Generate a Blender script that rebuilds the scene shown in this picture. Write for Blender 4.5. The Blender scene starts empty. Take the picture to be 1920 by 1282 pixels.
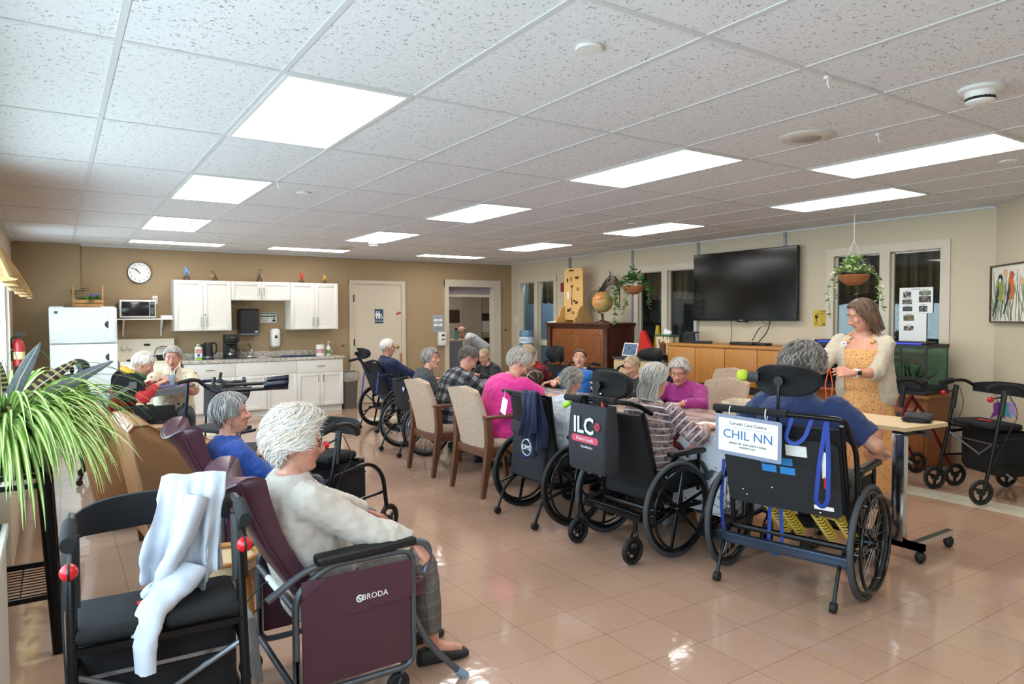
import bpy, bmesh, math, random
import numpy as np
from mathutils import Vector, Matrix, noise, Euler
random.seed(7)
PI = math.pi
COL = bpy.context.scene.collection
def V(*a): return Vector(a if len(a) > 1 else a[0])
def R(d): return math.radians(d)
def hexlin(h):
    h = h.lstrip('#')
    o = []
    for i in (0, 2, 4):
        c = int(h[i:i+2], 16) / 255
        o.append(c / 12.92 if c <= .04045 else ((c + .055) / 1.055) ** 2.4)
    return o + [1.0]

# ------------------------------------------------------------------ materials
_M = {}
class NT:
    """small node helper"""
    def __init__(s, m):
        s.t = m.node_tree; s.b = s.t.nodes['Principled BSDF']
    def n(s, typ, **k):
        x = s.t.nodes.new(typ)
        for a, v in k.items():
            if a.startswith('i_'):
                x.inputs[int(a[2:])].default_value = v
            else:
                setattr(x, a, v)
        return x
    def l(s, a, b): s.t.links.new(a, b)
    def math(s, op, a, b=None, c=None):
        x = s.n('ShaderNodeMath', operation=op)
        for i, v in enumerate((a, b, c)):
            if v is None: continue
            if isinstance(v, (int, float)): x.inputs[i].default_value = v
            else: s.l(v, x.inputs[i])
        return x.outputs[0]
    def mix(s, fac, a, b):
        x = s.n('ShaderNodeMix', data_type='RGBA')
        if isinstance(fac, (int, float)): x.inputs[0].default_value = fac
        else: s.l(fac, x.inputs[0])
        for sock, v in ((x.inputs[6], a), (x.inputs[7], b)):
            if isinstance(v, (list, tuple)): sock.default_value = v
            else: s.l(v, sock)
        return x.outputs[2]
    def ramp(s, fac, *stops, interp='LINEAR'):
        x = s.n('ShaderNodeValToRGB'); cr = x.color_ramp; cr.interpolation = interp
        while len(cr.elements) < len(stops): cr.elements.new(.5)
        for e, (p, c) in zip(cr.elements, stops):
            e.position = p; e.color = c if not isinstance(c, (int, float)) else (c, c, c, 1)
        s.l(fac, x.inputs[0]); return x.outputs[0]
    def obj(s): return s.n('ShaderNodeTexCoord').outputs['Object']
    def gen(s): return s.n('ShaderNodeTexCoord').outputs['Generated']
    def attr(s, name='suv'): return s.n('ShaderNodeAttribute', attribute_name=name).outputs['Vector']
    def sep(s, v):
        x = s.n('ShaderNodeSeparateXYZ'); s.l(v, x.inputs[0]); return x.outputs
    def noise(s, v, scale, detail=2, rough=.5, dist=0):
        x = s.n('ShaderNodeTexNoise'); x.inputs['Scale'].default_value = scale
        x.inputs['Detail'].default_value = detail; x.inputs['Roughness'].default_value = rough
        x.inputs['Distortion'].default_value = dist
        if v is not None: s.l(v, x.inputs['Vector'])
        return x.outputs[0]
    def voro(s, v, scale, feature='F1', out=0, rnd=1):
        x = s.n('ShaderNodeTexVoronoi', feature=feature); x.inputs['Scale'].default_value = scale
        x.inputs['Randomness'].default_value = rnd
        s.l(v, x.inputs['Vector']); return x.outputs[out]
    def mapping(s, v, scale=(1, 1, 1), rot=(0, 0, 0), loc=(0, 0, 0)):
        x = s.n('ShaderNodeMapping'); s.l(v, x.inputs[0])
        x.inputs['Scale'].default_value = scale; x.inputs['Rotation'].default_value = rot; x.inputs['Location'].default_value = loc
        return x.outputs[0]
    def bump(s, h, strength=.3, dist=.01):
        x = s.n('ShaderNodeBump'); x.inputs['Strength'].default_value = strength
        x.inputs['Distance'].default_value = dist; s.l(h, x.inputs['Height']); s.l(x.outputs[0], s.b.inputs['Normal'])
    def base(s, c):
        if isinstance(c, (list, tuple)): s.b.inputs['Base Color'].default_value = c
        else: s.l(c, s.b.inputs['Base Color'])

def mat(name, col='#888888', rough=.5, metal=0., bump=None, var=None, emit=None, trans=None, alpha=None, coat=0, sheen=0, ior=None, spec=None):
    """bump=(scale,strength[,stretch]); var=(scale,amount)"""
    if name in _M: return _M[name]
    m = bpy.data.materials.new(name); m.use_nodes = True; t = NT(m); b = t.b
    c = hexlin(col)
    b.inputs['Base Color'].default_value = c; b.inputs['Roughness'].default_value = rough; b.inputs['Metallic'].default_value = metal
    if var:
        n = t.noise(t.obj(), var[0], 4, .6)
        k = var[1]
        t.base(t.mix(t.ramp(n, (.3, 0.), (.7, 1.)), [x * (1 - k) for x in c[:3]] + [1], [min(1, x * (1 + k)) for x in c[:3]] + [1]))
    if bump:
        v = t.obj()
        if len(bump) > 2: v = t.mapping(v, bump[2])
        t.bump(t.noise(v, bump[0], 3), bump[1], .01)
    if emit: b.inputs['Emission Color'].default_value = hexlin(emit[0]); b.inputs['Emission Strength'].default_value = emit[1]
    if trans: b.inputs['Transmission Weight'].default_value = trans
    if alpha is not None: b.inputs['Alpha'].default_value = alpha
    if coat: b.inputs['Coat Weight'].default_value = coat
    if sheen: b.inputs['Sheen Weight'].default_value = sheen
    if ior: b.inputs['IOR'].default_value = ior
    if spec is not None: b.inputs['Specular IOR Level'].default_value = spec
    _M[name] = m
    return m
def newmat(name, rough=.5, metal=0.):
    m = bpy.data.materials.new(name); m.use_nodes = True; _M[name] = m; t = NT(m)
    t.b.inputs['Roughness'].default_value = rough; t.b.inputs['Metallic'].default_value = metal
    return m, t
def glassmat(name, tint='#dfe8ea', fac=.12, rough=.02):
    """thin pane: mostly see-through with a little mirror reflection"""
    if name in _M: return _M[name]
    m = bpy.data.materials.new(name); m.use_nodes = True; t = m.node_tree
    t.nodes.remove(t.nodes['Principled BSDF'])
    o = t.nodes['Material Output']; mx = t.nodes.new('ShaderNodeMixShader'); tr = t.nodes.new('ShaderNodeBsdfTransparent'); gl = t.nodes.new('ShaderNodeBsdfGlossy')
    tr.inputs[0].default_value = hexlin(tint); gl.inputs['Roughness'].default_value = rough
    mx.inputs[0].default_value = fac
    t.links.new(tr.outputs[0], mx.inputs[1]); t.links.new(gl.outputs[0], mx.inputs[2]); t.links.new(mx.outputs[0], o.inputs[0])
    _M[name] = m; return m

# ------------------------------------------------------------------ mesh builder
class MB:
    def __init__(s): s.v = []; s.f = []; s.mi = []; s.m = 0; s.sm = []; s.smooth = True
    def add(s, vs, fs, M=None):
        b = len(s.v)
        for p in vs:
            p = Vector(p)
            s.v.append(tuple(M @ p if M is not None else p))
        for f in fs: s.f.append([b + i for i in f]); s.mi.append(s.m); s.sm.append(s.smooth)
        return s
    def box(s, c, d, M=None, bev=0):
        """centre c, full size d"""
        x, y, z = d[0] / 2, d[1] / 2, d[2] / 2
        T = Matrix.Translation(c)
        if M is not None: T = T @ M if len(M) == 4 and M.translation.length == 0 else M @ T
        if bev:
            bm = bmesh.new(); bmesh.ops.create_cube(bm, size=1)
            for v in bm.verts: v.co = Vector((v.co.x * d[0], v.co.y * d[1], v.co.z * d[2]))
            bmesh.ops.bevel(bm, geom=list(bm.edges), offset=min(bev, .49 * min(d)), segments=3 if bev > .012 else 2, affect='EDGES', profile=.5)
            vs = [v.co.copy() for v in bm.verts]; fs = [[v.index for v in f.verts] for f in bm.faces]
            bm.verts.index_update(); bm.free()
            return s.add(vs, fs, T)
        vs = [(-x, -y, -z), (x, -y, -z), (x, y, -z), (-x, y, -z), (-x, -y, z), (x, -y, z), (x, y, z), (-x, y, z)]
        return s.add(vs, [(0, 3, 2, 1), (4, 5, 6, 7), (0, 1, 5, 4), (1, 2, 6, 5), (2, 3, 7, 6), (3, 0, 4, 7)], T)
    def b2(s, p, q, bev=0):
        """box from corner p to corner q"""
        p, q = Vector(p), Vector(q)
        return s.box((p + q) / 2, [abs(a) for a in (q - p)], None, bev)
    def loft(s, rings, cap=True, close=True, M=None):
        """rings: lists of equal-length points"""
        n = len(rings[0]); vs = [p for r in rings for p in r]; fs = []
        for i in range(len(rings) - 1):
            for j in range(n if close else n - 1):
                k = (j + 1) % n
                fs.append((i * n + j, i * n + k, (i + 1) * n + k, (i + 1) * n + j))
        if cap:
            for base, rev in ((0, True), ((len(rings) - 1) * n, False)):
                c = Vector((0, 0, 0))
                for j in range(n): c += Vector(vs[base + j])
                vs.append(c / n); ci = len(vs) - 1
                for j in range(n):
                    k = (j + 1) % n
                    fs.append((base + k, base + j, ci) if rev else (base + j, base + k, ci))
        return s.add(vs, fs, M)
    def tube(s, pts, r, n=8, closed=False, cap=True, flat=1., M=None, up=None):
        pts = [Vector(p) for p in pts]; N = len(pts)
        rs = r if isinstance(r, (list, tuple)) else [r] * N
        rings = []; prev = None
        for i, p in enumerate(pts):
            if closed: d = pts[(i + 1) % N] - pts[i - 1]
            else: d = pts[min(i + 1, N - 1)] - pts[max(i - 1, 0)]
            if d.length < 1e-9: d = Vector((0, 0, 1))
            d.normalize()
            if prev is None:
                u = Vector(up) if up is not None else (Vector((0, 0, 1)) if abs(d.z) < .9 else Vector((1, 0, 0)))
                a = d.cross(u).normalized()
            else:
                a = prev - d * prev.dot(d)
                a = a.normalized() if a.length > 1e-6 else d.orthogonal().normalized()
            prev = a; b = a.cross(d).normalized()
            rings.append([p + (a * math.cos(2 * PI * j / n) + b * (math.sin(2 * PI * j / n) * flat)) * rs[i] for j in range(n)])
        if closed: rings.append(rings[0]); return s.loft(rings, False, True, M)
        return s.loft(rings, cap, True, M)
    def cyl(s, p, q, r, n=14, r2=None, M=None): return s.tube([p, q], [r, r if r2 is None else r2], n, M=M)
    def ring(s, c, axis, R_, r, n=32, k=8, M=None, flat=1.):
        ax = Vector(axis).normalized(); a = ax.orthogonal().normalized(); b = ax.cross(a)
        return s.tube([Vector(c) + (a * math.cos(2 * PI * i / n) + b * math.sin(2 * PI * i / n)) * R_ for i in range(n)], r, k, closed=True, M=M, up=ax)
    def ell(s, c, r, n=12, M=None, rot=None):
        c = Vector(c); r = (r, r, r) if isinstance(r, (int, float)) else r
        Q = rot.to_4x4() if rot is not None else Matrix.Identity(4)
        T = Matrix.Translation(c) @ Q
        if M is not None: T = M @ T
        m = max(4, n // 2 + 1); vs = [(0, 0, r[2])]; fs = []
        for i in range(1, m):
            th = PI * i / m
            for j in range(n): vs.append((r[0] * math.sin(th) * math.cos(2 * PI * j / n), r[1] * math.sin(th) * math.sin(2 * PI * j / n), r[2] * math.cos(th)))
        vs.append((0, 0, -r[2]))
        for j in range(n):
            k = (j + 1) % n; fs.append((0, 1 + j, 1 + k)); e = 1 + (m - 2) * n; fs.append((len(vs) - 1, e + k, e + j))
        for i in range(m - 2):
            for j in range(n):
                k = (j + 1) % n; fs.append((1 + i * n + j, 1 + (i + 1) * n + j, 1 + (i + 1) * n + k, 1 + i * n + k))
        return s.add(vs, fs, T)
    def lathe(s, prof, n=24, M=None, cap=False):
        return s.loft([[(r * math.cos(2 * PI * j / n), r * math.sin(2 * PI * j / n), z) for j in range(n)] for r, z in prof], cap, True, M)
    def prism(s, poly, h, M=None):
        """poly in XY extruded 0..h in Z"""
        n = len(poly); vs = [(x, y, 0) for x, y in poly] + [(x, y, h) for x, y in poly]
        fs = [tuple(reversed(range(n))), tuple(range(n, 2 * n))] + [(j, (j + 1) % n, n + (j + 1) % n, n + j) for j in range(n)]
        return s.add(vs, fs, M)
    def quad(s, a, b, c, d): return s.add([a, b, c, d], [(0, 1, 2, 3)])
    def build(s, name, mats, parent=None, sharp=40):
        me = bpy.data.meshes.new(name); me.from_pydata(s.v, [], s.f); me.update()
        for m in (mats if isinstance(mats, (list, tuple)) else [mats]): me.materials.append(m)
        if len(me.polygons) == len(s.mi):
            me.polygons.foreach_set('material_index', s.mi); me.polygons.foreach_set('use_smooth', s.sm)
        bm = bmesh.new(); bm.from_mesh(me); bmesh.ops.recalc_face_normals(bm, faces=bm.faces); bm.to_mesh(me); bm.free()
        me.set_sharp_from_angle(angle=R(sharp))
        o = bpy.data.objects.new(name, me); COL.objects.link(o)
        if parent is not None: o.parent = parent
        return o
def tag(o, label=None, cat=None, group=None, kind=None):
    if label: o['label'] = label
    if cat: o['category'] = cat
    if group: o['group'] = group
    if kind: o['kind'] = kind
    return o
def thing(name, label, cat, loc=(0, 0, 0), rz=0, group=None, kind=None):
    o = bpy.data.objects.new(name, None); COL.objects.link(o); o.empty_display_size = .1
    o.location = loc; o.rotation_euler = (0, 0, R(rz)); return tag(o, label, cat, group, kind)
def kids(o): return [c for c in bpy.data.objects if c.parent == o]
def copy_tree(o, parent=None):
    c = o.copy(); COL.objects.link(c); c.parent = parent
    for ch in kids(o): copy_tree(ch, c)
    return c
def rotz(a): return Matrix.Rotation(R(a), 4, 'Z')
def rotx(a): return Matrix.Rotation(R(a), 4, 'X')
def roty(a): return Matrix.Rotation(R(a), 4, 'Y')
def TR(*p): return Matrix.Translation(p)
def arc(c, r, a0, a1, n, plane='xz'):
    o = []
    for i in range(n + 1):
        a = R(a0 + (a1 - a0) * i / n); x, y = r * math.cos(a), r * math.sin(a)
        o.append(Vector(c) + (Vector((x, 0, y)) if plane == 'xz' else Vector((x, y, 0)) if plane == 'xy' else Vector((0, x, y))))
    return o
def rnd_path(pts, r, n=4):
    """polyline with rounded corners"""
    pts = [Vector(p) for p in pts]; o = [pts[0]]
    for i in range(1, len(pts) - 1):
        a, b, c = pts[i - 1], pts[i], pts[i + 1]
        d1, d2 = (a - b), (c - b); k = min(r, d1.length * .49, d2.length * .49)
        p, q = b + d1.normalized() * k, b + d2.normalized() * k
        for j in range(n + 1):
            t = j / n; o.append(p * (1 - t) ** 2 + b * 2 * t * (1 - t) + q * t * t)
    o.append(pts[-1]); return o
def text(name, s, size, m, M, parent=None, ext=.0008, align='CENTER', bold=0):
    """real lettering converted to a mesh; text lies in local XY, reading +X"""
    cu = bpy.data.curves.new(name, 'FONT'); cu.body = s; cu.size = size; cu.extrude = ext; cu.align_x = align; cu.align_y = 'CENTER'; cu.resolution_u = 2; cu.offset = bold
    to = bpy.data.objects.new('tmp', cu); COL.objects.link(to)
    me = bpy.data.meshes.new_from_object(to.evaluated_get(bpy.context.evaluated_depsgraph_get()))
    bpy.data.objects.remove(to); bpy.data.curves.remove(cu)
    me.transform(M); me.name = name; me.materials.clear(); me.materials.append(m)
    o = bpy.data.objects.new(name, me); COL.objects.link(o)
    if parent is not None: o.parent = parent
    return o
def rr(w, h, r, n=4):
    """rounded rectangle polygon centred at origin"""
    o = []
    for cx, cy, a in ((w / 2 - r, h / 2 - r, 0), (-w / 2 + r, h / 2 - r, 90), (-w / 2 + r, -h / 2 + r, 180), (w / 2 - r, -h / 2 + r, 270)):
        for i in range(n + 1):
            t = R(a + 90 * i / n); o.append((cx + r * math.cos(t), cy + r * math.sin(t)))
    return o
def basis(xa, ya, loc=(0, 0, 0)):
    x = Vector(xa).normalized(); y = Vector(ya); y = (y - x * y.dot(x)).normalized(); z = x.cross(y)
    return Matrix(((x.x, y.x, z.x, loc[0]), (x.y, y.y, z.y, loc[1]), (x.z, y.z, z.z, loc[2]), (0, 0, 0, 1)))
def remeshed(mb, name, mats, parent, vox, smooth=3, disp=None, sharp=180, sfac=.5):
    """union overlapping closed pieces into one continuous skin"""
    o = mb.build(name, mats, parent)
    md = o.modifiers.new('r', 'REMESH'); md.mode = 'VOXEL'; md.voxel_size = vox; md.use_smooth_shade = True
    if smooth: sm = o.modifiers.new('s', 'SMOOTH'); sm.iterations = smooth; sm.factor = sfac
    if disp:
        for st, sc in disp:
            tx = bpy.data.textures.new('c', 'CLOUDS'); tx.noise_scale = sc; tx.noise_depth = 2
            d = o.modifiers.new('d', 'DISPLACE'); d.texture = tx; d.strength = st; d.mid_level = .5; d.texture_coords = 'LOCAL'
    me = bpy.data.meshes.new_from_object(o.evaluated_get(bpy.context.evaluated_depsgraph_get()))
    o.modifiers.clear(); old = o.data; o.data = me; bpy.data.meshes.remove(old); me.name = name
    if not me.materials:
        for m in (mats if isinstance(mats, (list, tuple)) else [mats]): me.materials.append(m)
    me.polygons.foreach_set('use_smooth', [True] * len(me.polygons))
    return o
# ------------------------------------------------------------------ camera + light
XR, YB, XL, YF, ZC = 7.55, 11.45, -.47, -3.2, 2.542
def camera():
    f, yaw, pitch, roll = 1296.743, .5834065, -.0364381, -.0043792
    cy, sy = math.cos(yaw), math.sin(yaw)
    fwd = Vector((sy * math.cos(pitch), cy * math.cos(pitch), math.sin(pitch))); right = Vector((cy, -sy, 0)); up = right.cross(fwd)
    cr, sr = math.cos(roll), math.sin(roll)
    r2 = right * cr + up * sr; u2 = -right * sr + up * cr
    cd = bpy.data.cameras.new('camera'); cd.sensor_width = 36; cd.lens = 36 * f / 1920; cd.clip_start = .05; cd.clip_end = 200
    c = bpy.data.objects.new('camera', cd); COL.objects.link(c)
    c.matrix_world = Matrix(((r2.x, u2.x, -fwd.x, 0), (r2.y, u2.y, -fwd.y, 0), (r2.z, u2.z, -fwd.z, 1.5), (0, 0, 0, 1)))
    bpy.context.scene.camera = c
camera()
sc = bpy.context.scene
vs = sc.view_settings; sc.display_settings.display_device = 'sRGB'
vs.view_transform = 'Standard'; vs.look = 'None'; vs.gamma = 1; vs.use_curve_mapping = False; vs.exposure = .38
w = bpy.data.worlds.new('world'); sc.world = w; w.use_nodes = True
wn = w.node_tree; bg = wn.nodes['Background']
sky = wn.nodes.new('ShaderNodeTexSky'); sky.sky_type = 'NISHITA'; sky.sun_disc = False; sky.sun_elevation = R(40); sky.sun_rotation = R(90)
wn.links.new(sky.outputs[0], bg.inputs[0]); bg.inputs[1].default_value = .42

# ------------------------------------------------------------------ setting materials
def m_floor():
    m, t = newmat('floor_tile', .1); o = t.obj(); s = t.sep(o)
    T = .305
    def line(c): 
        f = t.math('FRACT', t.math('DIVIDE', c, T)); d = t.math('ABSOLUTE', t.math('SUBTRACT', f, .5)); return t.math('GREATER_THAN', d, .4945)
    seam = t.math('MAXIMUM', line(s[0]), line(s[1]))
    cell = t.n('ShaderNodeTexWhiteNoise', noise_dimensions='2D')
    cv = t.n('ShaderNodeCombineXYZ'); t.l(t.math('FLOOR', t.math('DIVIDE', s[0], T)), cv.inputs[0]); t.l(t.math('FLOOR', t.math('DIVIDE', s[1], T)), cv.inputs[1]); t.l(cv.outputs[0], cell.inputs[0])
    mott = t.noise(o, 45, 5, .7); big = t.noise(o, 1.2, 2)
    c = t.mix(mott, hexlin('#a5836c'), hexlin('#bb9c88'))
    c = t.mix(t.math('MULTIPLY', cell.outputs[0], .35), c, hexlin('#9d7d68'))
    c = t.mix(t.math('MULTIPLY', big, .3), c, hexlin('#b59480'))
    # pale border course
    def rng(c_, a, b): return t.math('MULTIPLY', t.math('GREATER_THAN', c_, a), t.math('LESS_THAN', c_, b))
    band = t.math('MAXIMUM', t.math('MULTIPLY', rng(s[0], T * 19.5, T * 20.5), t.math('LESS_THAN', s[1], T * 32)), t.math('MULTIPLY', rng(s[1], T * 31, T * 32), t.math('LESS_THAN', s[0], T * 20.5)))
    c = t.mix(band, c, t.mix(mott, hexlin('#c2bda6'), hexlin('#d4d0bb')))
    c = t.mix(t.math('MULTIPLY', seam, .8), c, hexlin('#7d5c48'))
    t.base(c)
    t.b.inputs['Roughness'].default_value = .085; t.b.inputs['Specular IOR Level'].default_value = .8
    wob = t.math('ADD', t.math('MULTIPLY', t.noise(o, 7, 2), .9), t.math('MULTIPLY', t.noise(o, 60, 2), .05))
    t.bump(t.math('SUBTRACT', wob, t.math('MULTIPLY', seam, .06)), .055, .05)
    return m
def m_ceiling():
    m, t = newmat('ceiling_tile', .95); o = t.obj()
    n1 = t.noise(o, 55, 2, .5, .8); n2 = t.noise(t.mapping(o, (1, 1, 1), (0, 0, .7)), 120, 2)
    hole = t.math('MULTIPLY', t.ramp(n1, (.60, 0.), (.65, 1.)), t.ramp(n2, (.47, 0.), (.52, 1.)))
    v = t.voro(o, 190); pin = t.math('LESS_THAN', v, .16)
    hole = t.math('MAXIMUM', hole, t.math('MULTIPLY', pin, .6))
    t.base(t.mix(hole, hexlin('#dad9da'), hexlin('#8b8a8b'))); t.bump(t.math('SUBTRACT', 1., hole), .4, .004)
    return m
def m_wall(name, col, sc_=90):
    m, t = newmat(name, .75); o = t.obj(); n = t.noise(o, sc_, 4, .7); c = hexlin(col)
    t.base(t.mix(n, [x * .93 for x in c[:3]] + [1], [x * 1.05 for x in c[:3]] + [1])); t.bump(n, .18, .004); return m
M_floor, M_ceil = m_floor(), m_ceiling()
M_tan = m_wall('wall_tan', '#9e8767'); M_cream = m_wall('wall_cream', '#c3b59d'); M_white = mat('wall_white', '#cfcac0', .8)
M_grid = mat('grid_white', '#c9c9c9', .5); M_trimc = mat('trim_cream', '#c6bba8', .45, bump=(40, .05)); M_base = mat('baseboard_brown', '#a2805f', .5, var=(8, .1))
M_emit, _t = newmat('lamp_panel', .6); _t.base(hexlin('#f4f6f8')); _t.b.inputs['Emission Color'].default_value = (1, .975, .94, 1); _t.b.inputs['Emission Strength'].default_value = 9.
M_pane = glassmat('pane', fac=.035); M_black = mat('black_plastic', '#0e0e10', .45, bump=(300, .05)); M_chrome = mat('chrome', '#c9ccd0', .16, 1.); M_steel = mat('steel', '#9a9da1', .35, 1.)
M_wht = mat('white_plastic', '#dcdad4', .4); M_paper = mat('paper', '#e8e8e6', .8); M_ink = mat('ink', '#18181a', .7)
def S(name, mb, m, parent=None):
    o = mb.build(name, m, parent)
    if parent is None: tag(o, kind='structure')
    return o
# floor (room, corridor and the adjoining rooms)
S('floor', MB().b2((XL - .2, YF, -.06), (XR + 2.6, YB + 4.6, 0)), M_floor)
S('ceiling', MB().b2((XL - .2, YF, ZC), (XR + .13, YB + .13, ZC + .05)), M_ceil)
cg = MB(); GX, GY, T = .2219, 3.0036, .6096
i = -2
for i in range(-1, 13):
    x = GX + i * T
    if XL < x < XR: cg.b2((x - .012, YF, ZC - .004), (x + .012, YB, ZC + .002))
for j in range(-6, 8):
    y = GY + j * 2 * T
    if YF < y < YB: cg.b2((XL, y - .012, ZC - .0035), (XR, y + .012, ZC + .002))
S('ceiling_grid', cg, M_grid, bpy.data.objects['ceiling'])
wa = MB()
for p, q in (((XL, YB - .025, ZC - .025), (XR, YB, ZC - .002)), ((XR - .02, 3, ZC - .02), (XR, YB, ZC - .002)), ((XL, YF, ZC - .02), (XL + .02, YB, ZC - .002))): wa.b2(p, q)
S('trim_1', wa, M_grid)

# back wall with the two doorways
def wall_with_holes(mb, along, c0, c1, a0, a1, z1, holes):
    """slab between c0..c1 across, from a0 to a1 along, with rectangular holes (b0,b1,zb,zt)"""
    def bx(p0, p1, zb, zt):
        if p1 - p0 < 1e-4 or zt - zb < 1e-4: return
        if along == 'x': mb.b2((p0, c0, zb), (p1, c1, zt))
        else: mb.b2((c0, p0, zb), (c1, p1, zt))
    cur = a0
    for b0, b1, zb, zt in sorted(holes):
        bx(cur, b0, 0, z1); bx(b0, b1, 0, zb); bx(b0, b1, zt, z1); cur = b1
    bx(cur, a1, 0, z1)
mb = MB(); wall_with_holes(mb, 'x', YB, YB + .12, XL - .12, XR + .12, ZC, [(4.28, 5.18, 0, 2.08), (6.13, 7.12, 0, 2.08)]); mb.b2((XL, YB - .045, 0), (.31, YB, ZC)); S('wall_back', mb, M_tan)
mb = MB(); wall_with_holes(mb, 'y', XR, XR + .12, 3.0, YB, ZC, [(3.47, 4.67, .75, 2.2), (6.73, 7.9, .95, 2.19), (10.03, 11.15, .45, 2.17)]); S('wall_right', mb, M_cream)
mb = MB(); mb.add([(XR, 3, 0), (XR + .1, 3, 0), (6.6, 1.95, 0), (6.5, 1.95, 0), (XR, 3, ZC), (XR + .1, 3, ZC), (6.6, 1.95, ZC), (6.5, 1.95, ZC)], [(0, 1, 2, 3), (4, 7, 6, 5), (0, 4, 5, 1), (1, 5, 6, 2), (2, 6, 7, 3), (3, 7, 4, 0)])
mb.b2((6.5, YF, 0), (6.6, 1.95, ZC)); S('wall_angled', mb, M_cream)
S('wall_front', MB().b2((XL - .12, YF - .1, 0), (6.6, YF, ZC)), M_cream)
LW = [(-2.6, .2), (.5, 3.3), (3.6, 6.6), (6.9, 10.25)]
mb = MB(); wall_with_holes(mb, 'y', XL - .12, XL, YF, YB, ZC, [(a, b, .78, 2.02) for a, b in LW]); S('wall_left', mb, M_cream)
# baseboards
S('baseboard_back', MB().b2((3.93, YB - .012, 0), (4.2, YB, .1)).b2((5.26, YB - .012, 0), (6.03, YB, .1)).b2((7.3, YB - .012, 0), (XR, YB, .1)), M_base)
mb = MB().b2((XR - .012, 3.0, 0), (XR, YB, .1)); n_ = Vector((-.7071, .7071, 0)); a_, b_ = Vector((XR, 3, 0)), Vector((6.5, 1.95, 0)); k_ = n_ * .012
mb.add([a_, b_, b_ + k_, a_ + k_, a_ + V(0, 0, .1), b_ + V(0, 0, .1), b_ + k_ + V(0, 0, .1), a_ + k_ + V(0, 0, .1)], [(0, 1, 2, 3), (4, 7, 6, 5), (0, 4, 5, 1), (1, 5, 6, 2), (2, 6, 7, 3), (3, 7, 4, 0)]); S('baseboard_right', mb, M_base)

# windows in the left wall (daylight)
M_upvc = mat('window_white', '#e6eaec', .35)
for n, (a, b) in enumerate(LW):
    wd = tag(bpy.data.objects.new('window_%d' % (n + 4), None), kind='structure'); COL.objects.link(wd)
    mb = MB(); mid = (a + b) / 2
    for y in (a + .025, mid, b - .025): mb.box((XL - .06, y, 1.4), (.07, .05, 1.24))
    for z in (.805, 1.995): mb.box((XL - .06, mid, z), (.07, b - a, .05))
    mb.box((XL - .02, mid, .775), (.14, b - a + .06, .02))
    mb.b2((XL - .001, a - .06, .72), (XL + .012, a, 2.08)); mb.b2((XL - .001, b, .72), (XL + .012, b + .06, 2.08)); mb.b2((XL - .001, a, 2.02), (XL + .012, b, 2.08))
    S('window_frame', mb, M_upvc, wd)
    S('pane', MB().b2((XL - .063, a + .05, .83), (XL - .057, b - .05, 1.97)), M_pane, wd)
# interior windows in the right wall
M_soft = mat('frosted_film', '#9fb0bd', .6)
def int_window(n, y0, y1, z0, z1, ym, rail=None):
    wd = tag(bpy.data.objects.new('window_%d' % n, None), kind='structure'); COL.objects.link(wd); mb = MB()
    for y in (y0, y1): s = 1 if y == y0 else -1; mb.b2((XR - .015, y - s * .07, z0 - .07), (XR + .1, y + s * .02, z1 + .07))
    mb.b2((XR - .016, y0 - .07, z1 - .02), (XR + .1, y1 + .07, z1 + .07)); mb.b2((XR - .016, y0 - .07, z0 - .07), (XR + .1, y1 + .07, z0 + .02))
    mb.b2((XR - .017, ym - .055, z0), (XR + .1, ym + .055, z1))
    for a, b in ((y0 + .02, ym - .055), (ym + .055, y1 - .02)):
        mb.b2((XR + .03, a, z0), (XR + .06, a + .025, z1)); mb.b2((XR + .03, b - .025, z0), (XR + .06, b, z1)); mb.b2((XR + .03, a, z1 - .03), (XR + .06, b, z1))
    if rail: mb.b2((XR - .014, y0, rail - .05), (XR + .09, y1, rail + .05))
    S('window_frame', mb, M_trimc, wd)
    for a, b in ((y0 + .02, ym - .055), (ym + .055, y1 - .02)): S('pane', MB().b2((XR + .043, a + .02, z0), (XR + .047, b - .02, z1 - .02)), M_pane, wd)
int_window(1, 10.03, 11.15, .45, 2.17, 10.6, 1.02); int_window(2, 6.73, 7.9, .95, 2.19, 7.32); int_window(3, 3.47, 4.67, .75, 2.2, 4.06)
# rooms behind those windows
M_adj = mat('adjoining_wall', '#555b62', .8); M_adj2 = mat('adjoining_blue', '#8fa3b8', .8)
S('wall_adjoining', MB().b2((XR + 2.3, 2.4, 0), (XR + 2.4, YB, ZC)).b2((XR + .12, 2.3, 0), (XR + 2.4, 2.4, ZC)).b2((XR + .12, 5.6, 0), (XR + 2.3, 5.68, ZC)).b2((XR + .12, YB, 0), (XR + 2.4, YB + .1, ZC)), M_adj)
S('wall_partition', MB().b2((XR + .5, 9.3, 0), (XR + .55, YB, ZC)), M_adj2)
S('ceiling_adjoining', MB().b2((XR + .13, 2.3, ZC), (XR + 2.4, YB, ZC + .05)), M_white)
# conduit strips on the right wall
M_cond = mat('conduit_grey', '#8d9196', .4, .3)
for n, (y, z0) in enumerate(((9.56, 2.1), (8.0, .9), (6.68, .95), (5.3, 2.35))): S('trim_%d' % (n + 2), MB().b2((XR - .022, y - .018, z0), (XR, y + .018, ZC - .01)), M_cond)

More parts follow.
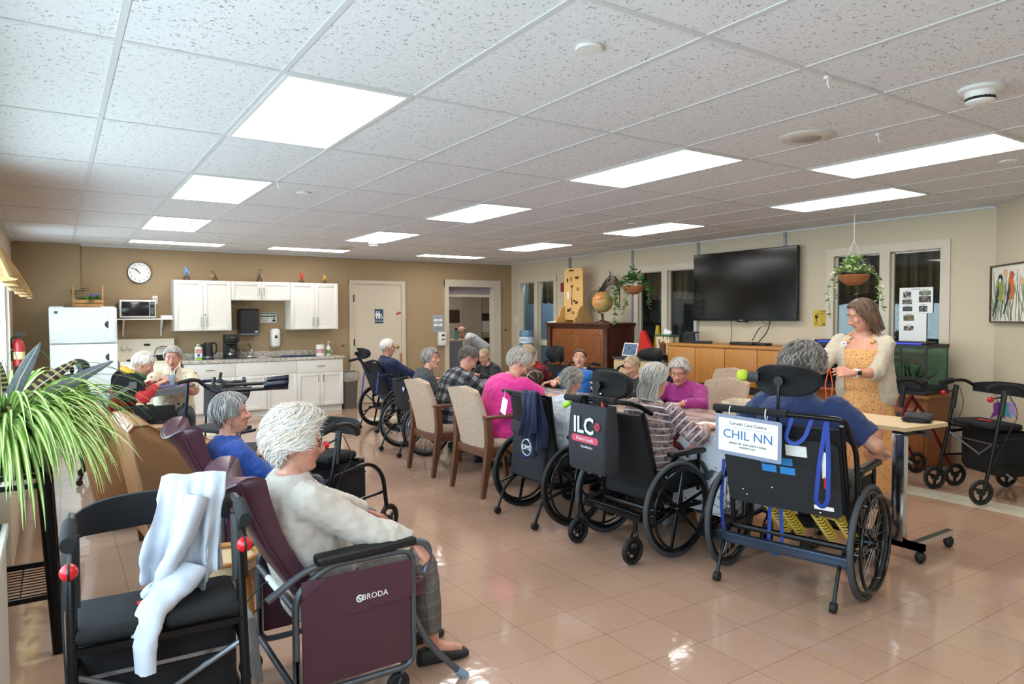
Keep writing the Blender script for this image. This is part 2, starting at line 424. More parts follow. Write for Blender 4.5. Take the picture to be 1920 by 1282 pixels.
# doors
M_door = mat('door_cream', '#c9bda9', .45, bump=(60, .04)); M_hinge = mat('hinge_bronze', '#3d3226', .4, .7); M_brass = mat('brass', '#a98b55', .3, 1.); M_kick = mat('edge_guard', '#b07a56', .5)
d1 = tag(bpy.data.objects.new('door_1', None), kind='structure'); COL.objects.link(d1); yb = YB
S('door_frame', MB().b2((4.21, yb - .03, 0), (4.285, yb + .1, 2.14)).b2((5.175, yb - .03, 0), (5.25, yb + .1, 2.14)).b2((4.21, yb - .031, 2.075), (5.25, yb + .1, 2.14)), M_trimc, d1)
S('door_leaf', MB().b2((4.287, yb - .012, .01), (5.173, yb + .035, 2.073)), M_door, d1)
for z in (.3, 1.07, 1.83): S('hinge', MB().b2((4.276, yb - .036, z - .06), (4.296, yb - .01, z + .06)), M_hinge, d1)
S('edge_guard', MB().b2((5.14, yb - .034, .01), (5.18, yb - .012, .86)), M_kick, d1)
mb = MB(); mb.tube([(5.1, yb - .012, .97), (5.1, yb - .03, .97), (5.1, yb - .06, .97)], [.035, .012, .012], 14); mb.tube([(5.1, yb - .06, .97), (5.0, yb - .065, .965)], [.012, .009], 8); S('handle', mb, M_brass, d1)
d2 = tag(bpy.data.objects.new('door_2', None), kind='structure'); COL.objects.link(d2)
S('door_frame', MB().b2((6.05, yb - .03, 0), (6.135, yb + .13, 2.2)).b2((7.115, yb - .03, 0), (7.28, yb + .13, 2.2)).b2((6.05, yb - .031, 2.07), (7.28, yb + .13, 2.2)).b2((6.13, yb + .1, 1.88), (7.12, yb + .13, 1.93)), M_trimc, d2)
S('transom_panel', MB().b2((6.13, yb + .11, 1.93), (7.12, yb + .12, 2.07)), mat('transom_mauve', '#8a7f84', .7), d2)
# corridor behind the open doorway
M_corr = mat('corridor_wall', '#bdb3a2', .8)
S('wall_corridor', MB().b2((4.6, 14.6, 0), (9.9, 14.7, ZC)).b2((4.5, YB + .12, 0), (4.6, 14.7, ZC)).b2((9.8, YB + .12, 0), (9.9, 14.7, ZC)), M_corr)
S('ceiling_corridor', MB().b2((4.5, YB + .12, ZC), (9.9, 14.7, ZC + .05)), M_white)
d3 = tag(bpy.data.objects.new('door_3', None), kind='structure'); COL.objects.link(d3)
S('door_frame', MB().b2((7.55, 14.55, 0), (7.65, 14.6, 2.15)).b2((8.62, 14.55, 0), (8.72, 14.6, 2.15)).b2((9.3, 14.55, 0), (9.4, 14.6, 2.25)).b2((7.55, 14.549, 2.06), (9.4, 14.6, 2.15)), M_trimc, d3)
S('door_leaf', MB().b2((7.65, 14.57, 0), (8.2, 14.6, 2.06)), mat('door_pale', '#c3bbac', .5), d3)

# daylight / added fill lights
def area(name, loc, rot, sx, sy, power, col=(1, 1, 1)):
    l = bpy.data.lights.new(name, 'AREA'); l.shape = 'RECTANGLE'; l.size = sx; l.size_y = sy; l.energy = power; l.color = col
    o = bpy.data.objects.new(name, l); COL.objects.link(o); o.location = loc; o.rotation_euler = rot; return o
for n, (a, b) in enumerate(LW):
    area('daylight', (XL - .25, (a + b) / 2, 1.42), (0, R(-90), 0), 1.2, b - a, 42 * (b - a), (.84, .92, 1.))
area('corridor_fill', (7.0, 13.0, ZC - .02), (0, 0, 0), 1.2, .5, 22, (1, .93, .82))  # added fill light without a fitting, brightens the corridor
area('adjoining_fill', (XR + 1.3, 4.2, ZC - .02), (0, 0, 0), 1.2, .5, 5, (1, .97, .93))  # added fill lights without fittings, brighten the adjoining rooms
area('adjoining_fill', (XR + 1.3, 7.6, ZC - .02), (0, 0, 0), 1.2, .5, 10, (1, .97, .93))
area('adjoining_fill', (XR + .3, 10.5, ZC - .02), (0, 0, 0), .3, 1, 20, (.85, .93, 1))  # added fill that brightens the blue panel behind the corner window
# ceiling panels
M_lampf = mat('lamp_frame', '#d9d9d6', .4)
lights = [(1, 0, 1, 2, 'bright ceiling light panel, largest in view, nearest the camera'), (1, 2, 1, 2, 'ceiling light panel second from the camera in the left row'), (1, 4, 1, 2, 'ceiling light panel third from the camera in the left row, before the clock'),
          (5, 0, 1, 2, 'wide ceiling light panel between the large near panel and the television'), (5, 2, 1, 2, 'ceiling light panel over the middle of the long tables'), (5, 4, 1, 2, 'small ceiling light panel above the far end of the tables'),
          (9, 0, 1, 2, 'ceiling light panel near the right wall above the television'), (9, 2, 1, 2, 'ceiling light panel above the left edge of the television'), (9, 4, 1, 2, 'small ceiling light panel above the upright piano'),
          (7, -1, 1, 2, 'ceiling light panel cut by the right edge of the photo, beside the smoke detector'), (1, -3, 1, 2, None), (4, -3, 1, 2, None)]
def light(x0, x1, y0, y1, lab):
    t = thing('ceiling_light', lab or 'ceiling light panel behind the camera', 'ceiling light', ((x0 + x1) / 2, (y0 + y1) / 2, ZC - .004), 0, 'fluorescent ceiling panels')
    a, b = (x1 - x0) / 2 - .012, (y1 - y0) / 2 - .012; mb = MB()
    for p, q in (((-a, -b, -.004), (a, -b + .02, .003)), ((-a, b - .02, -.004), (a, b, .003)), ((-a, -b + .02, -.004), (-a + .02, b - .02, .003)), ((a - .02, -b + .02, -.004), (a, b - .02, .003))): mb.b2(p, q)
    mb.build('frame', M_lampf, t)
    MB().b2((-a + .02, -b + .02, -.002), (a - .02, b - .02, .003)).build('diffuser', M_emit, t)
for i, j, wi, wj, lab in lights: light(GX + i * T, GX + (i + wi) * T, GY + j * 2 * T, GY + (j * 2 + wj) * T, lab)
light(GX + T, GX + 3 * T, GY + 12.05 * T, GY + 12.75 * T, 'ceiling light panel lying along the tan wall above the clock')
light(GX + 4 * T, GX + 6 * T, GY + 12.05 * T, GY + 12.75 * T, 'ceiling light panel lying along the tan wall above the bird figurines')
light(GX + 8 * T, GX + 10 * T, GY + 12.0 * T, GY + 12.7 * T, 'ceiling light panel lying along the tan wall above the open doorway')
# small ceiling fittings
M_ivory = mat('ivory_plastic', '#cfc7ba', .5)
def disc(name, x, y, prof, lab, cat, m=M_ivory, sub=None):
    t = thing(name, lab, cat, (x, y, ZC)); MB().lathe([(r, -z) for r, z in prof], 28, cap=True).build('cover', m, t)
    if sub: sub(t)
    return t
disc('ceiling_sensor', 1.75, 2.1, [(.052, 0), (.055, .006), (.05, .012), (.02, .013), (.001, .013)], 'round white ceiling disc in front of the large light panel', 'ceiling fitting', M_wht)
disc('ceiling_sensor', 1.75, 5.79, [(.052, 0), (.055, .006), (.05, .012), (.02, .013), (.001, .013)], 'round white ceiling disc beside the second light panel of the left row', 'ceiling fitting', M_wht)
disc('ceiling_sensor', 1.76, 9.52, [(.05, 0), (.05, .012), (.02, .013), (.001, .013)], 'tiny ceiling disc near the tan wall, above the white cabinets', 'ceiling fitting', M_wht)
disc('ceiling_sensor', 5.44, 5.77, [(.055, 0), (.055, .01), (.02, .012), (.001, .012)], 'round ceiling disc beside the panel above the television', 'ceiling fitting', M_wht)
disc('ceiling_sensor', 5.42, 2.09, [(.055, 0), (.055, .01), (.02, .012), (.001, .012)], 'pale ceiling disc near the right wall, towards the bird picture', 'ceiling fitting', M_wht)
def spk(t):
    MB().lathe([(.085, -.013), (.08, -.016), (.001, -.016)], 28).build('grille', mat('speaker_grille', '#a9a49b', .7, bump=(500, .4)), t)
    for a in (30, 120, 210, 300): MB().ell((.12 * math.cos(R(a)), .12 * math.sin(R(a)), -.012), .004, 6).build('screw', M_ink, t)
disc('ceiling_speaker', 3.68, 2.45, [(.15, 0), (.152, .008), (.14, .013), (.085, .014), (.001, .014)], 'large round beige ceiling speaker with four screws', 'speaker', M_ivory, spk)
disc('ceiling_speaker', 3.61, 10.0, [(.15, 0), (.152, .008), (.14, .013), (.085, .014), (.001, .014)], 'beige ceiling speaker far off near the tan wall', 'speaker', M_ivory, spk)
def smk(t):
    mb = MB()
    for k in range(18):
        a = 2 * PI * k / 18
        mb.box((.055 * math.cos(a), .055 * math.sin(a), -.05), (.004, .012, .012), TR(0, 0, 0) @ Matrix.Identity(4))
    mb.lathe([(.054, -.045), (.054, -.057)], 24); mb.build('vent_ring', M_ink, t)
sprof = [(.09, 0), (.09, .014), (.065, .02), (.06, .045), (.053, .046), (.053, .058), (.06, .058), (.058, .066), (.045, .074), (.001, .075)]
disc('smoke_detector', 3.58, 1.5, sprof, 'white smoke detector beside the light panel at the right edge', 'smoke detector', M_wht, smk)
disc('smoke_detector', 3.65, 8.96, sprof, 'smoke detector far off in front of the open doorway', 'smoke detector', M_wht, smk)
def hook(x, y, lab):
    t = thing('ceiling_hook', lab, 'hook', (x, y, ZC - .004)); MB().box((0, 0, -.006), (.03, .02, .012)).build('clip', M_wht, t)
    MB().tube(rnd_path([(0, 0, -.01), (0, 0, -.035), (.018, 0, -.05), (.03, 0, -.035)], .02), .004, 6).build('hook', M_wht, t)
hook(2.83, 1.785, 'white plastic hook clipped to the ceiling grid near the camera'); hook(3.96, 2.18, 'pale clip hanging under the ceiling grid beside the round speaker'); hook(1.45, 5.44, 'white hook on the ceiling grid at a corner of the second left light panel')
# ------------------------------------------------------------------ kitchen along the back wall
M_cab = mat('cabinet_white', '#dbd7cf', .4, bump=(30, .03)); M_nick = mat('nickel', '#8e8c88', .3, 1.); M_frid = mat('fridge_white', '#d9dcda', .3, bump=(250, .06)); M_seal = mat('seal_dark', '#2b2c2f', .6); M_stove = mat('stove_bisque', '#ded6c2', .3)
def granite():
    m, t = newmat('granite', .22); o = t.obj(); a = t.noise(o, 60, 5, .75); b = t.voro(o, 90, out=1)
    x = t.sep(b)[0]
    c = t.mix(t.ramp(x, (.25, 0.), (.6, 1.)), hexlin('#5d5751'), hexlin('#b9b0a4')); t.base(t.mix(t.ramp(a, (.45, 0.), (.62, 1.)), c, hexlin('#d8cfc2'))); return m
M_gran = granite()
def handle(p, parent, L=.13, horiz=False, name='handle'):
    mb = MB(); d = V(1, 0, 0) if horiz else V(0, 0, 1); p = V(p)
    mb.cyl(p - d * L / 2 + V(0, -.028, 0), p + d * L / 2 + V(0, -.028, 0), .006, 8)
    for s in (-1, 1): mb.cyl(p + d * s * L * .38, p + d * s * L * .38 + V(0, -.028, 0), .005, 8)
    return mb.build(name, M_nick, parent)
def shaker(x0, x1, z0, z1, yf, parent, name='door', hand=None, horiz=False):
    """shaker front with recessed panel; local coordinates of the cabinet"""
    g = .0015; x0 += g; x1 -= g; z0 += g; z1 -= g; fw = .055 if z1 - z0 > .2 and name != 'drawer' else 0; mb = MB()
    if fw:
        mb.b2((x0, yf - .02, z0), (x0 + fw, yf, z1), .002); mb.b2((x1 - fw, yf - .02, z0), (x1, yf, z1), .002); mb.b2((x0 + fw, yf - .02, z0), (x1 - fw, yf, z0 + fw), .002); mb.b2((x0 + fw, yf - .02, z1 - fw), (x1 - fw, yf, z1), .002)
        mb.b2((x0 + fw - .002, yf - .01, z0 + fw - .002), (x1 - fw + .002, yf, z1 - fw + .002))
    else: mb.b2((x0, yf - .02, z0), (x1, yf, z1), .003)
    d = mb.build(name, M_cab, parent)
    if hand: handle((hand[0], yf - .02, hand[1]), d, hand[2] if len(hand) > 2 else .12, horiz)
    return d
def base_cab(x0, x1, lab, fronts):
    t = thing('base_cabinet', lab, 'cabinet', ((x0 + x1) / 2, 11.13, 0), 0, 'white base cabinets'); w = (x1 - x0) / 2
    MB().b2((-w, -.28, .1), (w, .318, .836)).b2((-w, -.22, 0), (w, .318, .1)).build('body', M_cab, t)
    for f in fronts: shaker(*f[:4], -.28, t, *f[4:])
    return t
w = .35; base_cab(1.52, 2.22, 'white base cabinet beside the stove, partly hidden by the seated woman', [(-w, w, .63, .83, 'drawer', (0, .74, .12), True), (-w, 0, .105, .63, 'door', (-.04, .54)), (0, w, .105, .63, 'door', (.04, .54))])
w = .455; base_cab(2.22, 3.13, 'white base cabinet under the sink', [(-w, w, .63, .83, 'drawer'), (-w, 0, .105, .63, 'door', (-.04, .54)), (0, w, .105, .63, 'door', (.04, .54))])
w = .37; base_cab(3.13, 3.87, 'white base cabinet nearest the cream restroom door', [(-w, w, .63, .83, 'drawer', (0, .735, .13), True), (-w, 0, .105, .63, 'door', (-.04, .54)), (0, w, .105, .63, 'door', (.04, .54))])
t = thing('worktop', 'speckled granite worktop along the tan wall with raised back edge', 'countertop', (2.7, 11.13, .836))
MB().b2((-1.2, -.32, .002), (-.62, .318, .045), .004).b2((.26, -.32, .002), (1.21, .318, .045), .004).b2((-.62, -.32, .002), (.26, -.2, .045)).b2((-.62, .24, .002), (.26, .318, .045)).build('slab', M_gran, t)
MB().b2((-1.2, .295, .045), (1.21, .3185, .13), .003).build('backsplash', M_gran, t)
t = thing('kitchen_sink', 'steel double bowl sink set in the granite worktop', 'sink', (2.52, 11.15, .88)); mb = MB()
for x in (-.21, .21): mb.lathe([(.2, .004), (.19, .004), (.175, -.01), (.16, -.13), (.001, -.135)], 24, TR(x, 0, 0) @ Matrix.Diagonal((1, .95, 1, 1)))
mb.build('bowl', M_steel, t); mb = MB(); 
for y in (-.205, .205): mb.b2((-.43, y - .02, .002), (.43, y + .02, .008))
for x in (-.425, 0, .425): mb.b2((x - .015, -.2, .002), (x + .015, .2, .008))
mb.build('rim', M_steel, t)
t = thing('sink_faucet', 'small chrome faucet behind the sink with two handles', 'faucet', (2.52, 11.36, .88)); MB().box((0, 0, .012), (.2, .05, .022), bev=.01).build('base', M_chrome, t)
MB().tube(rnd_path([(0, 0, .02), (0, 0, .2), (0, -.02, .22), (.02, -.17, .13), (.02, -.18, .09)], .06), .011, 10).build('spout', M_chrome, t)
for s in (-1, 1): MB().cyl((s * .08, 0, .02), (s * .08, 0, .06), .012).tube([(s * .08, 0, .06), (s * .13, -.01, .12)], [.009, .006], 8).ell((s * .13, -.01, .12), .011, 8).build('handle', M_chrome, t)
t = thing('drying_mat', 'dark blue drying mat on the granite worktop', 'mat', (3.22, 11.08, .882)); MB().box((0, 0, .008), (.5, .34, .014), bev=.006).build('pad', mat('mat_navy', '#1c2a4c', .9, bump=(120, .4)), t)
# wall cabinets
def wall_cab(x0, x1, z0, lab, hz, z1=2.06, lock=False):
    t = thing('wall_cabinet', lab, 'cabinet', ((x0 + x1) / 2, 11.29, z0), 0, 'white wall cabinets'); w = (x1 - x0) / 2; h = z1 - z0
    MB().b2((-w, -.16, 0), (w, .158, h)).build('body', M_cab, t)
    L = .14 if h > .5 else .12
    shaker(-w, 0, .003, h - .003, -.16, t, 'door', (-.035, hz, L)); d = shaker(0, w, .003, h - .003, -.16, t, 'door', (.035, hz, L))
    if lock: MB().cyl((.025, -.18, .24), (.025, -.186, .24), .009, 12).build('lock', M_ink, d)
wall_cab(1.45, 2.235, 1.31, 'left white wall cabinet with a small black lock on its right door', .13, lock=True); wall_cab(2.237, 3.128, 1.77, 'short white wall cabinet in the middle over the paper towel dispenser', .14); wall_cab(3.13, 3.9, 1.31, 'right white wall cabinet beside the restroom door', .13)
# fridge
t = thing('refrigerator', 'white top-freezer refrigerator standing by the tan wall below the plant crate', 'refrigerator', (.315, 11.08, 0)); mb = MB().b2((-.385, -.24, .02), (.385, .3, 1.645), .008)
mb.build('body', M_frid, t)
for z0, z1, nm in ((1.175, 1.65, 'freezer_door'), (.08, 1.163, 'fridge_door')):
    d = MB().b2((-.385, -.31, z0), (.385, -.25, z1), .012).build(nm, M_frid, t); MB().b2((-.375, -.25, z0 + .006), (.375, -.24, z1 - .006)).build('seal', M_seal, d)
    zz = (1.42 if nm == 'freezer_door' else .98); MB().b2((.285, -.318, z0 + .03), (.37, -.309, z1 - .03), .003).build('handle', M_frid, d)
    MB().prism([(.0, -.05), (0, .05), (-.02, .043), (-.04, .022), (-.045, 0), (-.04, -.022), (-.02, -.043)], .004, TR(.283, -.311, zz) @ rotx(90)).build('grip_recess', M_seal, d)
    if nm[1] == 'r' and z0 > 1: MB().b2((-.325, -.313, 1.565), (-.285, -.309, 1.6)).build('badge', mat('badge_grey', '#55585c', .4, .5), d)
MB().b2((.2, -.3, 1.651), (.36, -.2, 1.662)).b2((-.37, -.3, 1.651), (-.22, -.2, 1.66)).build('hinge_cover', M_frid, t)
# crate with plants on the fridge
M_pine = mat('crate_pine', '#b5824f', .6, var=(20, .15)); M_leafd = mat('leaf_dark', '#2f4a27', .5, var=(20, .3)); M_leafm = mat('leaf_mid', '#56803a', .5, var=(25, .3))
t = thing('plant_crate', 'small open wooden crate of houseplants on top of the refrigerator', 'crate', (.38, 11.1, 1.65)); mb = MB()
for x in (-.17, .17): mb.box((x, 0, .15), (.022, .16, .3), bev=.004)
for z in (.03, .085):
    for y in (-.08, .08): mb.box((0, y, z), (.36, .012, .045), bev=.003)
mb.box((0, 0, .008), (.34, .16, .012)); mb.build('crate', M_pine, t)
def leaf(mb, base, d, L, wd, droop=.5, n=5, up=(0, 0, 1), fold=.15):
    """single bent blade with a crease"""
    base = V(base); d = V(d).normalized(); s = d.cross(V(up)); s = s.normalized() if s.length > 1e-3 else V(1, 0, 0); p = base.copy(); rows = []
    for i in range(n + 1):
        t_ = i / n; w_ = wd * (math.sin(PI * (.12 + .88 * t_)) ** .8 if t_ < 1 else .02)
        nn = s.cross(d).normalized(); rows.append((p - s * w_ + nn * w_ * fold, p.copy(), p + s * w_ + nn * w_ * fold))
        d = (d + V(0, 0, -droop / n)).normalized(); p = p + d * L / n
    vs = [q for r in rows for q in r]; fs = []
    for i in range(n):
        for j in (0, 1): fs.append((i * 3 + j, i * 3 + j + 1, i * 3 + j + 4, i * 3 + j + 3))
    mb.add(vs, fs)
rn = random.Random(3); mb = MB()
for k in range(9):
    a = rn.uniform(0, 6.28); b = V(-.1, 0, .08); d = V(math.cos(a) * .55 - .25, math.sin(a) * .5, 1)
    p0 = b; p1 = b + d.normalized() * rn.uniform(.12, .2); mb.tube([p0, p1], .002, 5)
    for q in range(9): a2 = q * .7 + a; leaf(mb, p1, V(math.cos(a2), math.sin(a2), .3), .09, .006, .6, 4)
mb.build('palm_fronds', M_leafd, t); mb = MB()
for k in range(70): leaf(mb, (rn.uniform(-.06, .15), rn.uniform(-.06, .06), .07), V(rn.uniform(-1, 1), rn.uniform(-1, .6), rn.uniform(.5, 1.6)), rn.uniform(.07, .15), .022, .9)
mb.build('leaves', M_leafm, t); mb = MB()
for k in range(14): mb.ell((rn.uniform(.0, .14), -.06 + rn.uniform(-.02, .03), .11 + rn.uniform(0, .09)), .014, 6)
mb.build('blossom', mat('violet_bloom', '#6f6aa0', .6), t)
# shelf and microwave
t = thing('wall_shelf', 'white bracket shelf between refrigerator and wall cabinet', 'shelf', (1.085, 11.28, 1.49)); MB().b2((-.365, -.16, -.012), (.36, .165, .008), .002).build('board', M_wht, t)
for x in (-.27, .22): MB().prism([(0, 0), (-.2, 0), (-.2, -.012), (-.02, -.17), (0, -.24)], .02, TR(x - .01, .165, -.012) @ basis((0, 1, 0), (0, 0, 1))).build('bracket', M_wht, t)
t = thing('microwave', 'white microwave with dark window on the bracket shelf', 'microwave', (.985, 11.27, 1.4985)); MB().b2((-.225, -.15, .012), (.225, .15, .265), .008).build('body', M_wht, t)
MB().b2((-.205, -.156, .035), (.14, -.149, .24), .003).build('door', mat('mw_glass', '#1c1d1f', .15), t); p_ = MB().b2((.148, -.157, .035), (.212, -.149, .24), .002).build('control_panel', M_black, t)
mb = MB()
for a in range(3):
    for b in range(4): mb.b2((.155 + a * .018, -.159, .06 + b * .025), (.168 + a * .018, -.156, .078 + b * .025))
mb.b2((.156, -.159, .2), (.204, -.156, .225)); mb.build('keypad', mat('keypad_grey', '#6b7073', .5), p_)
for x in (-.18, .18): MB().cyl((x, 0, 0), (x, 0, .014), .015, 10).build('foot', M_black, t)
t = thing('tray_box', 'small white box on the shelf right of the microwave', 'box', (1.36, 11.25, 1.4985)); MB().b2((-.075, -.06, 0), (.075, .06, .045), .004).build('box', M_paper, t)
t = thing('power_outlet', 'white wall outlet plate above the microwave', 'outlet', (1.24, YB - .001, 1.77)); MB().b2((-.035, -.006, -.06), (.035, 0, .06), .002).build('plate', M_wht, t); MB().b2((-.016, -.008, -.035), (.016, -.005, .035)).build('socket', M_ivory, t)
# stove
t = thing('electric_stove', 'bisque electric stove with knobs on its back panel', 'stove', (1.1, 11.1, 0)); MB().b2((-.375, -.3, .02), (.375, .32, .88), .006).build('body', M_stove, t)
MB().b2((-.375, -.31, .88), (.375, .3, .9), .004).build('cooktop', M_stove, t)
b = MB().prism([(.32, .9), (.3, 1.19), (.26, 1.2), (.22, .92), (.22, .9)], .74, TR(-.37, 0, 0) @ basis((0, 1, 0), (0, 0, 1))).build('back_panel', M_stove, t)
for x in (-.29, -.21, .16, .24, .31): MB().tube([(x, .25, 1.08), (x, .215, 1.075), (x, .2, 1.073)], [.032, .03, .02], 14).build('knob', M_wht, b)
MB().b2((-.03, .235, 1.1), (.05, .25, 1.13)).build('clock_display', M_ink, b)
for x, y, r in ((-.18, -.12, .1), (.18, -.12, .08), (-.18, .12, .08), (.18, .12, .1)):
    mb = MB()
    for k in range(4): mb.ring((x, y, .906), (0, 0, 1), r * (1 - k * .24), .006, 24, 5)
    mb.build('burner', M_black, t)
d = MB().b2((-.36, -.335, .22), (.36, -.3, .8), .006).build('oven_door', M_stove, t); MB().b2((-.24, -.338, .4), (.24, -.334, .66)).build('oven_window', M_ink, d); MB().tube(rnd_path([(-.3, -.335, .76), (-.3, -.375, .76), (.3, -.375, .76), (.3, -.335, .76)], .02), .011, 8).build('handle', M_stove, d); MB().b2((-.36, -.32, .05), (.36, -.3, .2), .004).build('drawer', M_stove, t)
t = thing('frying_pan', 'dark pan with curved handles on the stove', 'pan', (1.3, 11.2, .916)); MB().lathe([(.001, 0), (.1, .002), (.12, .05), (.115, .05), (.096, .008), (.001, .006)], 24).build('pan', M_black, t); MB().tube(rnd_path([(-.11, 0, .05), (-.1, 0, .14), (0, 0, .19), (.1, 0, .14), (.11, 0, .05)], .08), .007, 6).build('handle', mat('pan_red', '#5c1f1c', .4), t)
# worktop items
t = thing('juice_carton', 'white and pink juice carton on the worktop', 'carton', (1.74, 11.0, .881)); MB().b2((-.04, -.04, 0), (.04, .04, .18)).prism([(-.04, .18), (.04, .18), (.006, .215), (.006, .235), (-.006, .235), (-.006, .215)], .08, TR(0, .04, 0) @ basis((1, 0, 0), (0, 0, 1))).build('carton', M_paper, t)
MB().b2((-.041, -.0415, .1), (.041, -.04, .17)).build('pink_label', mat('label_pink', '#c98a86', .6), t); MB().b2((-.041, -.0415, .0), (.041, -.04, .05)).build('green_label', mat('label_green', '#8fae57', .6), t); MB().cyl((0, -.0405, .075), (0, -.042, .075), .022, 16).build('blue_dot', mat('label_blue', '#2d5aa8', .6), t); MB().cyl((0, -.02, .2), (0, -.045, .215), .014, 12).build('cap', mat('cap_green', '#3d7c3a', .5), t)
t = thing('electric_kettle', 'black cordless kettle with steel band behind the juice carton', 'kettle', (1.9, 11.16, .881)); MB().lathe([(.075, 0), (.078, .03), (.072, .05), (.062, .24), (.05, .255), (.001, .258)], 24).build('jug', M_black, t); MB().lathe([(.0785, .022), (.0775, .05)], 24).build('band', M_steel, t); MB().lathe([(.085, 0), (.085, .02), (.07, .022)], 24).build('base', M_black, t)
MB().tube(rnd_path([(.05, 0, .24), (.11, 0, .245), (.125, 0, .2), (.115, 0, .1), (.07, 0, .07)], .04), .012, 8).build('handle', M_black, t); MB().tube([(-.06, 0, .2), (-.095, 0, .23)], [.018, .01], 8).build('spout', M_black, t)
t = thing('coffee_maker', 'black drip coffee maker with glass carafe on the worktop', 'coffee maker', (2.22, 11.1, .881)); MB().b2((-.1, -.12, 0), (.1, .11, .03), .008).b2((-.1, .03, .02), (.1, .11, .27), .006).b2((-.1, -.1, .25), (.1, .11, .37), .012).b2((-.07, -.07, .21), (.07, .05, .26), .02).build('body', M_black, t)
c = MB().lathe([(.001, .032), (.065, .034), (.07, .08), (.058, .13), (.05, .15), (.055, .165)], 24, TR(0, -.04, 0)).build('carafe', mat('carafe_glass', '#2c2b2b', .08), t); MB().tube(rnd_path([(.05, -.05, .15), (.11, -.05, .15), (.11, -.05, .07), (.07, -.05, .06)], .03), .009, 8).build('handle', M_black, c); MB().lathe([(.0705, .07), (.0705, .085)], 24, TR(0, -.04, 0)).build('band', M_chrome, c); MB().b2((-.03, -.102, .315), (.03, -.099, .335)).build('badge', M_nick, t)
t = thing('wipes_tub', 'white tub of wipes at the right end of the worktop', 'tub', (3.62, 11.2, .881)); MB().lathe([(.07, 0), (.07, .15), (.072, .152), (.072, .17), (.04, .178), (.001, .178)], 20, cap=True).build('tub', M_wht, t); MB().lathe([(.0708, .04), (.0708, .11)], 20).build('label', mat('label_rose', '#c48a90', .6), t)
t = thing('soap_pump', 'white pump bottle with green label beside the wipes tub', 'bottle', (3.76, 11.22, .881)); MB().lathe([(.001, 0), (.036, 0), (.036, .13), (.015, .155), (.015, .17), (.001, .17)], 16).build('bottle', M_wht, t); MB().lathe([(.0365, .02), (.0365, .09)], 16).build('label', mat('label_lime', '#5e9c3c', .6), t); MB().cyl((0, 0, .17), (0, 0, .215), .005, 8).box((.012, -.0, .218), (.05, .018, .012), bev=.004).build('pump', M_wht, t)
# bins
M_bin = mat('bin_grey', '#57534e', .5); M_bag = mat('bin_bag', '#a49d92', .3, bump=(30, .6)); M_bag.node_tree.nodes['Principled BSDF'].inputs['Alpha'].default_value = .8
t = thing('waste_bin', 'tall grey waste bin with a clear liner beside the end cabinet', 'bin', (4.03, 11.05, 0)); MB().loft([[(x * s, y * s, z) for x, y in rr(.28, .3, .05)] for s, z in ((.78, 0), (.98, .58), (1.04, .6))], cap=False).build('bin', M_bin, t)
mb = MB(); mb.loft([[(x * s * (1 + .02 * math.sin(i * 2.3)), y * s, z + .012 * math.sin(i * 1.7)) for i, (x, y) in enumerate(rr(.28, .3, .05))] for s, z in ((.97, .45), (1.06, .608), (1.09, .6), (1.08, .47))], cap=False); mb.build('liner', M_bag, t); MB().b2((-.12, -.12, .0), (.12, .12, .01)).build('base', M_bin, t)
# wall items
t = thing('paper_towel_dispenser', 'dark smoked paper towel dispenser on the wall under the short cabinet', 'dispenser', (2.53, YB - .001, 1.23)); MB().loft([[(x, -.0, z) for x, z in rr(.3, .4, .03)], [(x, -.17, z) for x, z in rr(.3, .4, .03)], [(x, -.2, z) for x, z in rr(.26, .36, .03)]], M=TR(0, 0, .215)).build('cover', mat('smoked_plastic', '#26282c', .22), t); MB().b2((-.15, -.2, 0), (.15, -.0, .03), .01).build('base', mat('dispenser_grey', '#5b6066', .4), t); MB().prism(rr(.05, .022, .01), .002, TR(.1, -.2025, .055) @ rotx(90)).build('badge', mat('badge_blue', '#8fa9c9', .4), t)
t = thing('emergency_sign', 'green and white sign reading EMERGENCY Eye wash station', 'sign', (2.865, YB - .001, 1.505)); MB().b2((-.125, -.004, -.08), (.125, 0, .08)).build('plate', M_paper, t); MB().b2((-.12, -.006, .01), (.12, -.004, .076)).build('green_band', mat('sign_green', '#2f6b52', .5), t)
FR = rotx(90)
text('lettering', 'EMERGENCY', .04, M_paper, TR(0, -.007, .042) @ FR, t, bold=.0012); text('lettering', 'Eye wash\nstation', .034, M_ink, TR(-.055, -.005, -.032) @ FR, t); mb = MB(); mb.b2((.045, -.006, -.078), (.048, -.004, .008)); mb.ell((.085, -.005, -.012), (.016, .003, .014), 10); mb.prism([(-.03, .02), (.03, .02), (.02, -.012), (-.02, -.012)], .002, TR(.085, -.004, -.055) @ FR); mb.build('pictogram', M_ink, t)
t = thing('soap_dispenser', 'white wall soap dispenser above the sink', 'dispenser', (2.955, YB - .001, 1.175)); MB().loft([[(x * s, y, z * s2) for x, z in rr(.15, .31, .05)] for s, s2, y in ((1, 1, 0), (1, 1, -.05), (.92, .96, -.085), (.7, .85, -.1))]).build('cover', M_wht, t); MB().prism([(-.03, -.02), (.03, -.02), (.012, .025), (-.012, .025)], .004, TR(0, -.099, .02) @ FR).build('window', M_seal, t); MB().ell((0, -.07, -.12), (.05, .05, .025), 12).build('push_bar', M_ivory, t)
t = thing('wall_clock', 'round white wall clock with thin black rim reading about ten to eleven', 'clock', (1.04, YB - .001, 2.165)); MB().tube([(0, 0, 0), (0, -.035, 0)], .155, 40).build('case', M_ink, t); MB().tube([(0, -.03, 0), (0, -.037, 0)], .147, 40).build('face', M_paper, t)
for k in range(1, 13): text('numeral', str(k), .036, M_ink, TR(.118 * math.sin(k * PI / 6), -.038, .118 * math.cos(k * PI / 6)) @ FR, t)
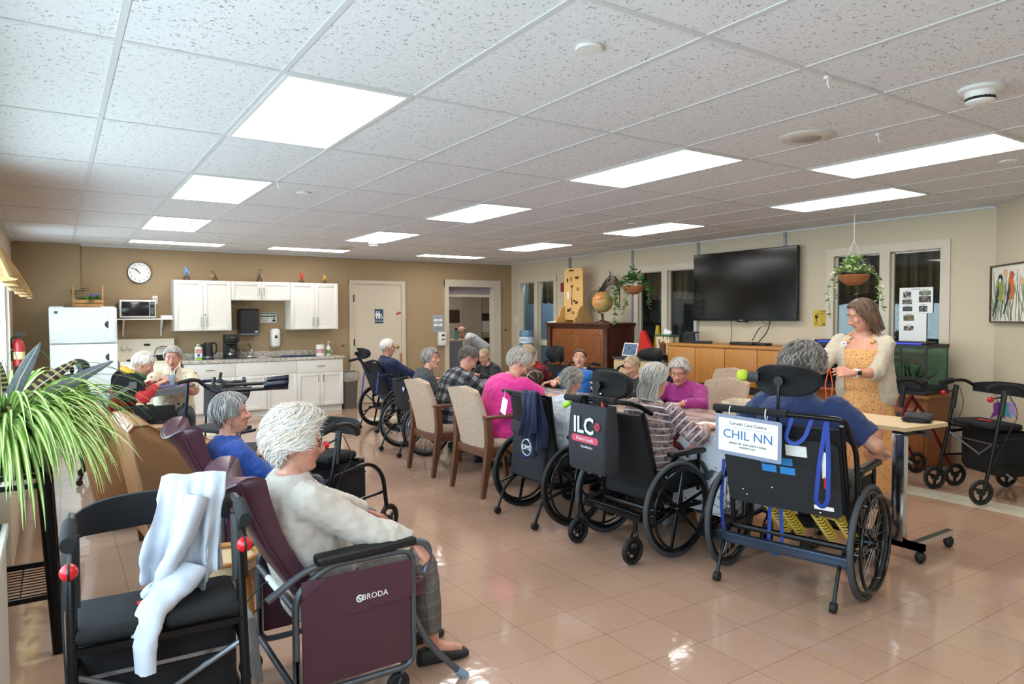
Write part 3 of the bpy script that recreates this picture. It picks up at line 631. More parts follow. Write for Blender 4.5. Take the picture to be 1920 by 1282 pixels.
def hand(L, w_, a, nm): MB().b2((-w_, -.041, -.02), (w_, -.039, L)).build(nm, M_ink, t).rotation_euler = (0, R(a), 0)
hand(.075, .004, -38, 'hour_hand'); hand(.11, .003, -50, 'minute_hand')
t = thing('thermostat_knob', 'small dark outlet on the tan wall beside the restroom door', 'outlet', (4.1, YB - .001, 1.02)); MB().b2((-.02, -.006, -.015), (.02, 0, .015), .002).cyl((0, 0, 0), (0, -.012, 0), .01).build('outlet', mat('outlet_brown', '#5b4a3a', .5), t)
t = thing('restroom_sign', 'blue RESTROOM sign with white figures on the cream door', 'sign', (4.75, YB - .013, 1.52)); MB().b2((-.08, -.005, -.125), (.08, 0, .125), .002).build('plate', mat('sign_blue', '#1d4468', .45), t); mb = MB()
def fig(x): mb.ell((x, -.0055, .075), (.013, .002, .013), 10); mb.prism([(-.02, .055), (.02, .055), (.026, .0), (.016, .0), (.012, .03), (.012, -.045), (-.012, -.045), (-.012, .03), (-.016, .0), (-.026, .0)], .0015, TR(x, -.005, 0) @ FR)
fig(-.047); fig(0); mb.ell((.042, -.0055, .03), (.01, .002, .01), 8); mb.ring((.046, -.006, -.025), (0, 1, 0), .02, .004, 16, 5); mb.tube([(.042, -.006, .02), (.042, -.006, -.008), (.062, -.006, -.012), (.07, -.006, -.04)], .005, 5); mb.build('pictogram', M_paper, t); text('lettering', 'RESTROOM', .03, M_paper, TR(0, -.0055, -.088) @ FR, t)
t = thing('door_flag', 'red and white door tag hanging on the restroom door', 'tag', (5.1, YB - .013, 1.53)); MB().prism(rr(.1, .04, .008), .004, TR(.02, 0, .04) @ roty(-25) @ FR).build('red_tag', mat('tag_red', '#a8473f', .5), t); MB().tube(rnd_path([(-.02, -.004, .02), (-.055, -.004, 0), (-.055, -.004, -.11), (-.015, -.004, -.11), (-.015, -.004, .0)], .03), .003, 5).build('loop', M_wht, t)
t = thing('wall_calendar', 'grey activity calendar sheet on the tan wall beside the doorway', 'notice', (5.915, YB - .001, 1.385)); MB().b2((-.105, -.004, -.15), (.105, 0, .15)).build('sheet', mat('calendar_grey', '#9aa3ab', .7), t); mb = MB()
for a in (-.048, .048):
    for b in (.06, -.03): MB().b2((a - .04, -.006, b - .02), (a + .04, -.004, b + .02)).build('white_panel', M_paper, t)
for k in range(5): mb.b2((-.09, -.0055, .1 + k * .0001 - .0), (.06, -.0045, .106))
for k in range(4): mb.b2((-.08, -.0055, -.08 - k * .015), (.08, -.0045, -.076 - k * .015))
mb.build('print', M_seal, t)
t = thing('hand_sanitizer_dispenser', 'white sanitizer dispenser mounted beside the open doorway', 'dispenser', (5.97, YB - .001, 1.1)); MB().b2((-.075, -.1, -.13), (.075, 0, .13), .02).build('cover', M_wht, t); MB().b2((-.03, -.103, .05), (.03, -.099, .08)).b2((-.04, -.103, -.02), (.04, -.099, -.005)).build('print', M_ink, t)
t = thing('light_switch', 'dark round switch plate right of the open doorway', 'switch', (7.4, YB - .001, 1.24)); MB().b2((-.035, -.006, -.05), (.035, 0, .05), .002).build('plate', M_tan, t); MB().cyl((0, -.004, 0), (0, -.015, 0), .02, 14).build('knob', M_ink, t)
t = thing('light_switch', 'beige double switch plate on the cream wall in the far corner', 'switch', (XR - .001, 11.3, 1.43)); MB().b2((-.006, -.05, -.06), (0, .05, .06), .002).build('plate', M_ivory, t); MB().b2((-.012, -.03, -.025), (-.005, -.01, .025)).b2((-.012, .01, -.025), (-.005, .03, .025)).build('toggle', M_ivory, t)
# bird figurines
def bird(x, lab, body, wing, belly, h=.12, yaw=0, tilt=30):
    t = thing('bird_figurine', lab, 'figurine', (x, 11.22, 2.062), yaw, 'bird figurines on the wall cabinets'); s = h / .14
    MB().loft([[(r * math.cos(a) * s * (1 + .2 * math.sin(3 * a)), r * math.sin(a) * s, z * s) for a in [k * PI / 5 for k in range(10)]] for r, z in ((.04, 0), (.036, .02), (.024, .045), (.016, .05))]).build('stump', mat('stump_brown', '#5d4434', .7, bump=(60, .6)), t)
    Q = TR(0, 0, .085 * s) @ roty(-tilt)
    b = MB().tube([(-.045 * s, 0, -.02 * s), (-.02 * s, 0, -.01 * s), (0, 0, 0), (.02 * s, 0, .015 * s), (.032 * s, 0, .03 * s), (.045 * s, 0, .042 * s)], [.006 * s, .02 * s, .028 * s, .026 * s, .018 * s, .003], 10, M=Q).ell((.036 * s, 0, .036 * s), .019 * s, 10, Q).build('body', body, t)
    for sg in (-1, 1): MB().tube([(.01 * s, sg * .024 * s, .012 * s), (-.03 * s, sg * .022 * s, -.008 * s), (-.06 * s, sg * .01 * s, -.03 * s)], [.012 * s, .012 * s, .003 * s], 8, M=Q, flat=.4).build('wing', wing, b)
    MB().tube([(-.035 * s, 0, -.016 * s), (-.1 * s, 0, -.05 * s)], [.01 * s, .008 * s], 8, flat=.4, M=Q).build('tail', wing, b); MB().tube([(.05 * s, 0, .036 * s), (.066 * s, 0, .034 * s)], [.006 * s, .001], 6, M=Q).build('beak', M_ink, b); MB().ell((.01 * s, 0, -.006 * s), (.022 * s, .022 * s, .024 * s), 10, Q).build('breast', belly, b)
bm_ = lambda n, c: mat(n, c, .5)
bird(1.64, 'blue jay figurine, leftmost bird on the wall cabinets', bm_('jay_blue', '#6d8fb0'), bm_('jay_wing', '#46688c'), bm_('jay_pale', '#b9c4c9'), .18, 0, 55)
bird(2.02, 'small brown sparrow figurine second from the left on the cabinets', bm_('sparrow', '#7c5a40'), bm_('sparrow_wing', '#5a3c2a'), bm_('sparrow_pale', '#c2a98a'), .14, 180, 25)
bird(2.68, 'long-tailed brown thrush figurine in the middle of the cabinet tops', bm_('thrush', '#7a6550'), bm_('thrush_wing', '#4e3c2e'), bm_('thrush_pale', '#cbb89b'), .18, 0, 40)
bird(3.34, 'bright red cardinal figurine on the right wall cabinet', bm_('cardinal', '#c23a22'), bm_('cardinal_wing', '#9c2c1b'), bm_('cardinal_b', '#d04a2c'), .15, 0, 60)
bird(3.72, 'yellow and black bird figurine at the right end of the cabinets', bm_('finch', '#c9a03a'), bm_('finch_wing', '#2c2722'), bm_('finch_b', '#d8b045'), .13, 0, 55)
t = thing('fire_extinguisher', 'red fire extinguisher on the wall by the window beyond the feathers', 'fire extinguisher', (-.38, 10.35, .93)); MB().lathe([(.001, 0), (.06, .0), (.062, .02), (.062, .26), (.04, .31), (.02, .33), (.001, .33)], 20).build('cylinder', mat('extinguisher_red', '#9c1f1d', .3), t); MB().lathe([(.0628, .08), (.0628, .17)], 20).build('label', mat('label_yellow', '#c9b98a', .6), t); MB().tube([(0, 0, .33), (0, 0, .36)], .018, 10).box((.03, -.01, .375), (.11, .02, .012)).box((.03, -.01, .4), (.11, .02, .01), roty(-12)).build('valve', M_black, t); MB().tube(rnd_path([(-.02, 0, .355), (-.07, 0, .34), (-.075, 0, .12), (-.07, -.02, .06)], .05), .009, 8).build('hose', M_black, t); MB().b2((-.09, -.03, .1), (-.06, .03, .2)).build('bracket', M_black, t)
# ------------------------------------------------------------------ right wall furniture
def wood(name, c1, c2, axis='z', sc_=6, rough=.4, grain=14):
    m, t = newmat(name, rough); o = t.obj()
    st = {'x': (.12, 1, 1), 'y': (1, .12, 1), 'z': (1, 1, .12)}[axis]
    v = t.mapping(o, st); n = t.noise(v, sc_ * 6, 5, .65, .6); n2 = t.noise(v, sc_ * grain, 2)
    t.base(t.mix(t.math('ADD', t.math('MULTIPLY', n, .75), t.math('MULTIPLY', n2, .25)), hexlin(c1), hexlin(c2))); t.bump(n2, .06, .003); return m
M_oak = wood('oak_orange', '#8f5720', '#c98d45'); M_oakh = wood('oak_orange_flat', '#8f5720', '#c98d45', 'y'); M_maple = wood('maple_light', '#bda37a', '#d5bd94'); M_mahog = wood('mahogany', '#2c120b', '#5b2a18', 'z', 5, .28); M_burl = wood('walnut_panel', '#5a2d14', '#8f5327', 'z', 3, .25); M_toy = wood('birch_toy', '#c99a55', '#dfb573', 'z', 4, .5); M_walnut = wood('walnut_chair', '#4a2c1c', '#6d452d', 'z', 6, .4); M_cherry = wood('cherry_stand', '#6d3a1a', '#97582b', 'z', 5, .35)
M_darktop = mat('dark_worktop', '#38363a', .3)
# long sideboard x 6.95..7.5, y 4.4..6.7
t = thing('sideboard', 'long orange oak sideboard under the television', 'sideboard', (7.24, 5.72, 0)); MB().b2((-.27, -.96, .06), (.27, .96, 1.1)).build('body', M_oak, t); MB().b2((-.3, -.98, 1.1), (.29, .975, 1.135), .004).build('top', M_oakh, t); MB().b2((-.24, -.94, 0), (.25, .94, .06)).build('plinth', M_black, t)
for k in range(4):
    y0 = -.955 + k * .478; MB().b2((-.292, y0 + .004, .64), (-.27, y0 + .474, 1.09), .003).build('door', M_oak, t); MB().b2((-.292, y0 + .004, .08), (-.27, y0 + .474, .545), .003).build('door', M_oak, t)
MB().b2((-.285, -.955, .555), (-.268, .955, .63)).build('finger_groove', M_ink, t)
for yy in (-.24, -.02): MB().prism(rr(.06, .07, .015), .012, TR(-.292, yy, .72) @ basis((0, -1, 0), (0, 0, 1))).build('safety_latch', M_wht, t)
# light cabinet with dark top y 6.72..7.75
t = thing('low_cabinet', 'light maple cabinet with a dark worktop beside the piano', 'cabinet', (7.22, 7.25, 0)); MB().b2((-.28, -.52, .08), (.3, .5, .87)).b2((-.24, -.5, 0), (.3, .48, .08)).build('body', M_maple, t); MB().b2((-.31, -.53, .87), (.3, .52, .905), .004).build('worktop', M_darktop, t)
for y0 in (-.51, -.005):
    d = MB().b2((-.3, y0, .1), (-.28, y0 + .495, .85), .003).build('door', M_maple, t)
# piano
t = thing('upright_piano', 'dark carved upright piano against the cream wall', 'piano', (7.22, 8.72, 0)); W = .78
MB().b2((-.2, -W, .1), (.3, W, 1.36)).b2((-.27, -W, .0), (.3, -W + .06, .62)).b2((-.27, W - .06, .0), (.3, W, .62)).build('case', M_mahog, t)
MB().b2((-.25, -W - .04, 1.36), (.31, W + .04, 1.4), .012).b2((-.22, -W - .02, 1.33), (.3, W + .02, 1.36), .006).build('lid', M_mahog, t)
MB().b2((-.52, -W + .01, .6), (-.18, W - .01, .66), .01).b2((-.52, -W + .02, .66), (-.47, W - .02, .69), .006).build('key_bed', M_mahog, t)
MB().b2((-.46, -W + .1, .662), (-.3, W - .1, .678)).build('keys', M_ivory, t)
for s in (-1, 1):
    MB().lathe([(.05, .0), (.05, .05), (.035, .08), (.045, .3), (.035, .52), (.05, .56), (.05, .6)], 14, TR(-.46, s * (W - .06), 0)).build('leg', M_mahog, t)
    MB().lathe([(.055, .66), (.05, .7), (.045, .8), (.045, 1.2), (.055, 1.28), (.06, 1.33)], 14, TR(-.22, s * (W - .055), 0)).build('column', M_mahog, t); MB().tube(rnd_path([(-.3, s * (W - .06), .68), (-.4, s * (W - .06), .7), (-.48, s * (W - .06), .68)], .05), .05, 10).build('cheek', M_mahog, t)
pn = MB().b2((-.215, -W + .12, .76), (-.2, W - .12, 1.3), .004).build('front_panel', M_burl, t)
mb = MB(); rn = random.Random(5)
def scroll(y, z, r, a0, turns, s=1): return [(-.218, y + s * r * (1 - k / 22 * .75) * math.cos(a0 + turns * k / 22), z + r * (1 - k / 22 * .75) * math.sin(a0 + turns * k / 22)) for k in range(23)]
for c in (-.32, .32):
    for sx in (-1, 1):
        for sz in (-1, 1):
            y, z = c + sx * .22, 1.03 + sz * .19; mb.tube(scroll(y, z, .05, sz * 1.2, 5 * sz, sx), .005, 5); mb.tube(scroll(y - sx * .07, z + sz * .01, .03, -sz * 1.2, -5 * sz, sx), .004, 5)
        mb.tube([(-.218, c + sx * .25 + .012 * math.sin(k), .92 + k * .022) for k in range(11)], .0045, 5)
    for sz in (-1, 1): mb.tube([(-.218, c - .2 + k * .04, 1.03 + sz * (.215 - .05 * math.sin(PI * k / 10))) for k in range(11)], .005, 5)
for k in range(16): mb.ell((-.216, .03 * math.sin(k * 1.9), .82 + k * .028), (.006, .016, .014), 8)
for k in range(26): mb.ell((-.216, rn.choice((-1, 1)) * (.52 + rn.uniform(-.03, .03)), .8 + k * .018), (.005, .012, .009), 8)
mb.build('carving', mat('carving_gold', '#8f5a31', .3), pn)
MB().b2((-.21, -W + .06, .68), (-.19, W - .06, .75)).b2((-.2, -W + .07, .15), (-.185, W - .07, .58)).build('lower_panel', M_burl, t)
t = thing('sheet_music', 'thin stack of papers on the piano lid at its far end', 'papers', (7.12, 9.36, 1.402)); MB().b2((-.12, -.1, 0), (.12, .15, .012)).b2((-.1, -.1, .012), (.11, .08, .02)).build('papers', M_paper, t)
# toy board on piano
t = thing('activity_board', 'tall birch busy board with locks and latches on scalloped feet atop the piano', 'activity board', (7.2, 9.03, 1.402), 12)
MB().prism(rr(.4, .86, .06), .02, TR(0, 0, .47) @ basis((0, -1, 0), (0, 0, 1))).build('panel', M_toy, t)
for y in (-.19, .19):
    poly = [(-.24, 0), (.24, 0), (.235, .06), (.17, .1), (.13, .2), (.07, .27), (-.07, .27), (-.13, .2), (-.17, .1), (-.235, .06)]
    MB().prism(poly, .018, TR(0, y + .009, 0) @ rotx(90)).build('foot', M_toy, t)
M_lock = mat('latch_dark', '#3a2a20', .4, .6); M_redk = mat('knob_red', '#a02822', .4); X0 = -.022
def lat(nm, m, *bs):
    mb = MB()
    for (y, z, w_, h_) in bs: mb.box((X0 - .006, y, z), (.016, w_, h_), bev=.003)
    mb.build(nm, m, t)
lat('latch', M_lock, (.12, .7, .022, .06)); lat('latch', M_lock, (-.08, .73, .07, .02), (-.08, .75, .07, .012)); lat('latch', M_lock, (.04, .72, .012, .07)); lat('light_switch_toy', M_wht, (.1, .45, .05, .12)); lat('hinge', M_lock, (-.02, .36, .04, .03), (-.07, .33, .05, .04)); lat('latch', M_lock, (-.1, .15, .05, .02), (-.1, .12, .05, .02)); lat('hasp', M_lock, (.1, .2, .05, .04)); lat('chain', M_lock, (.03, .35, .01, .12)); lat('carry_slot', M_ink, (.04, .86, .09, .025))
MB().ell((X0, .03, .6), (.025, .025, .025), 12).build('red_knob', M_redk, t); MB().cyl((X0, .03, .58), (X0, .03, .4), .004, 6).build('cord', M_lock, t)
for y, z in ((-.1, .55), (.06, .22), (-.0, .16)): MB().ring((X0 - .006, y, z), (1, 0, 0), .02, .005, 14, 6).build('ring', M_lock, t)
# note-shaped metal wall art and globe
M_iron = mat('black_iron', '#1a1714', .5, .4)
t = thing('music_note_art', 'black metal music-staff sculpture curling along the wall above the globe', 'wall art', (7.44, 8.35, 1.9))
for k in range(5):
    o = k * .032; MB().tube([(-.02, y, z - o) for y, z in [(.5, -.12), (.42, -.08), (.32, .0), (.22, .1), (.12, .2), (.02, .25), (-.08, .23), (-.16, .15), (-.19, .05), (-.19, -.05)]], .008, 6).build('staff_line', M_iron, t)
for y, z in ((.3, -.06), (.22, .0), (.05, .18)): MB().ell((-.03, y, z), (.012, .028, .02), 10).tube([(-.03, y - .02, z), (-.03, y - .02, z + .14), (-.03, y - .06, z + .1)], .006, 5).build('note', M_iron, t)
MB().box((.01, 0, .05), (.06, .012, .012)).build('bracket', M_iron, t)
def m_globe():
    m, t_ = newmat('globe_map', .35); o = t_.obj(); n = t_.noise(o, 9, 5, .55); c = t_.mix(t_.ramp(n, (.5, 0.), (.52, 1.)), hexlin('#c0975c'), hexlin('#9b9a5c')); c = t_.mix(t_.ramp(t_.noise(o, 5, 2), (.55, 0.), (.6, 1.)), c, hexlin('#c47e3d')); t_.base(c); return m
t = thing('desk_globe', 'antique-toned globe on a turned wooden stand at the near end of the piano', 'globe', (7.1, 8.2, 1.402)); MB().lathe([(.001, 0), (.11, 0), (.11, .015), (.06, .03), (.02, .045), (.018, .11), (.03, .13), (.001, .13)], 20).build('stand', M_mahog, t)
g = MB().ell((0, 0, .32), .165, 32).build('sphere', m_globe(), t); MB().ring((0, 0, .32), (.2, .3, 1), .1665, .003, 40, 5).build('equator_band', mat('globe_band', '#a5532c', .4), g)
MB().tube([(0 + .0, .185 * math.sin(a), .32 + .185 * math.cos(a)) for a in [R(-20 + k * 10) for k in range(21)]], .007, 6).build('meridian_arm', M_iron, t)
mb = MB()
for q in (.5, 1.0): mb.tube([(-.12 * q, .185 * math.sin(a) , .32 + .185 * math.cos(a)) for a in [R(0 + k * 12) for k in range(13)]], .004, 5)
mb.build('cage_wire', M_iron, t)
# hanging pothos
M_terra = mat('terracotta', '#a2653f', .5, var=(6, .15)); 
def m_pothos():
    m, t_ = newmat('pothos_leaf', .4); n = t_.noise(t_.obj(), 30, 3, .6); t_.base(t_.mix(t_.ramp(n, (.46, 0.), (.58, 1.)), hexlin('#4f7a33'), hexlin('#d3d9a8'))); return m
M_poth = m_pothos(); M_vine = mat('vine_stem', '#58713a', .5); M_leafg = mat('leaf_green', '#467a35', .4, var=(15, .35))
def heart(mb, p, d, s, rn):
    d = V(d).normalized(); sd = d.cross(V(rn.uniform(-.3, .3), rn.uniform(-.3, .3), 1)).normalized(); nn = sd.cross(d); p = V(p); P = [(0, 0), (-.12, .5), (.12, .62), (.45, .52), (.8, .24), (1.1, 0), (.8, -.24), (.45, -.52), (.12, -.62), (-.12, -.5)]
    vs = [p + d * x * s + sd * y * s + nn * (-.18 * abs(y) - .22 * x * x) * s * -1 for x, y in P] + [p + d * .45 * s - nn * .0 * s]; mb.add(vs, [(k, (k + 1) % 10, 10) for k in range(10)])
def hanging_plant(loc, lab, mleaf, seed, r, trails, ztop, dense, lsz, glab):
    t = thing('hanging_planter', lab, 'hanging plant', loc); rn = random.Random(seed)
    MB().lathe([(.02, -r * .72), (r * .45, -r * .66), (r * .8, -r * .4), (r, 0), (r * .95, 0), (r * .75, -r * .36), (r * .4, -r * .55), (.001, -r * .58)], 28).build('bowl', M_terra, t); MB().lathe([(r * .94, -.03), (.001, -.02)], 24).build('soil', mat('soil', '#33251b', .9, bump=(60, .8)), t)
    mb = MB()
    for k in range(3): a = k * 2.1 + .4; mb.tube([(r * .97 * math.cos(a), r * .97 * math.sin(a), -.005), (0, 0, .34), (0, 0, ZC - loc[2] - .002)], .0018, 5)
    mb.build('hanger_wire', M_steel, t); mb = MB()
    for k in range(dense):
        a = rn.uniform(0, 6.28); q = rn.uniform(.1, 1.15); p = V(r * q * math.cos(a), r * q * math.sin(a), .02 + (1.2 - q) * rn.uniform(.02, ztop)); heart(mb, p, (math.cos(a) + rn.uniform(-.6, .6), math.sin(a) + rn.uniform(-.6, .6), rn.uniform(-.6, .7)), lsz * rn.uniform(.7, 1.25), rn)
    mb.build('leaves', mleaf, t)
    for a, L, wob in trails:
        p = V(r * math.cos(a), r * math.sin(a), .02); pts = [p]; d = V(math.cos(a) * .8, math.sin(a) * .8, .2); mb = MB(); n = int(L / .035)
        for i in range(n): d = (d + V(rn.uniform(-wob, wob), rn.uniform(-wob, wob), -.55)).normalized(); p = p + d * .035; pts.append(p.copy())
        st = MB().tube(pts, .003, 5).build('vine', M_vine, t)
        for i, q in enumerate(pts[1:]):
            if i % 2 == 0 or rn.random() < .4: b = rn.uniform(0, 6.28); heart(mb, q, (math.cos(b), math.sin(b), -.6), lsz * rn.uniform(.6, 1.), rn)
        mb.build('vine_leaves', mleaf, st)
hanging_plant((6.9, 7.3, 1.93), 'trailing ivy in a terracotta bowl hung above the low cabinet', M_leafg, 11, .165, [(2.2, .62, .3), (2.6, .5, .35), (1.9, .42, .3), (-.9, .4, .4), (-1.4, .35, .3), (3.4, .5, .3)], .22, 55, .07, '')
hanging_plant((6.6, 3.86, 1.9), 'variegated trailing plant in a terracotta bowl hung over the fish tank', M_poth, 12, .15, [(2.4, .5, .3), (2.9, .35, .4), (-1.0, .36, .3), (-1.4, .45, .3), (.5, .3, .3)], .17, 150, .05, '')
# television
t = thing('television', 'large black wall-mounted flat television above the sideboard', 'television', (XR - .001, 5.87, 1.89)); MB().b2((-.1, -.81, -.455), (-.05, .81, .455), .006).build('case', M_black, t); MB().b2((-.102, -.8, -.435), (-.0995, .8, .446)).build('screen', mat('tv_screen', '#060708', .13), t); MB().b2((-.05, -.25, -.2), (0, .25, .2)).build('wall_mount', M_steel, t); MB().b2((-.1015, -.07, -.475), (-.06, .07, -.454)).build('sensor_bar', M_black, t); MB().prism(rr(.06, .01, .002), .001, TR(-.1008, 0, -.447) @ basis((0, -1, 0), (0, 0, 1))).build('logo_plate', mat('logo_grey', '#77797c', .4), t)
def cable(lab, pts, r=.004, m=M_ink, nm='cable'): o = MB().tube(rnd_path(pts, .08, 5), r, 6).build(nm, m); tag(o, lab, 'cable')
cable('black cable hanging from the left of the television to the sideboard', [(7.49, 6.07, 1.46), (7.49, 6.05, 1.3), (7.5, 6.07, 1.15)]); cable('thick cable from under the television to the black router', [(7.51, 5.56, 1.42), (7.46, 5.62, 1.32), (7.4, 5.66, 1.18)], .006); cable('white cable looping from the television to the flat black box', [(7.5, 5.5, 1.44), (7.47, 5.6, 1.36), (7.44, 5.78, 1.26), (7.36, 5.78, 1.15)], .004, M_wht); cable('pair of dark cables dropping behind the router at the television right', [(7.48, 5.45, 1.46), (7.46, 5.47, 1.3), (7.4, 5.56, 1.17)], .007)
t = thing('media_box', 'flat black set-top box on the sideboard under the television', 'electronics', (7.2, 5.62, 1.136)); MB().b2((-.08, -.17, 0), (.08, .17, .035), .006).build('box', M_black, t)
t = thing('router', 'small black box with feet on the sideboard right of the set-top box', 'electronics', (7.2, 5.36, 1.136)); MB().b2((-.06, -.1, .006), (.06, .1, .03), .006).build('box', M_black, t); MB().b2((-.05, -.09, 0), (.05, -.07, .008)).b2((-.05, .07, 0), (.05, .09, .008)).build('foot', M_black, t)
t = thing('cordless_phone', 'black cordless handset lying at the left end of the sideboard', 'phone', (7.2, 6.3, 1.136), 20); MB().b2((-.05, -.13, 0), (.05, .13, .03), .01).build('base', M_black, t); MB().tube([(0, .08, .03), (.0, .09, .13)], .008, 6).build('antenna', mat('antenna_blue', '#7590b5', .4), t)
# things on the low cabinet
t = thing('digital_photo_frame', 'white framed tablet display leaning on the low cabinet', 'photo frame', (7.05, 7.55, .907), 0); Q = roty(18); MB().prism(rr(.3, .2, .012), .014, Q @ TR(0, 0, .105) @ basis((0, -1, 0), (0, 0, 1))).build('bezel', M_wht, t)
m_, t_ = newmat('photo_picture', .15); n_ = t_.noise(t_.gen(), 6, 5, .7, 1.5); t_.base(t_.mix(t_.ramp(n_, (.35, 0.), (.7, 1.)), hexlin('#1b222b'), hexlin('#7391b0'))); t_.b.inputs['Emission Strength'].default_value = .25; t_.l(t_.b.inputs['Base Color'].links[0].from_socket, t_.b.inputs['Emission Color'])
MB().prism(rr(.26, .165, .004), .001, Q @ TR(-.015, 0, .105) @ basis((0, -1, 0), (0, 0, 1))).build('display', m_, t); MB().tube([(.03, 0, .12), (.1, 0, .004)], .006, 6).build('stand', M_black, t)
t = thing('red_pyramid', 'bright red triangular cushion-like block on a black turntable', 'game', (7.1, 7.2, .907)); MB().b2((-.09, -.19, 0), (.09, .16, .03), .006).build('tray', M_black, t); MB().prism([(-.17, .0), (.17, .0), (-.05, .35), (-.11, .36)], .05, TR(.0, .0, .031) @ basis((0, -1, 0), (0, 0, 1))).build('wedge', mat('toy_red', '#c41812', .45), t)
t = thing('yellow_wedge', 'yellow pointed block behind the red triangle', 'game', (7.34, 7.22, .907)); MB().prism([(-.1, 0), (.06, 0), (.0, .46), (-.03, .46)], .04, basis((0, -1, 0), (0, 0, 1))).build('wedge', mat('toy_yellow', '#b89a2a', .5), t)
t = thing('storage_tin', 'green and cream decorated tin with tissue on top beside the red triangle', 'tin', (7.12, 6.85, .907))
m_, t_ = newmat('tin_print', .4); v_ = t_.voro(t_.mapping(t_.obj(), (1, 1, .35)), 22); t_.base(t_.mix(t_.ramp(v_, (.3, 0.), (.4, 1.)), hexlin('#5b4637'), hexlin('#c9b894')))
MB().b2((-.1, -.13, .0), (.1, .13, .05), .004).build('base', mat('tin_green', '#2f6b47', .4), t); MB().b2((-.095, -.125, .05), (.095, .125, .31), .004).build('body', m_, t); MB().b2((-.1, -.14, .31), (.1, .14, .335), .008).build('lid', mat('tin_lid', '#2a5a3d', .4), t); MB().lathe([(.045, .06), (.047, .2), (.05, .205), (.02, .235), (.001, .24)], 14, TR(-.11, -.02, 0)).build('tower', mat('tin_brown', '#6d4230', .5), t); MB().ell((.0, .0, .36), (.05, .07, .04), 10).ell((.0, .03, .39), (.03, .03, .03), 8).build('tissue', M_paper, t)
t = thing('game_box', 'black box of dominoes beside the decorated tin', 'box', (7.25, 6.54, 1.137)); MB().prism([(-.11, 0), (.11, 0), (.09, .13), (-.11, .13)], .05, basis((0, -1, 0), (0, 0, 1))).build('box', M_black, t); text('lettering', 'GAME\nSET', .035, M_ivory, TR(-.001, 0, .06) @ basis((0, -1, 0), (0, 0, 1)) , t); MB().b2((-.02, -.1, .13), (.05, .1, .15)).build('lid', M_seal, t)
t = thing('black_tray', 'small black box at the near end of the low cabinet', 'box', (6.94, 6.81, .907)); MB().b2((-.06, -.07, 0), (.06, .05, .06), .004).build('box', M_black, t)
t = thing('laundry_hamper', 'pale grey round bin between piano and low cabinet', 'bin', (6.62, 7.98, 0)); MB().lathe([(.001, 0), (.2, 0), (.23, .68), (.245, .69), (.245, .72), (.22, .73), (.001, .735)], 28).build('drum', mat('hamper_grey', '#b5b0a6', .5), t)
# water cooler
t = thing('water_cooler', 'water cooler with a blue bottle in the far corner by the piano', 'water cooler', (7.25, 10.5, 0)); MB().b2((-.15, -.15, 0), (.15, .15, .88), .01).build('cabinet', M_wht, t); M_wat = mat('water_blue', '#6f97b5', .1, trans=.3); MB().lathe([(.001, .88), (.05, .88), (.06, .92), (.13, .95), (.13, 1.0), (.123, 1.02), (.13, 1.04), (.13, 1.1), (.123, 1.12), (.13, 1.14), (.13, 1.2), (.11, 1.25), (.001, 1.26)], 28).build('bottle', M_wat, t); MB().lathe([(.1315, 1.02), (.1315, 1.13)], 28).build('label', mat('label_paleblue', '#cfd9e6', .5), t); text('lettering', 'Water', .05, mat('ink_blue', '#2a4f8f', .5), TR(-.11, -.078, 1.075) @ basis((.58, -.815, 0), (0, 0, 1)), t)
for s in (-1, 1): MB().tube([(-.15, s * .05, .72), (-.19, s * .05, .71), (-.19, s * .05, .68)], .012, 8).build('tap', mat('tap_blue' if s < 0 else 'tap_red', '#3a6fb5' if s < 0 else '#b53a3a', .4), t)
# red alarm box
t = thing('alarm_box', 'dark red square alarm box on the wall beside the busy board', 'alarm', (XR - .001, 9.72, 2.02)); MB().b2((-.045, -.08, -.08), (0, .08, .08), .006).build('box', mat('alarm_red', '#7c2a26', .5), t); MB().tube(rnd_path([(-.02, -.1, .06), (-.02, -.13, .2), (-.02, -.13, .5)], .06), .008, 6).build('cable', M_cond, t)
# notices
t = thing('movie_notice', 'yellow movie afternoon flyer on the wall right of the television', 'notice', (XR - .001, 4.805, 1.465)); MB().b2((-.003, -.105, -.095), (0, .105, .095)).build('sheet', mat('flyer_yellow', '#c9a93a', .7), t); BW = basis((0, -1, 0), (0, 0, 1))
text('lettering', 'MOVIE\nAFTERNOON', .028, M_ink, TR(-.004, -.02, .068) @ BW, t); mb = MB()
for k in range(5): mb.b2((-.0045, -.085, .025 - k * .018), (-.003, .02, .028 - k * .018))
mb.b2((-.0045, -.06, -.072), (-.003, -.01, -.062)); mb.b2((-.0045, -.085, -.085), (-.003, .02, -.08)); mb.box((-.004, .06, .01), (.002, .035, .025)); mb.ell((-.004, .048, .03), (.001, .012, .012), 8); mb.ell((-.004, .072, .03), (.001, .012, .012), 8)
for q in (-.02, 0, .02): mb.tube([(-.004, .06, -.0), (-.004, .06 + q, -.08)], .002, 4)
mb.build('print', M_ink, t)
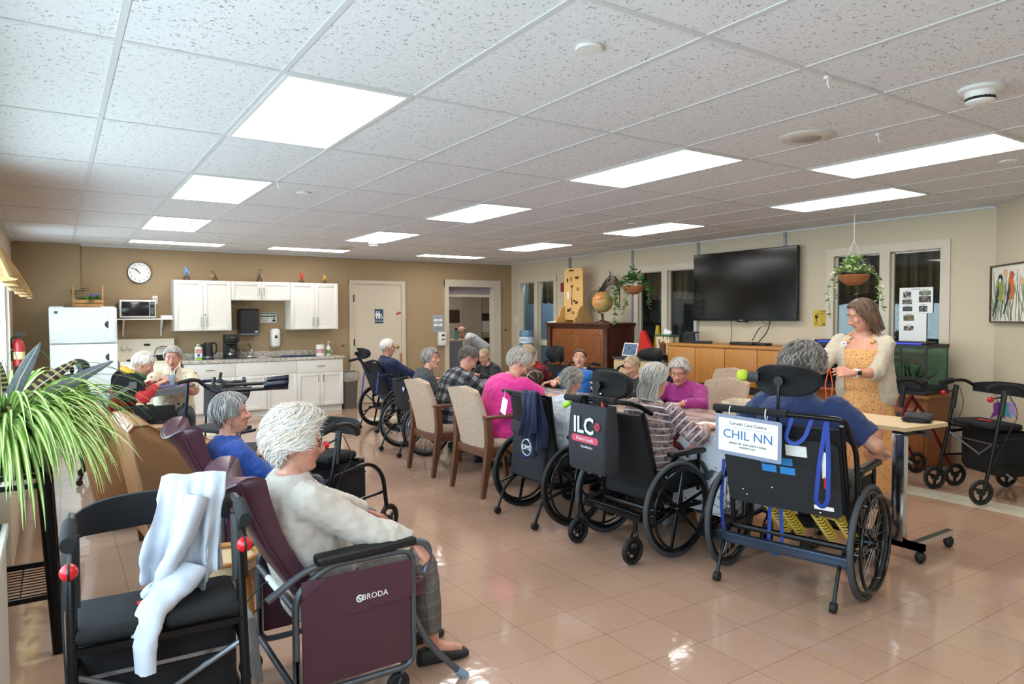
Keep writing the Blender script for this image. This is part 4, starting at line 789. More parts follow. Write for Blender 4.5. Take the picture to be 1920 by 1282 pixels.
def poster(y0, y1, z0, z1, lab, pics, head):
    yc, zc = (y0 + y1) / 2, (z0 + z1) / 2; t = thing('fish_poster', lab, 'notice', (XR + .035, yc, zc)); MB().b2((-.002, y0 - yc, z0 - zc), (0, y1 - yc, z1 - zc)).build('sheet', M_paper, t)
    for (a, b, w_, h_, c1, c2, cap) in pics:
        m_, t_ = newmat('photo_' + c1[1:] + c2[1:], .5); t_.base(t_.mix(t_.ramp(t_.noise(t_.obj(), 40, 4, .6, 1), (.5, 0.), (.62, 1.)), hexlin(c1), hexlin(c2))); MB().b2((-.0035, a - w_ / 2, b - h_ / 2), (-.0015, a + w_ / 2, b + h_ / 2)).build('picture', m_, t)
        MB().b2((-.0035, a - w_ * .3, b + h_ / 2 + .006), (-.0015, a + w_ * .3, b + h_ / 2 + .011)).build('caption', M_ink, t)
    if head: text('lettering', head, .016, M_ink, TR(-.003, 0, z1 - zc - .018) @ BW, t)
poster(3.58, 3.92, 1.52, 1.79, 'upper white sheet of six fish photographs taped to the window', [(.09, .06, .08, .06, '#1c1a1c', '#b9b4ae', ''), (-.09, .075, .12, .045, '#5b6a4a', '#a8ad8f', ''), (.09, -.015, .1, .05, '#3d3330', '#b5a99c', ''), (-.09, .01, .12, .065, '#2d2a31', '#b08f7e', ''), (.085, -.09, .1, .048, '#202428', '#5c6a70', ''), (-.075, -.09, .085, .06, '#15171a', '#9aa0a0', '')], 'Aquarium Fish')
poster(3.64, 3.92, 1.2, 1.518, 'lower white sheet with two fish photographs taped to the window', [(.04, .11, .11, .06, '#4a5338', '#c07a4a', ''), (.04, .0, .1, .05, '#3b2b26', '#d0c8c0', '')], None)
# valances behind the interior windows
def m_drape(nm, a, b, axis):
    m, t_ = newmat(nm, .85); s = t_.sep(t_.obj()); n = t_.noise(t_.mapping(t_.obj(), (1, 1, .05)), 9, 3); t_.base(t_.mix(t_.ramp(n, (.4, 0.), (.6, 1.)), hexlin(a), hexlin(b))); return m
M_val = m_drape('valance_brown', '#3d2c1e', '#7c6444', 1)
for y0, y1, lab in ((10.05, 11.12, 'brown striped valance behind the corner window'), (6.75, 7.88, 'brown striped valance behind the window by the trailing ivy'), (3.49, 4.65, 'brown striped valance behind the window over the fish tank')):
    t = thing('valance', lab, 'curtain', (XR + .2, (y0 + y1) / 2, 1.75)); n = 90; L = y1 - y0; rows = []
    for z in (0, .1, .25, .44): rows.append([(.02 * math.sin(k * .75) * (1.3 - z), -L / 2 + L * k / n, z + (.012 * math.sin(k * .4) if z == 0 else 0)) for k in range(n + 1)])
    MB().loft(rows, False, False).build('cloth', M_val, t); MB().cyl((0, -L / 2, .44), (0, L / 2, .44), .012, 8).build('rod', M_steel, t)
# adjoining room contents: shelves and plant seen through the glass
t = thing('shelf_unit', 'dark shelf unit standing in the room behind the fish posters', 'shelf', (XR + 2.1, 3.2, 0))
for x in (-.42, .42): MB().b2((-.2, x - .02, 0), (.18, x + .02, 1.8)).build('side_panel', M_adj, t)
for z in (.05, .45, .85, 1.25, 1.6): MB().b2((-.2, -.4, z), (.18, .4, z + .03)).build('shelf_board', M_paper, t)
t = thing('potted_palm', 'bright green palm in the room behind the left pane over the fish tank', 'plant', (XR + 1.5, 4.55, 0)); MB().lathe([(.001, 0), (.16, 0), (.2, .35), (.001, .34)], 18).build('pot', M_terra, t); mb = MB(); rn = random.Random(8)
for k in range(90): a = rn.uniform(0, 6.28); leaf(mb, (0, 0, .4 + rn.uniform(.2, .9)), (math.cos(a), math.sin(a), rn.uniform(.1, 1.2)), rn.uniform(.25, .5), .02, 1.4, 6)
mb.build('fronds', mat('palm_bright', '#86b24c', .5), t)
t = thing('hanging_sign', 'round dark disc hanging in the room behind the ivy window', 'sign', (XR + .6, 7.25, 1.6)); MB().cyl((0, 0, 0), (.02, 0, 0), .1, 24).build('disc', mat('disc_grey', '#3f444a', .5), t); MB().cyl((.01, 0, .1), (.01, 0, .94), .003, 5).build('cord', M_ink, t)
t = thing('white_shelving', 'white shelving in the room behind the right pane of the ivy window', 'shelf', (XR + 1.2, 6.45, 0))
for q in (-.3, .3): MB().b2((-.15, q - .02, 0), (.15, q + .02, 1.9)).build('side_panel', M_white, t)
for z in (.3, .7, 1.1, 1.5, 1.87): MB().b2((-.15, -.28, z), (.15, .28, z + .02)).build('shelf_board', M_white, t)
# picture on the angled wall
m_, t_ = newmat('canvas_ground', .6); t_.base(t_.mix(t_.noise(t_.obj(), 20, 3), hexlin('#cfcabc'), hexlin('#e4dfd2')))
dx = V(-.7071, -.7071, 0); nrm = V(-.7071, .7071, 0)   # along wall, out of wall
po = V(7.53, 2.98, 1.695) + dx * .33 + nrm * .004; BWQ = basis(dx, (0, 0, 1))
t = thing('bird_picture', 'framed picture of two perched birds among leaves on the angled wall', 'picture', po); t.rotation_euler = BWQ.to_euler()
MB().b2((-.35, -.26, 0), (.35, .26, .03)).build('canvas', m_, t); mb = MB()
for p, q in (((-.36, -.27, 0), (-.345, .27, .045)), ((.345, -.27, 0), (.36, .27, .045)), ((-.345, -.27, 0), (.345, -.255, .045)), ((-.345, .255, 0), (.345, .27, .045))): mb.b2(p, q)
mb.build('frame', mat('frame_bronze', '#5a4a3a', .4, .5), t)
def flat(nm, m, polys, z=.031):
    mb = MB()
    for k, P in enumerate(polys): mb.prism(P, .0008, TR(0, 0, z))
    mb.build(nm, m, t)
def blade(x, y, a, L, w_): c, s = math.cos(R(a)), math.sin(R(a)); return [(x + c * u - s * v, y + s * u + c * v) for u, v in ((0, -.004), (L * .4, -w_), (L, 0), (L * .4, w_), (0, .004))]
rn = random.Random(4); flat('leaf_strokes', mat('paint_sage', '#8a9a80', .7), [blade(rn.uniform(-.32, .32), rn.uniform(-.25, .0), rn.uniform(60, 125), rn.uniform(.12, .24), rn.uniform(.008, .018)) for _ in range(34)]); flat('twig_strokes', mat('paint_olive', '#5d6249', .7), [blade(rn.uniform(-.3, .3), -.25, rn.uniform(75, 105), rn.uniform(.35, .48), .004) for _ in range(14)], .0315)
flat('blossom_strokes', mat('paint_peach', '#d2a888', .7), [[(cx + r_ * math.cos(k * .63) * (1 + .25 * (k % 2)), cy + r_ * math.sin(k * .63) * (1 + .25 * (k % 2))) for k in range(10)] for cx, cy, r_ in ((-.09, .19, .035), (-.13, -.03, .032), (-.03, -.06, .03), (.2, .1, .035))], .032)
def pbird(cx, cy, mb_, mw, mh): 
    flat('painted_tail', mw, [[(cx - .03, cy - .06), (cx - .12, cy - .24), (cx - .105, cy - .245), (cx + .0, cy - .09)]], .0325); flat('painted_body', mb_, [[(cx + .03 + .05 * math.cos(k * .42) * (1 if math.cos(k * .42) > 0 else 1.1) - .02 * math.sin(k * .42), cy + .11 * math.sin(k * .42)) for k in range(15)]], .033); flat('painted_wing', mw, [[(cx + .0, cy + .06), (cx - .045, cy - .05), (cx - .05, cy - .12), (cx + .02, cy - .03)]], .034); flat('painted_head', mh, [[(cx + .035 + .036 * math.cos(k * .52), cy + .115 + .036 * math.sin(k * .52)) for k in range(12)] , [(cx + .06, cy + .13), (cx + .09, cy + .12), (cx + .06, cy + .105)]], .0345)
pbird(-.21, .03, mat('paint_green', '#8f9446', .7), mat('paint_slate', '#2f3a40', .7), mat('paint_black', '#1d1e1e', .7)); pbird(.0, .05, mat('paint_orange', '#c46a2a', .7), mat('paint_slate', '#2f3a40', .7), mat('paint_rust', '#b8552a', .7)); flat('painted_cheek', M_paper, [[(-.175 + .02 * math.cos(k * .7), .125 + .02 * math.sin(k * .7)) for k in range(9)]], .0355)
# fish tank and stand
t = thing('aquarium_stand', 'dark wooden cabinet under the fish tank', 'stand', (7.16, 3.98, 0)); MB().b2((-.24, -.68, .05), (.24, .68, .69)).b2((-.21, -.65, 0), (.23, .65, .05)).build('body', M_cherry, t); MB().b2((-.27, -.71, .69), (.27, .71, .725), .006).build('top', M_cherry, t)
for y0 in (-.66, -.215, .23): MB().b2((-.255, y0 + .005, .07), (-.24, y0 + .425, .6), .004).build('door', M_cherry, t)
t = thing('fish_tank', 'glass fish tank with black rim, blue lamp and dark driftwood on the wooden cabinet', 'aquarium', (7.16, 3.98, .726)); M_aq = glassmat('tank_glass', '#c8d8cc', .05); mb = MB()
L, D, H = .65, .22, .47
for p, q in (((-D, -L, .02), (-D + .006, L, H)), ((D - .006, -L, .02), (D, L, H)), ((-D + .006, -L, .02), (D - .006, -L + .006, H)), ((-D + .006, L - .006, .02), (D - .006, L, H))): mb.b2(p, q)
mb.build('glass', M_aq, t); mb = MB()
for z0, z1 in ((0, .035), (H - .02, H + .015)):
    mb.b2((-D - .006, -L - .006, z0), (-D + .012, L + .006, z1)); mb.b2((D - .012, -L - .006, z0), (D + .006, L + .006, z1)); mb.b2((-D, -L - .006, z0), (D, -L + .014, z1)); mb.b2((-D, L - .014, z0), (D, L + .006, z1))
for y in (-L + .0, L - .0): mb.b2((-D - .004, y - .008, 0), (-D + .01, y + .008, H))
mb.b2((-D - .004, -.42, 0), (-D + .006, -.405, H)); mb.build('rim', M_black, t); l_ = MB().b2((-.1, -L + .05, H + .012), (.1, L - .05, H + .04), .008).build('lamp_bar', M_black, t); MB().b2((-.112, -L + .1, H + .016), (-.1, L - .1, H + .026)).build('blue_led', mat('led_blue', '#2a2ad8', .4, emit=('#2a30ff', 1.6)), l_)
MB().b2((-D + .01, -L + .01, .022), (D - .01, L - .01, .075)).build('gravel', mat('gravel_purple', '#4b3a7a', .8, var=(160, .6), bump=(160, .8)), t); MB().b2((D - .012, -L + .01, .075), (D - .008, L - .01, .44)).build('backdrop', mat('tank_back', '#a9bfae', .7, var=(6, .3)), t); rn = random.Random(6)
for c in (-.42, .2):
    mb = MB()
    for k in range(9):
        p = V(rn.uniform(-.05, .05), c + rn.uniform(-.05, .05), .07); d = V(rn.uniform(-.5, .5), rn.uniform(-1, 1), rn.uniform(.4, 1.2)).normalized(); pts = [p]
        for q in range(5): d = (d + V(rn.uniform(-.4, .4), rn.uniform(-.4, .4), .15)).normalized(); p = p + d * .045; p.x = max(-.17, min(.17, p.x)); pts.append(p.copy())
        mb.tube(pts, [.014, .012, .01, .008, .006, .003], 6)
    mb.build('driftwood', M_ink, t)
for y in (.36, .45, .52): MB().b2((-.06, y - .02, .075), (.0, y + .02, .44), .01).build('filter_tube', M_black, t)
M_fish = mat('fish_orange', '#d06a3c', .4)
for y, z in ((-.25, .33), (-.2, .2), (-.5, .3), (.0, .26)):
    f = MB().tube([(-.02, y - .03, z), (-.02, y - .01, z), (-.02, y + .015, z), (-.02, y + .03, z)], [.002, .012, .009, .003], 8).add([(-.02, y + .028, z), (-.02, y + .05, z + .014), (-.02, y + .05, z - .014)], [(0, 1, 2)]).build('fish', M_fish); f.location = (7.1, 3.98, .726); tag(f, {(-.25): 'orange fish high in the tank beside the woman in the cardigan', (-.2): 'orange fish in the middle of the tank, low over the gravel', (-.5): 'orange fish near the tank corner post at the right end', .0: 'orange fish in the tank hidden towards the standing woman'}[y], 'fish', 'orange fish in the tank')
# corridor contents
t = thing('reception_desk', 'blue-grey reception counter beyond the open doorway', 'counter', (6.95, 12.6, 0)); MB().b2((-.65, -.05, .45), (.15, .02, 1.0)).build('front_panel', mat('panel_bluegrey', '#7f8794', .6), t); MB().b2((-.65, -.04, 0), (.15, .02, .45)).build('lower_panel', M_cherry, t); MB().b2((.15, -.06, 0), (.3, .5, 1.02)).build('end_panel', mat('panel_pale', '#b7b5b2', .6), t); MB().b2((-.66, .02, 1.0), (.3, .4, 1.03)).build('top', M_maple, t); MB().b2((.11, -.06, .45), (.15, -.05, 1.0)).build('edge_strip', M_paper, t)
t = thing('water_bottle', 'teal drinking bottle on the reception counter', 'bottle', (7.0, 12.72, 1.031)); MB().lathe([(.001, 0), (.04, 0), (.04, .17), (.03, .19), (.03, .2), (.001, .2)], 16).build('bottle', mat('bottle_teal', '#4fa3a8', .35), t); MB().lathe([(.032, .2), (.032, .23), (.001, .235)], 14).build('cap', M_ink, t)
for x, c, lab in ((6.5, '#b9a06a', 'tan box on the reception counter'), (6.75, '#3b2a24', 'dark folder tray on the reception counter')): t = thing('desk_box', lab, 'box', (x, 12.8, 1.031)); MB().b2((-.09, -.08, 0), (.09, .08, .06), .004).build('box', mat('box' + c[1:], c, .6), t)
t = thing('back_desk', 'orange wooden desk shelf behind the corridor counter', 'desk', (8.3, 13.6, 0)); MB().b2((-.5, -.3, .9), (.6, .3, .98)).build('top', M_oakh, t); MB().b2((-.48, -.28, 0), (.58, .28, .9)).build('body', M_mahog, t)
t = thing('door_picture', 'brown framed picture on the far corridor door', 'picture', (7.9, 14.545, 1.52)); MB().b2((-.2, 0, -.15), (.2, .02, .15)).build('picture', mat('pic_brown', '#4a3429', .6, var=(30, .8)), t)
t = thing('calendar', 'white calendar with a dark picture on the corridor wall', 'calendar', (8.95, 14.598, 1.35)); MB().b2((-.2, -.01, -.22), (.2, 0, .05)).build('page', M_paper, t); MB().b2((-.23, -.012, .06), (.23, 0, .24)).build('picture', mat('pic_dark', '#3a3733', .6), t)
t = thing('wall_picture', 'small grey framed picture at the right of the corridor', 'picture', (9.65, 14.598, 1.5)); MB().b2((-.1, -.015, -.2), (.1, 0, .2)).build('frame', mat('pic_grey', '#8a8a88', .6), t)
t = thing('desk_chair', 'black office chair back behind the corridor counter', 'chair', (8.0, 13.0, 0)); MB().b2((-.2, -.04, .55), (.2, .04, 1.05), .03).build('backrest', M_black, t); MB().b2((-.22, -.4, .42), (.22, .05, .5), .03).build('seat', M_black, t); MB().cyl((0, -.18, .05), (0, -.18, .42), .03).build('post', M_black, t)
for k in range(5): MB().tube([(0, -.18, .07), (.25 * math.cos(k * 1.257), -.18 + .25 * math.sin(k * 1.257), .03)], .02, 6).build('leg', M_black, t)
# ------------------------------------------------------------------ seating, walkers, tables
def fabric(name, c1, c2, sc_=220, rough=.9):
    m, t = newmat(name, rough); o = t.obj(); a = t.noise(t.mapping(o, (1, 1, .12)), sc_, 2); b = t.noise(t.mapping(o, (.12, .12, 1)), sc_, 2)
    f = t.math('ADD', t.math('MULTIPLY', a, .5), t.math('MULTIPLY', b, .5)); t.base(t.mix(t.ramp(f, (.4, 0.), (.6, 1.)), hexlin(c1), hexlin(c2))); t.bump(f, .25, .002); return m
def leather(name, c, rough=.38, sc_=12, b=.25):
    m, t = newmat(name, rough); o = t.obj(); t.base(t.mix(t.noise(o, 3, 3), [x * .85 for x in hexlin(c)[:3]] + [1], [min(1, x * 1.12) for x in hexlin(c)[:3]] + [1])); t.bump(t.math('ADD', t.math('MULTIPLY', t.noise(o, sc_, 3), .8), t.math('MULTIPLY', t.voro(o, 260), .06)), b, .02); return m
M_oat = fabric('upholstery_oat', '#998371', '#bfa893', 380); M_tanl = leather('leather_tan', '#94663f', .5); M_plum = leather('vinyl_plum', '#4b2a38', .34, 7, .3); M_tube = mat('tube_grey', '#5f646b', .35, .6, bump=(300, .08)); M_gtip = mat('tip_bluegrey', '#7e93a3', .5)
M_rub = mat('rubber_black', '#111214', .6, bump=(120, .2)); M_rubg = mat('tyre_grey', '#3a3d41', .65, bump=(150, .2)); M_frame = mat('frame_black', '#0e0f11', .28, .4); M_nyl = mat('nylon_black', '#0c0c0f', .85, bump=(400, .3)); M_foam = mat('foam_grip', '#17181a', .9, bump=(250, .3)); M_blue = mat('strap_blue', '#16368f', .6, bump=(200, .2)); M_navyw = mat('frame_navy', '#161d2e', .3, .4); M_redf = mat('frame_red', '#5d1016', .25, .5); M_redb = mat('ball_red', '#c2161d', .3); M_mesh = mat('seat_mesh', '#2a2b2d', .8, bump=(300, .6)); M_alu = mat('alu_grey', '#8b9097', .3, .8)

def rot_to(d):  # matrix turning +Y onto d
    d = V(d).normalized(); return basis(d.cross(V(0, 0, 1)) if abs(d.z) < .95 else V(1, 0, 0), d)
# --- dining chair (local: faces +Y)
def dining_chair(loc, rz, lab):
    t = thing('dining_chair', lab, 'chair', loc, rz, 'walnut dining chairs with oat upholstery')
    for s in (-1, 1):
        x = s * .265
        MB().loft([[(x + a * w_, y + b * w_ * 1.15, z) for a, b in ((-1, -1), (1, -1), (1, 1), (-1, 1))] for y, z, w_ in ((-.31, 0, .016), (-.265, .3, .024), (-.245, .47, .026), (-.26, .655, .023))]).build('leg', M_walnut, t)
        MB().loft([[(x + a * w_, y + b * w_, z) for a, b in ((-1, -1), (1, -1), (1, 1), (-1, 1))] for y, z, w_ in ((.27, 0, .016), (.235, .3, .023), (.225, .47, .024), (.22, .655, .02))]).build('leg', M_walnut, t)
        MB().box((x, -.0, .668), (.058, .6, .026), bev=.008).build('armrest', M_walnut, t)
    mb = MB()
    for s in (-1, 1): mb.box((s * .255, 0, .365), (.026, .48, .075), bev=.003)
    for y in (-.255, .225): mb.box((0, y, .365), (.5, .026, .075), bev=.003)
    mb.build('apron', M_walnut, t)
    MB().box((0, .0, .435), (.49, .5, .085), bev=.03).build('seat', M_oat, t)
    rings = []
    for k in range(13):
        u = k / 12; z = .4 + .49 * u + 0; yb = -.225 - .085 * u - .05 * u * u; w_ = .235 + .012 * math.sin(u * PI); th = .045
        prof = []
        for j in range(28):
            a = 2 * PI * j / 28; cx, sy_ = math.cos(a), math.sin(a); px = math.copysign(abs(cx) ** .35, cx) * w_; py = math.copysign(abs(sy_) ** .7, sy_) * th
            zz = z
            if u > .7: zz = z + (.028 * math.cos(px / w_ * PI * .5) ** 2 - .03 * max(0, abs(px) / w_ - .75) * 4 * .5) * (u - .7) / .3
            prof.append((px, yb + py - .03 * (px / w_) ** 2 * -.6, zz))
        rings.append(prof)
    MB().loft(rings).build('backrest', M_oat, t)
    return t
dining_chair((3.22, 6.02, 0), -90, 'walnut armchair with oat fabric under the man in plaid'); dining_chair((3.22, 5.12, 0), -90, 'walnut armchair with oat fabric under the woman in the pink shirt')
dining_chair((4.93, 4.27, 0), 96, 'oat fabric chair behind the woman in the magenta turtleneck'); dining_chair((6.0, 5.2, 0), 80, 'empty oat fabric chair against the orange sideboard')
# --- tan club armchair
def club(loc, rz, lab):
    t = thing('club_armchair', lab, 'armchair', loc, rz, 'tan leather club armchairs')
    prof = [(-.3, .11), (.38, .11), (.4, .14), (.4, .58), (.37, .61), (.3, .615), (.1, .625), (-.06, .67), (-.18, .75), (-.27, .83), (-.34, .875), (-.41, .875), (-.44, .84)]
    for s in (-1, 1):
        def sect(x, k=0): 
            cx, cz = -.02, .42
            return [(x, cx + (y - cx) * (1 - k), cz + (z - cz) * (1 - k)) for y, z in prof]
        a, b = s * .385, s * .27
        MB().loft([sect(a, .03), sect(a - s * .012, 0), sect(b + s * .012, 0), sect(b, .03)]).build('side', M_tanl, t)
        MB().tube([(s * .383, y, z) for y, z in prof[3:]], .008, 6).build('piping', M_tanl, t)
    MB().loft([[(x, y, z) for x, y in ((-.28, y0), (.28, y0), (.28, y1), (-.28, y1))] for z, y0, y1 in ((.11, -.31, -.2), (.4, -.36, -.19), (.7, -.41, -.27), (.84, -.44, -.31), (.875, -.42, -.34))]).build('backrest', M_tanl, t)
    MB().tube([(-.34, -.365, .83), (-.3, -.375, .845), (0, -.385, .85), (.3, -.375, .845), (.34, -.365, .83)], [.03, .05, .052, .05, .03], 16).build('back_roll', M_tanl, t); MB().box((0, .06, .4), (.53, .62, .16), bev=.045).build('seat_cushion', M_tanl, t); MB().b2((-.27, -.28, .12), (.27, .36, .32)).build('base', M_tanl, t)
    for x in (-.32, .32):
        for y in (-.27, .33): MB().loft([[(x + a * w_, y + b * w_, z) for a, b in ((-1, -1), (1, -1), (1, 1), (-1, 1))] for z, w_ in ((0, .022), (.115, .032))]).build('leg', M_walnut, t)
    return t
club((.75, 4.95, 0), -86, 'nearer tan leather club armchair, next to the purple recliners'); club((.53, 5.95, 0), -88, 'farther tan leather club armchair, behind the trailing plant')
# --- plum reclining care chair
def recliner(loc, rz, lab, foot=True):
    t = thing('care_recliner', lab, 'recliner', loc, rz, 'plum vinyl care recliners')
    W = .26
    # back: padded slab with winged head
    rings = []
    for k in range(15):
        u = k / 14; z = .43 + .58 * u; y = -.12 - .34 * u; wing = .62 * max(0, (u - .5) / .5) ** 1.5; hw = .235 + .035 * wing; n = 15; front, back = [], []
        top = (u > .96)
        for j in range(n):
            q = j / (n - 1) * 2 - 1; x = q * hw; fw = .11 * wing * abs(q) ** 2.5; sag = -.05 * (1 - abs(q) ** 2) * max(0, (u - .8) / .2)
            zz = z + sag + .025 * abs(q) ** 3 * wing; back.append((x, y - .055 * (1 - .5 * abs(q) ** 6) + fw * .55, zz)); front.append((x * .96, y + .05 + fw, zz))
        rings.append(back + front[::-1])
    cc = sum((V(p) for p in rings[-1]), V(0, 0, 0)) / 30
    for k, dz in ((.8, .012), (.4, .02)): rings.append([((V(p) - (V(rings[14][29 - j]) + V(rings[14][j])) / 2) * k + (V(rings[14][29 - j]) + V(rings[14][j])) / 2 + V(0, 0, dz))[:] for j, p in enumerate(rings[14])])
    MB().loft(rings).build('backrest', M_plum, t, sharp=80)
    rings = rings[:15]; MB().tube([r[0] for r in rings[1:]] , .007, 6).tube([r[14] for r in rings[1:]], .007, 6).tube(rings[-1][:15], .007, 6).build('piping', M_plum, t)
    MB().box((0, .12, .43), (.48, .5, .1), rotx(4), bev=.035).build('seat', M_plum, t)
    for s in (-1, 1):
        x = s * .3; fr = MB()
        loop = rnd_path([(x, -.25, .16), (x, -.25, .56), (x, -.12, .655), (x, .26, .655), (x, .26, .14), (x, -.25, .14), (x, -.25, .3)], .06, 5); fr.tube(loop, .0145, 10)
        fr.tube(rnd_path([(x, -.36, .56), (x, -.2, .66), (x, -.05, .665)], .1, 5), .0145, 10)
        fr.tube(rnd_path([(x * .97, .22, .46), (x * .97, .34, .2), (x * .97, .5, .03)], .1, 5), .0145, 10)
        fr.build('frame', M_tube, t)
        MB().cyl((x * .97, .485, .045), (x * .97, .53, .0), .021, 12).build('rubber_tip', M_gtip, t)
        MB().box((x, .05, .69), (.075, .44, .042), rotx(1.5), bev=.016).build('armrest', M_black, t)
        MB().tube(rnd_path([(x, .24, .688), (x, .33, .672), (x, .345, .6), (x, .32, .54)], .07, 6), .016, 10).build('grip_handle', M_tube, t)
        sp = MB().box((s * .316, .005, .395), (.012, .47, .44), bev=.005).build('side_panel', M_plum, t)
        MB().add([(s * .3235, -.235, .43), (s * .3235, .245, .46), (s * .3235, .245, .62), (s * .3235, -.1, .62), (s * .3235, -.235, .54), (s * .328, -.235, .43), (s * .328, .245, .46), (s * .328, .245, .62), (s * .328, -.1, .62), (s * .328, -.235, .54)], [(0, 1, 2, 3, 4), (9, 8, 7, 6, 5), (0, 5, 6, 1), (1, 6, 7, 2), (2, 7, 8, 3), (3, 8, 9, 4), (4, 9, 5, 0)]).build('side_flap', M_plum, sp)
        Mt = basis((0, s, 0), (0, 0, 1), (s * .329, .075, .5)); text('lettering', 'BRODA', .034, M_paper, Mt, sp); MB().ring((s * .329, .075 - s * .068, .5), (1, 0, 0), .013, .003, 18, 5).tube([(s * .33, .075 - s * .068 - .006, .506), (s * .33, .075 - s * .068, .497), (s * .33, .075 - s * .068 + .007, .5)], .0035, 5).build('emblem', M_paper, sp)
    for yy, zz in ((.26, .2), (-.25, .16), (-.25, .5)): b = MB().cyl((-.3, yy, zz), (.3, yy, zz), .0145, 10).build('crossbar', M_tube, t)
    MB().cyl((-.12, -.25, .5), (.12, -.25, .5), .0155, 10).build('label_strip', M_paper, b)
    for x in (-.27, .27):
        for y in (-.3, .2):
            c = MB().ring((x, y, .055), (1, 0, 0), .04, .015, 20, 8).cyl((x - .01, y, .055), (x + .01, y, .055), .032, 14).build('caster', M_rub, t); MB().tube([(x, y, .055), (x, y + .02, .11), (x, y + .03, .15)], .012, 8).build('fork', M_tube, c)
    return t
REC1 = recliner((.92, 2.74, 0), -90, 'plum care recliner nearest the camera, seating the woman in the cream top'); REC2 = recliner((.93, 4.09, 0), -90, 'plum care recliner seating the woman in the blue top')
REC1.scale = REC2.scale = (.9, .9, .9)
t = thing('care_tag', 'grey and white device hung in a clear pouch at the back of the near recliner', 'pouch', (.6, 2.74, .42)); MB().box((-.0, 0, -.17), (.03, .15, .26), roty(-6), bev=.008).build('device', mat('device_grey', '#8d9192', .5), t); MB().box((-.02, -.02, -.14), (.006, .07, .1), roty(-6), bev=.002).build('screen', M_paper, t); MB().tube(rnd_path([(0, -.06, -.03), (.06, -.06, .03), (.11, -.06, .035)], .02), .003, 5).tube(rnd_path([(0, .06, -.03), (.06, .06, .03), (.11, .06, .035)], .02), .003, 5).build('strap', M_seal, t); text('lettering', 'POCKET', .03, M_seal, TR(-.0175, 0, -.06) @ roty(-6) @ basis((0, -1, 0), (0, 0, 1)), t)
# --- wheels
def big_wheel(t, x, s, r=.3, style='mag', rim=None, camber=0, mt=None):
    rim = rim or M_frame; w_ = MB().ring((x, 0, r), (1, 0, 0), r - .016, .016, 48, 10).build('rear_wheel', mt or M_rub, t)
    MB().ring((x, 0, r), (1, 0, 0), r - .042, .012, 44, 8).build('rim', rim, w_); MB().ring((x + s * .038, 0, r), (1, 0, 0), r - .055, .009, 44, 8).build('hand_rim', rim, w_)
    MB().cyl((x - .035, 0, r), (x + .035, 0, r), .032, 16).cyl((x + s * .03, 0, r), (x + s * .045, 0, r), .018, 12).build('hub', M_frame, w_)
    mb = MB()
    if style == 'mag':
        for k in range(6): a = k * PI / 3 + .3; d = V(0, math.cos(a), math.sin(a)); mb.tube([V(x, 0, r) + d * .02, V(x, 0, r) + d * (r - .05)], [.017, .011], 8, flat=.7)
        mb.build('spokes', M_frame, w_)
    else:
        for k in range(28): a = k * 2 * PI / 28; b = a + (.35 if k % 2 else -.35); e = .028 * (1 if (k // 2) % 2 else -1); mb.cyl((x + e, .028 * math.cos(b), r + .028 * math.sin(b)), (x, (r - .05) * math.cos(a), r + (r - .05) * math.sin(a)), .0018, 4)
        mb.build('spokes', M_steel, w_)
    for k in range(6): a = k * PI / 3; MB().cyl((x, (r - .045) * math.cos(a), r + (r - .045) * math.sin(a)), (x + s * .038, (r - .055) * math.cos(a), r + (r - .055) * math.sin(a)), .004, 5).build('rim_stud', M_steel, w_)
    return w_
def caster(t, x, y, r=.085, top=.3, lean=.03, name='caster', spoked=True):
    c = MB().ring((x, y, r), (1, 0, 0), r - .016, .016, 28, 8).build(name, M_rub, t); mb = MB().cyl((x - .018, y, r), (x + .018, y, r), .022, 12).ring((x, y, r), (1, 0, 0), r - .036, .007, 20, 6)
    for k in range(5): a = k * 1.257; mb.cyl((x, y, r), (x, y + (r - .034) * math.cos(a), r + (r - .034) * math.sin(a)), .007, 6)
    mb.build('wheel_hub', M_frame, c)
    mb = MB()
    for s in (-1, 1): mb.tube(rnd_path([(x + s * .026, y, r), (x + s * .028, y + lean, 2 * r), (x + s * .01, y + lean, 2 * r + .03)], .03), .007, 8)
    mb.cyl((x, y + lean, 2 * r + .02), (x, y + lean, top), .016, 10); mb.build('fork', M_frame, c); return c
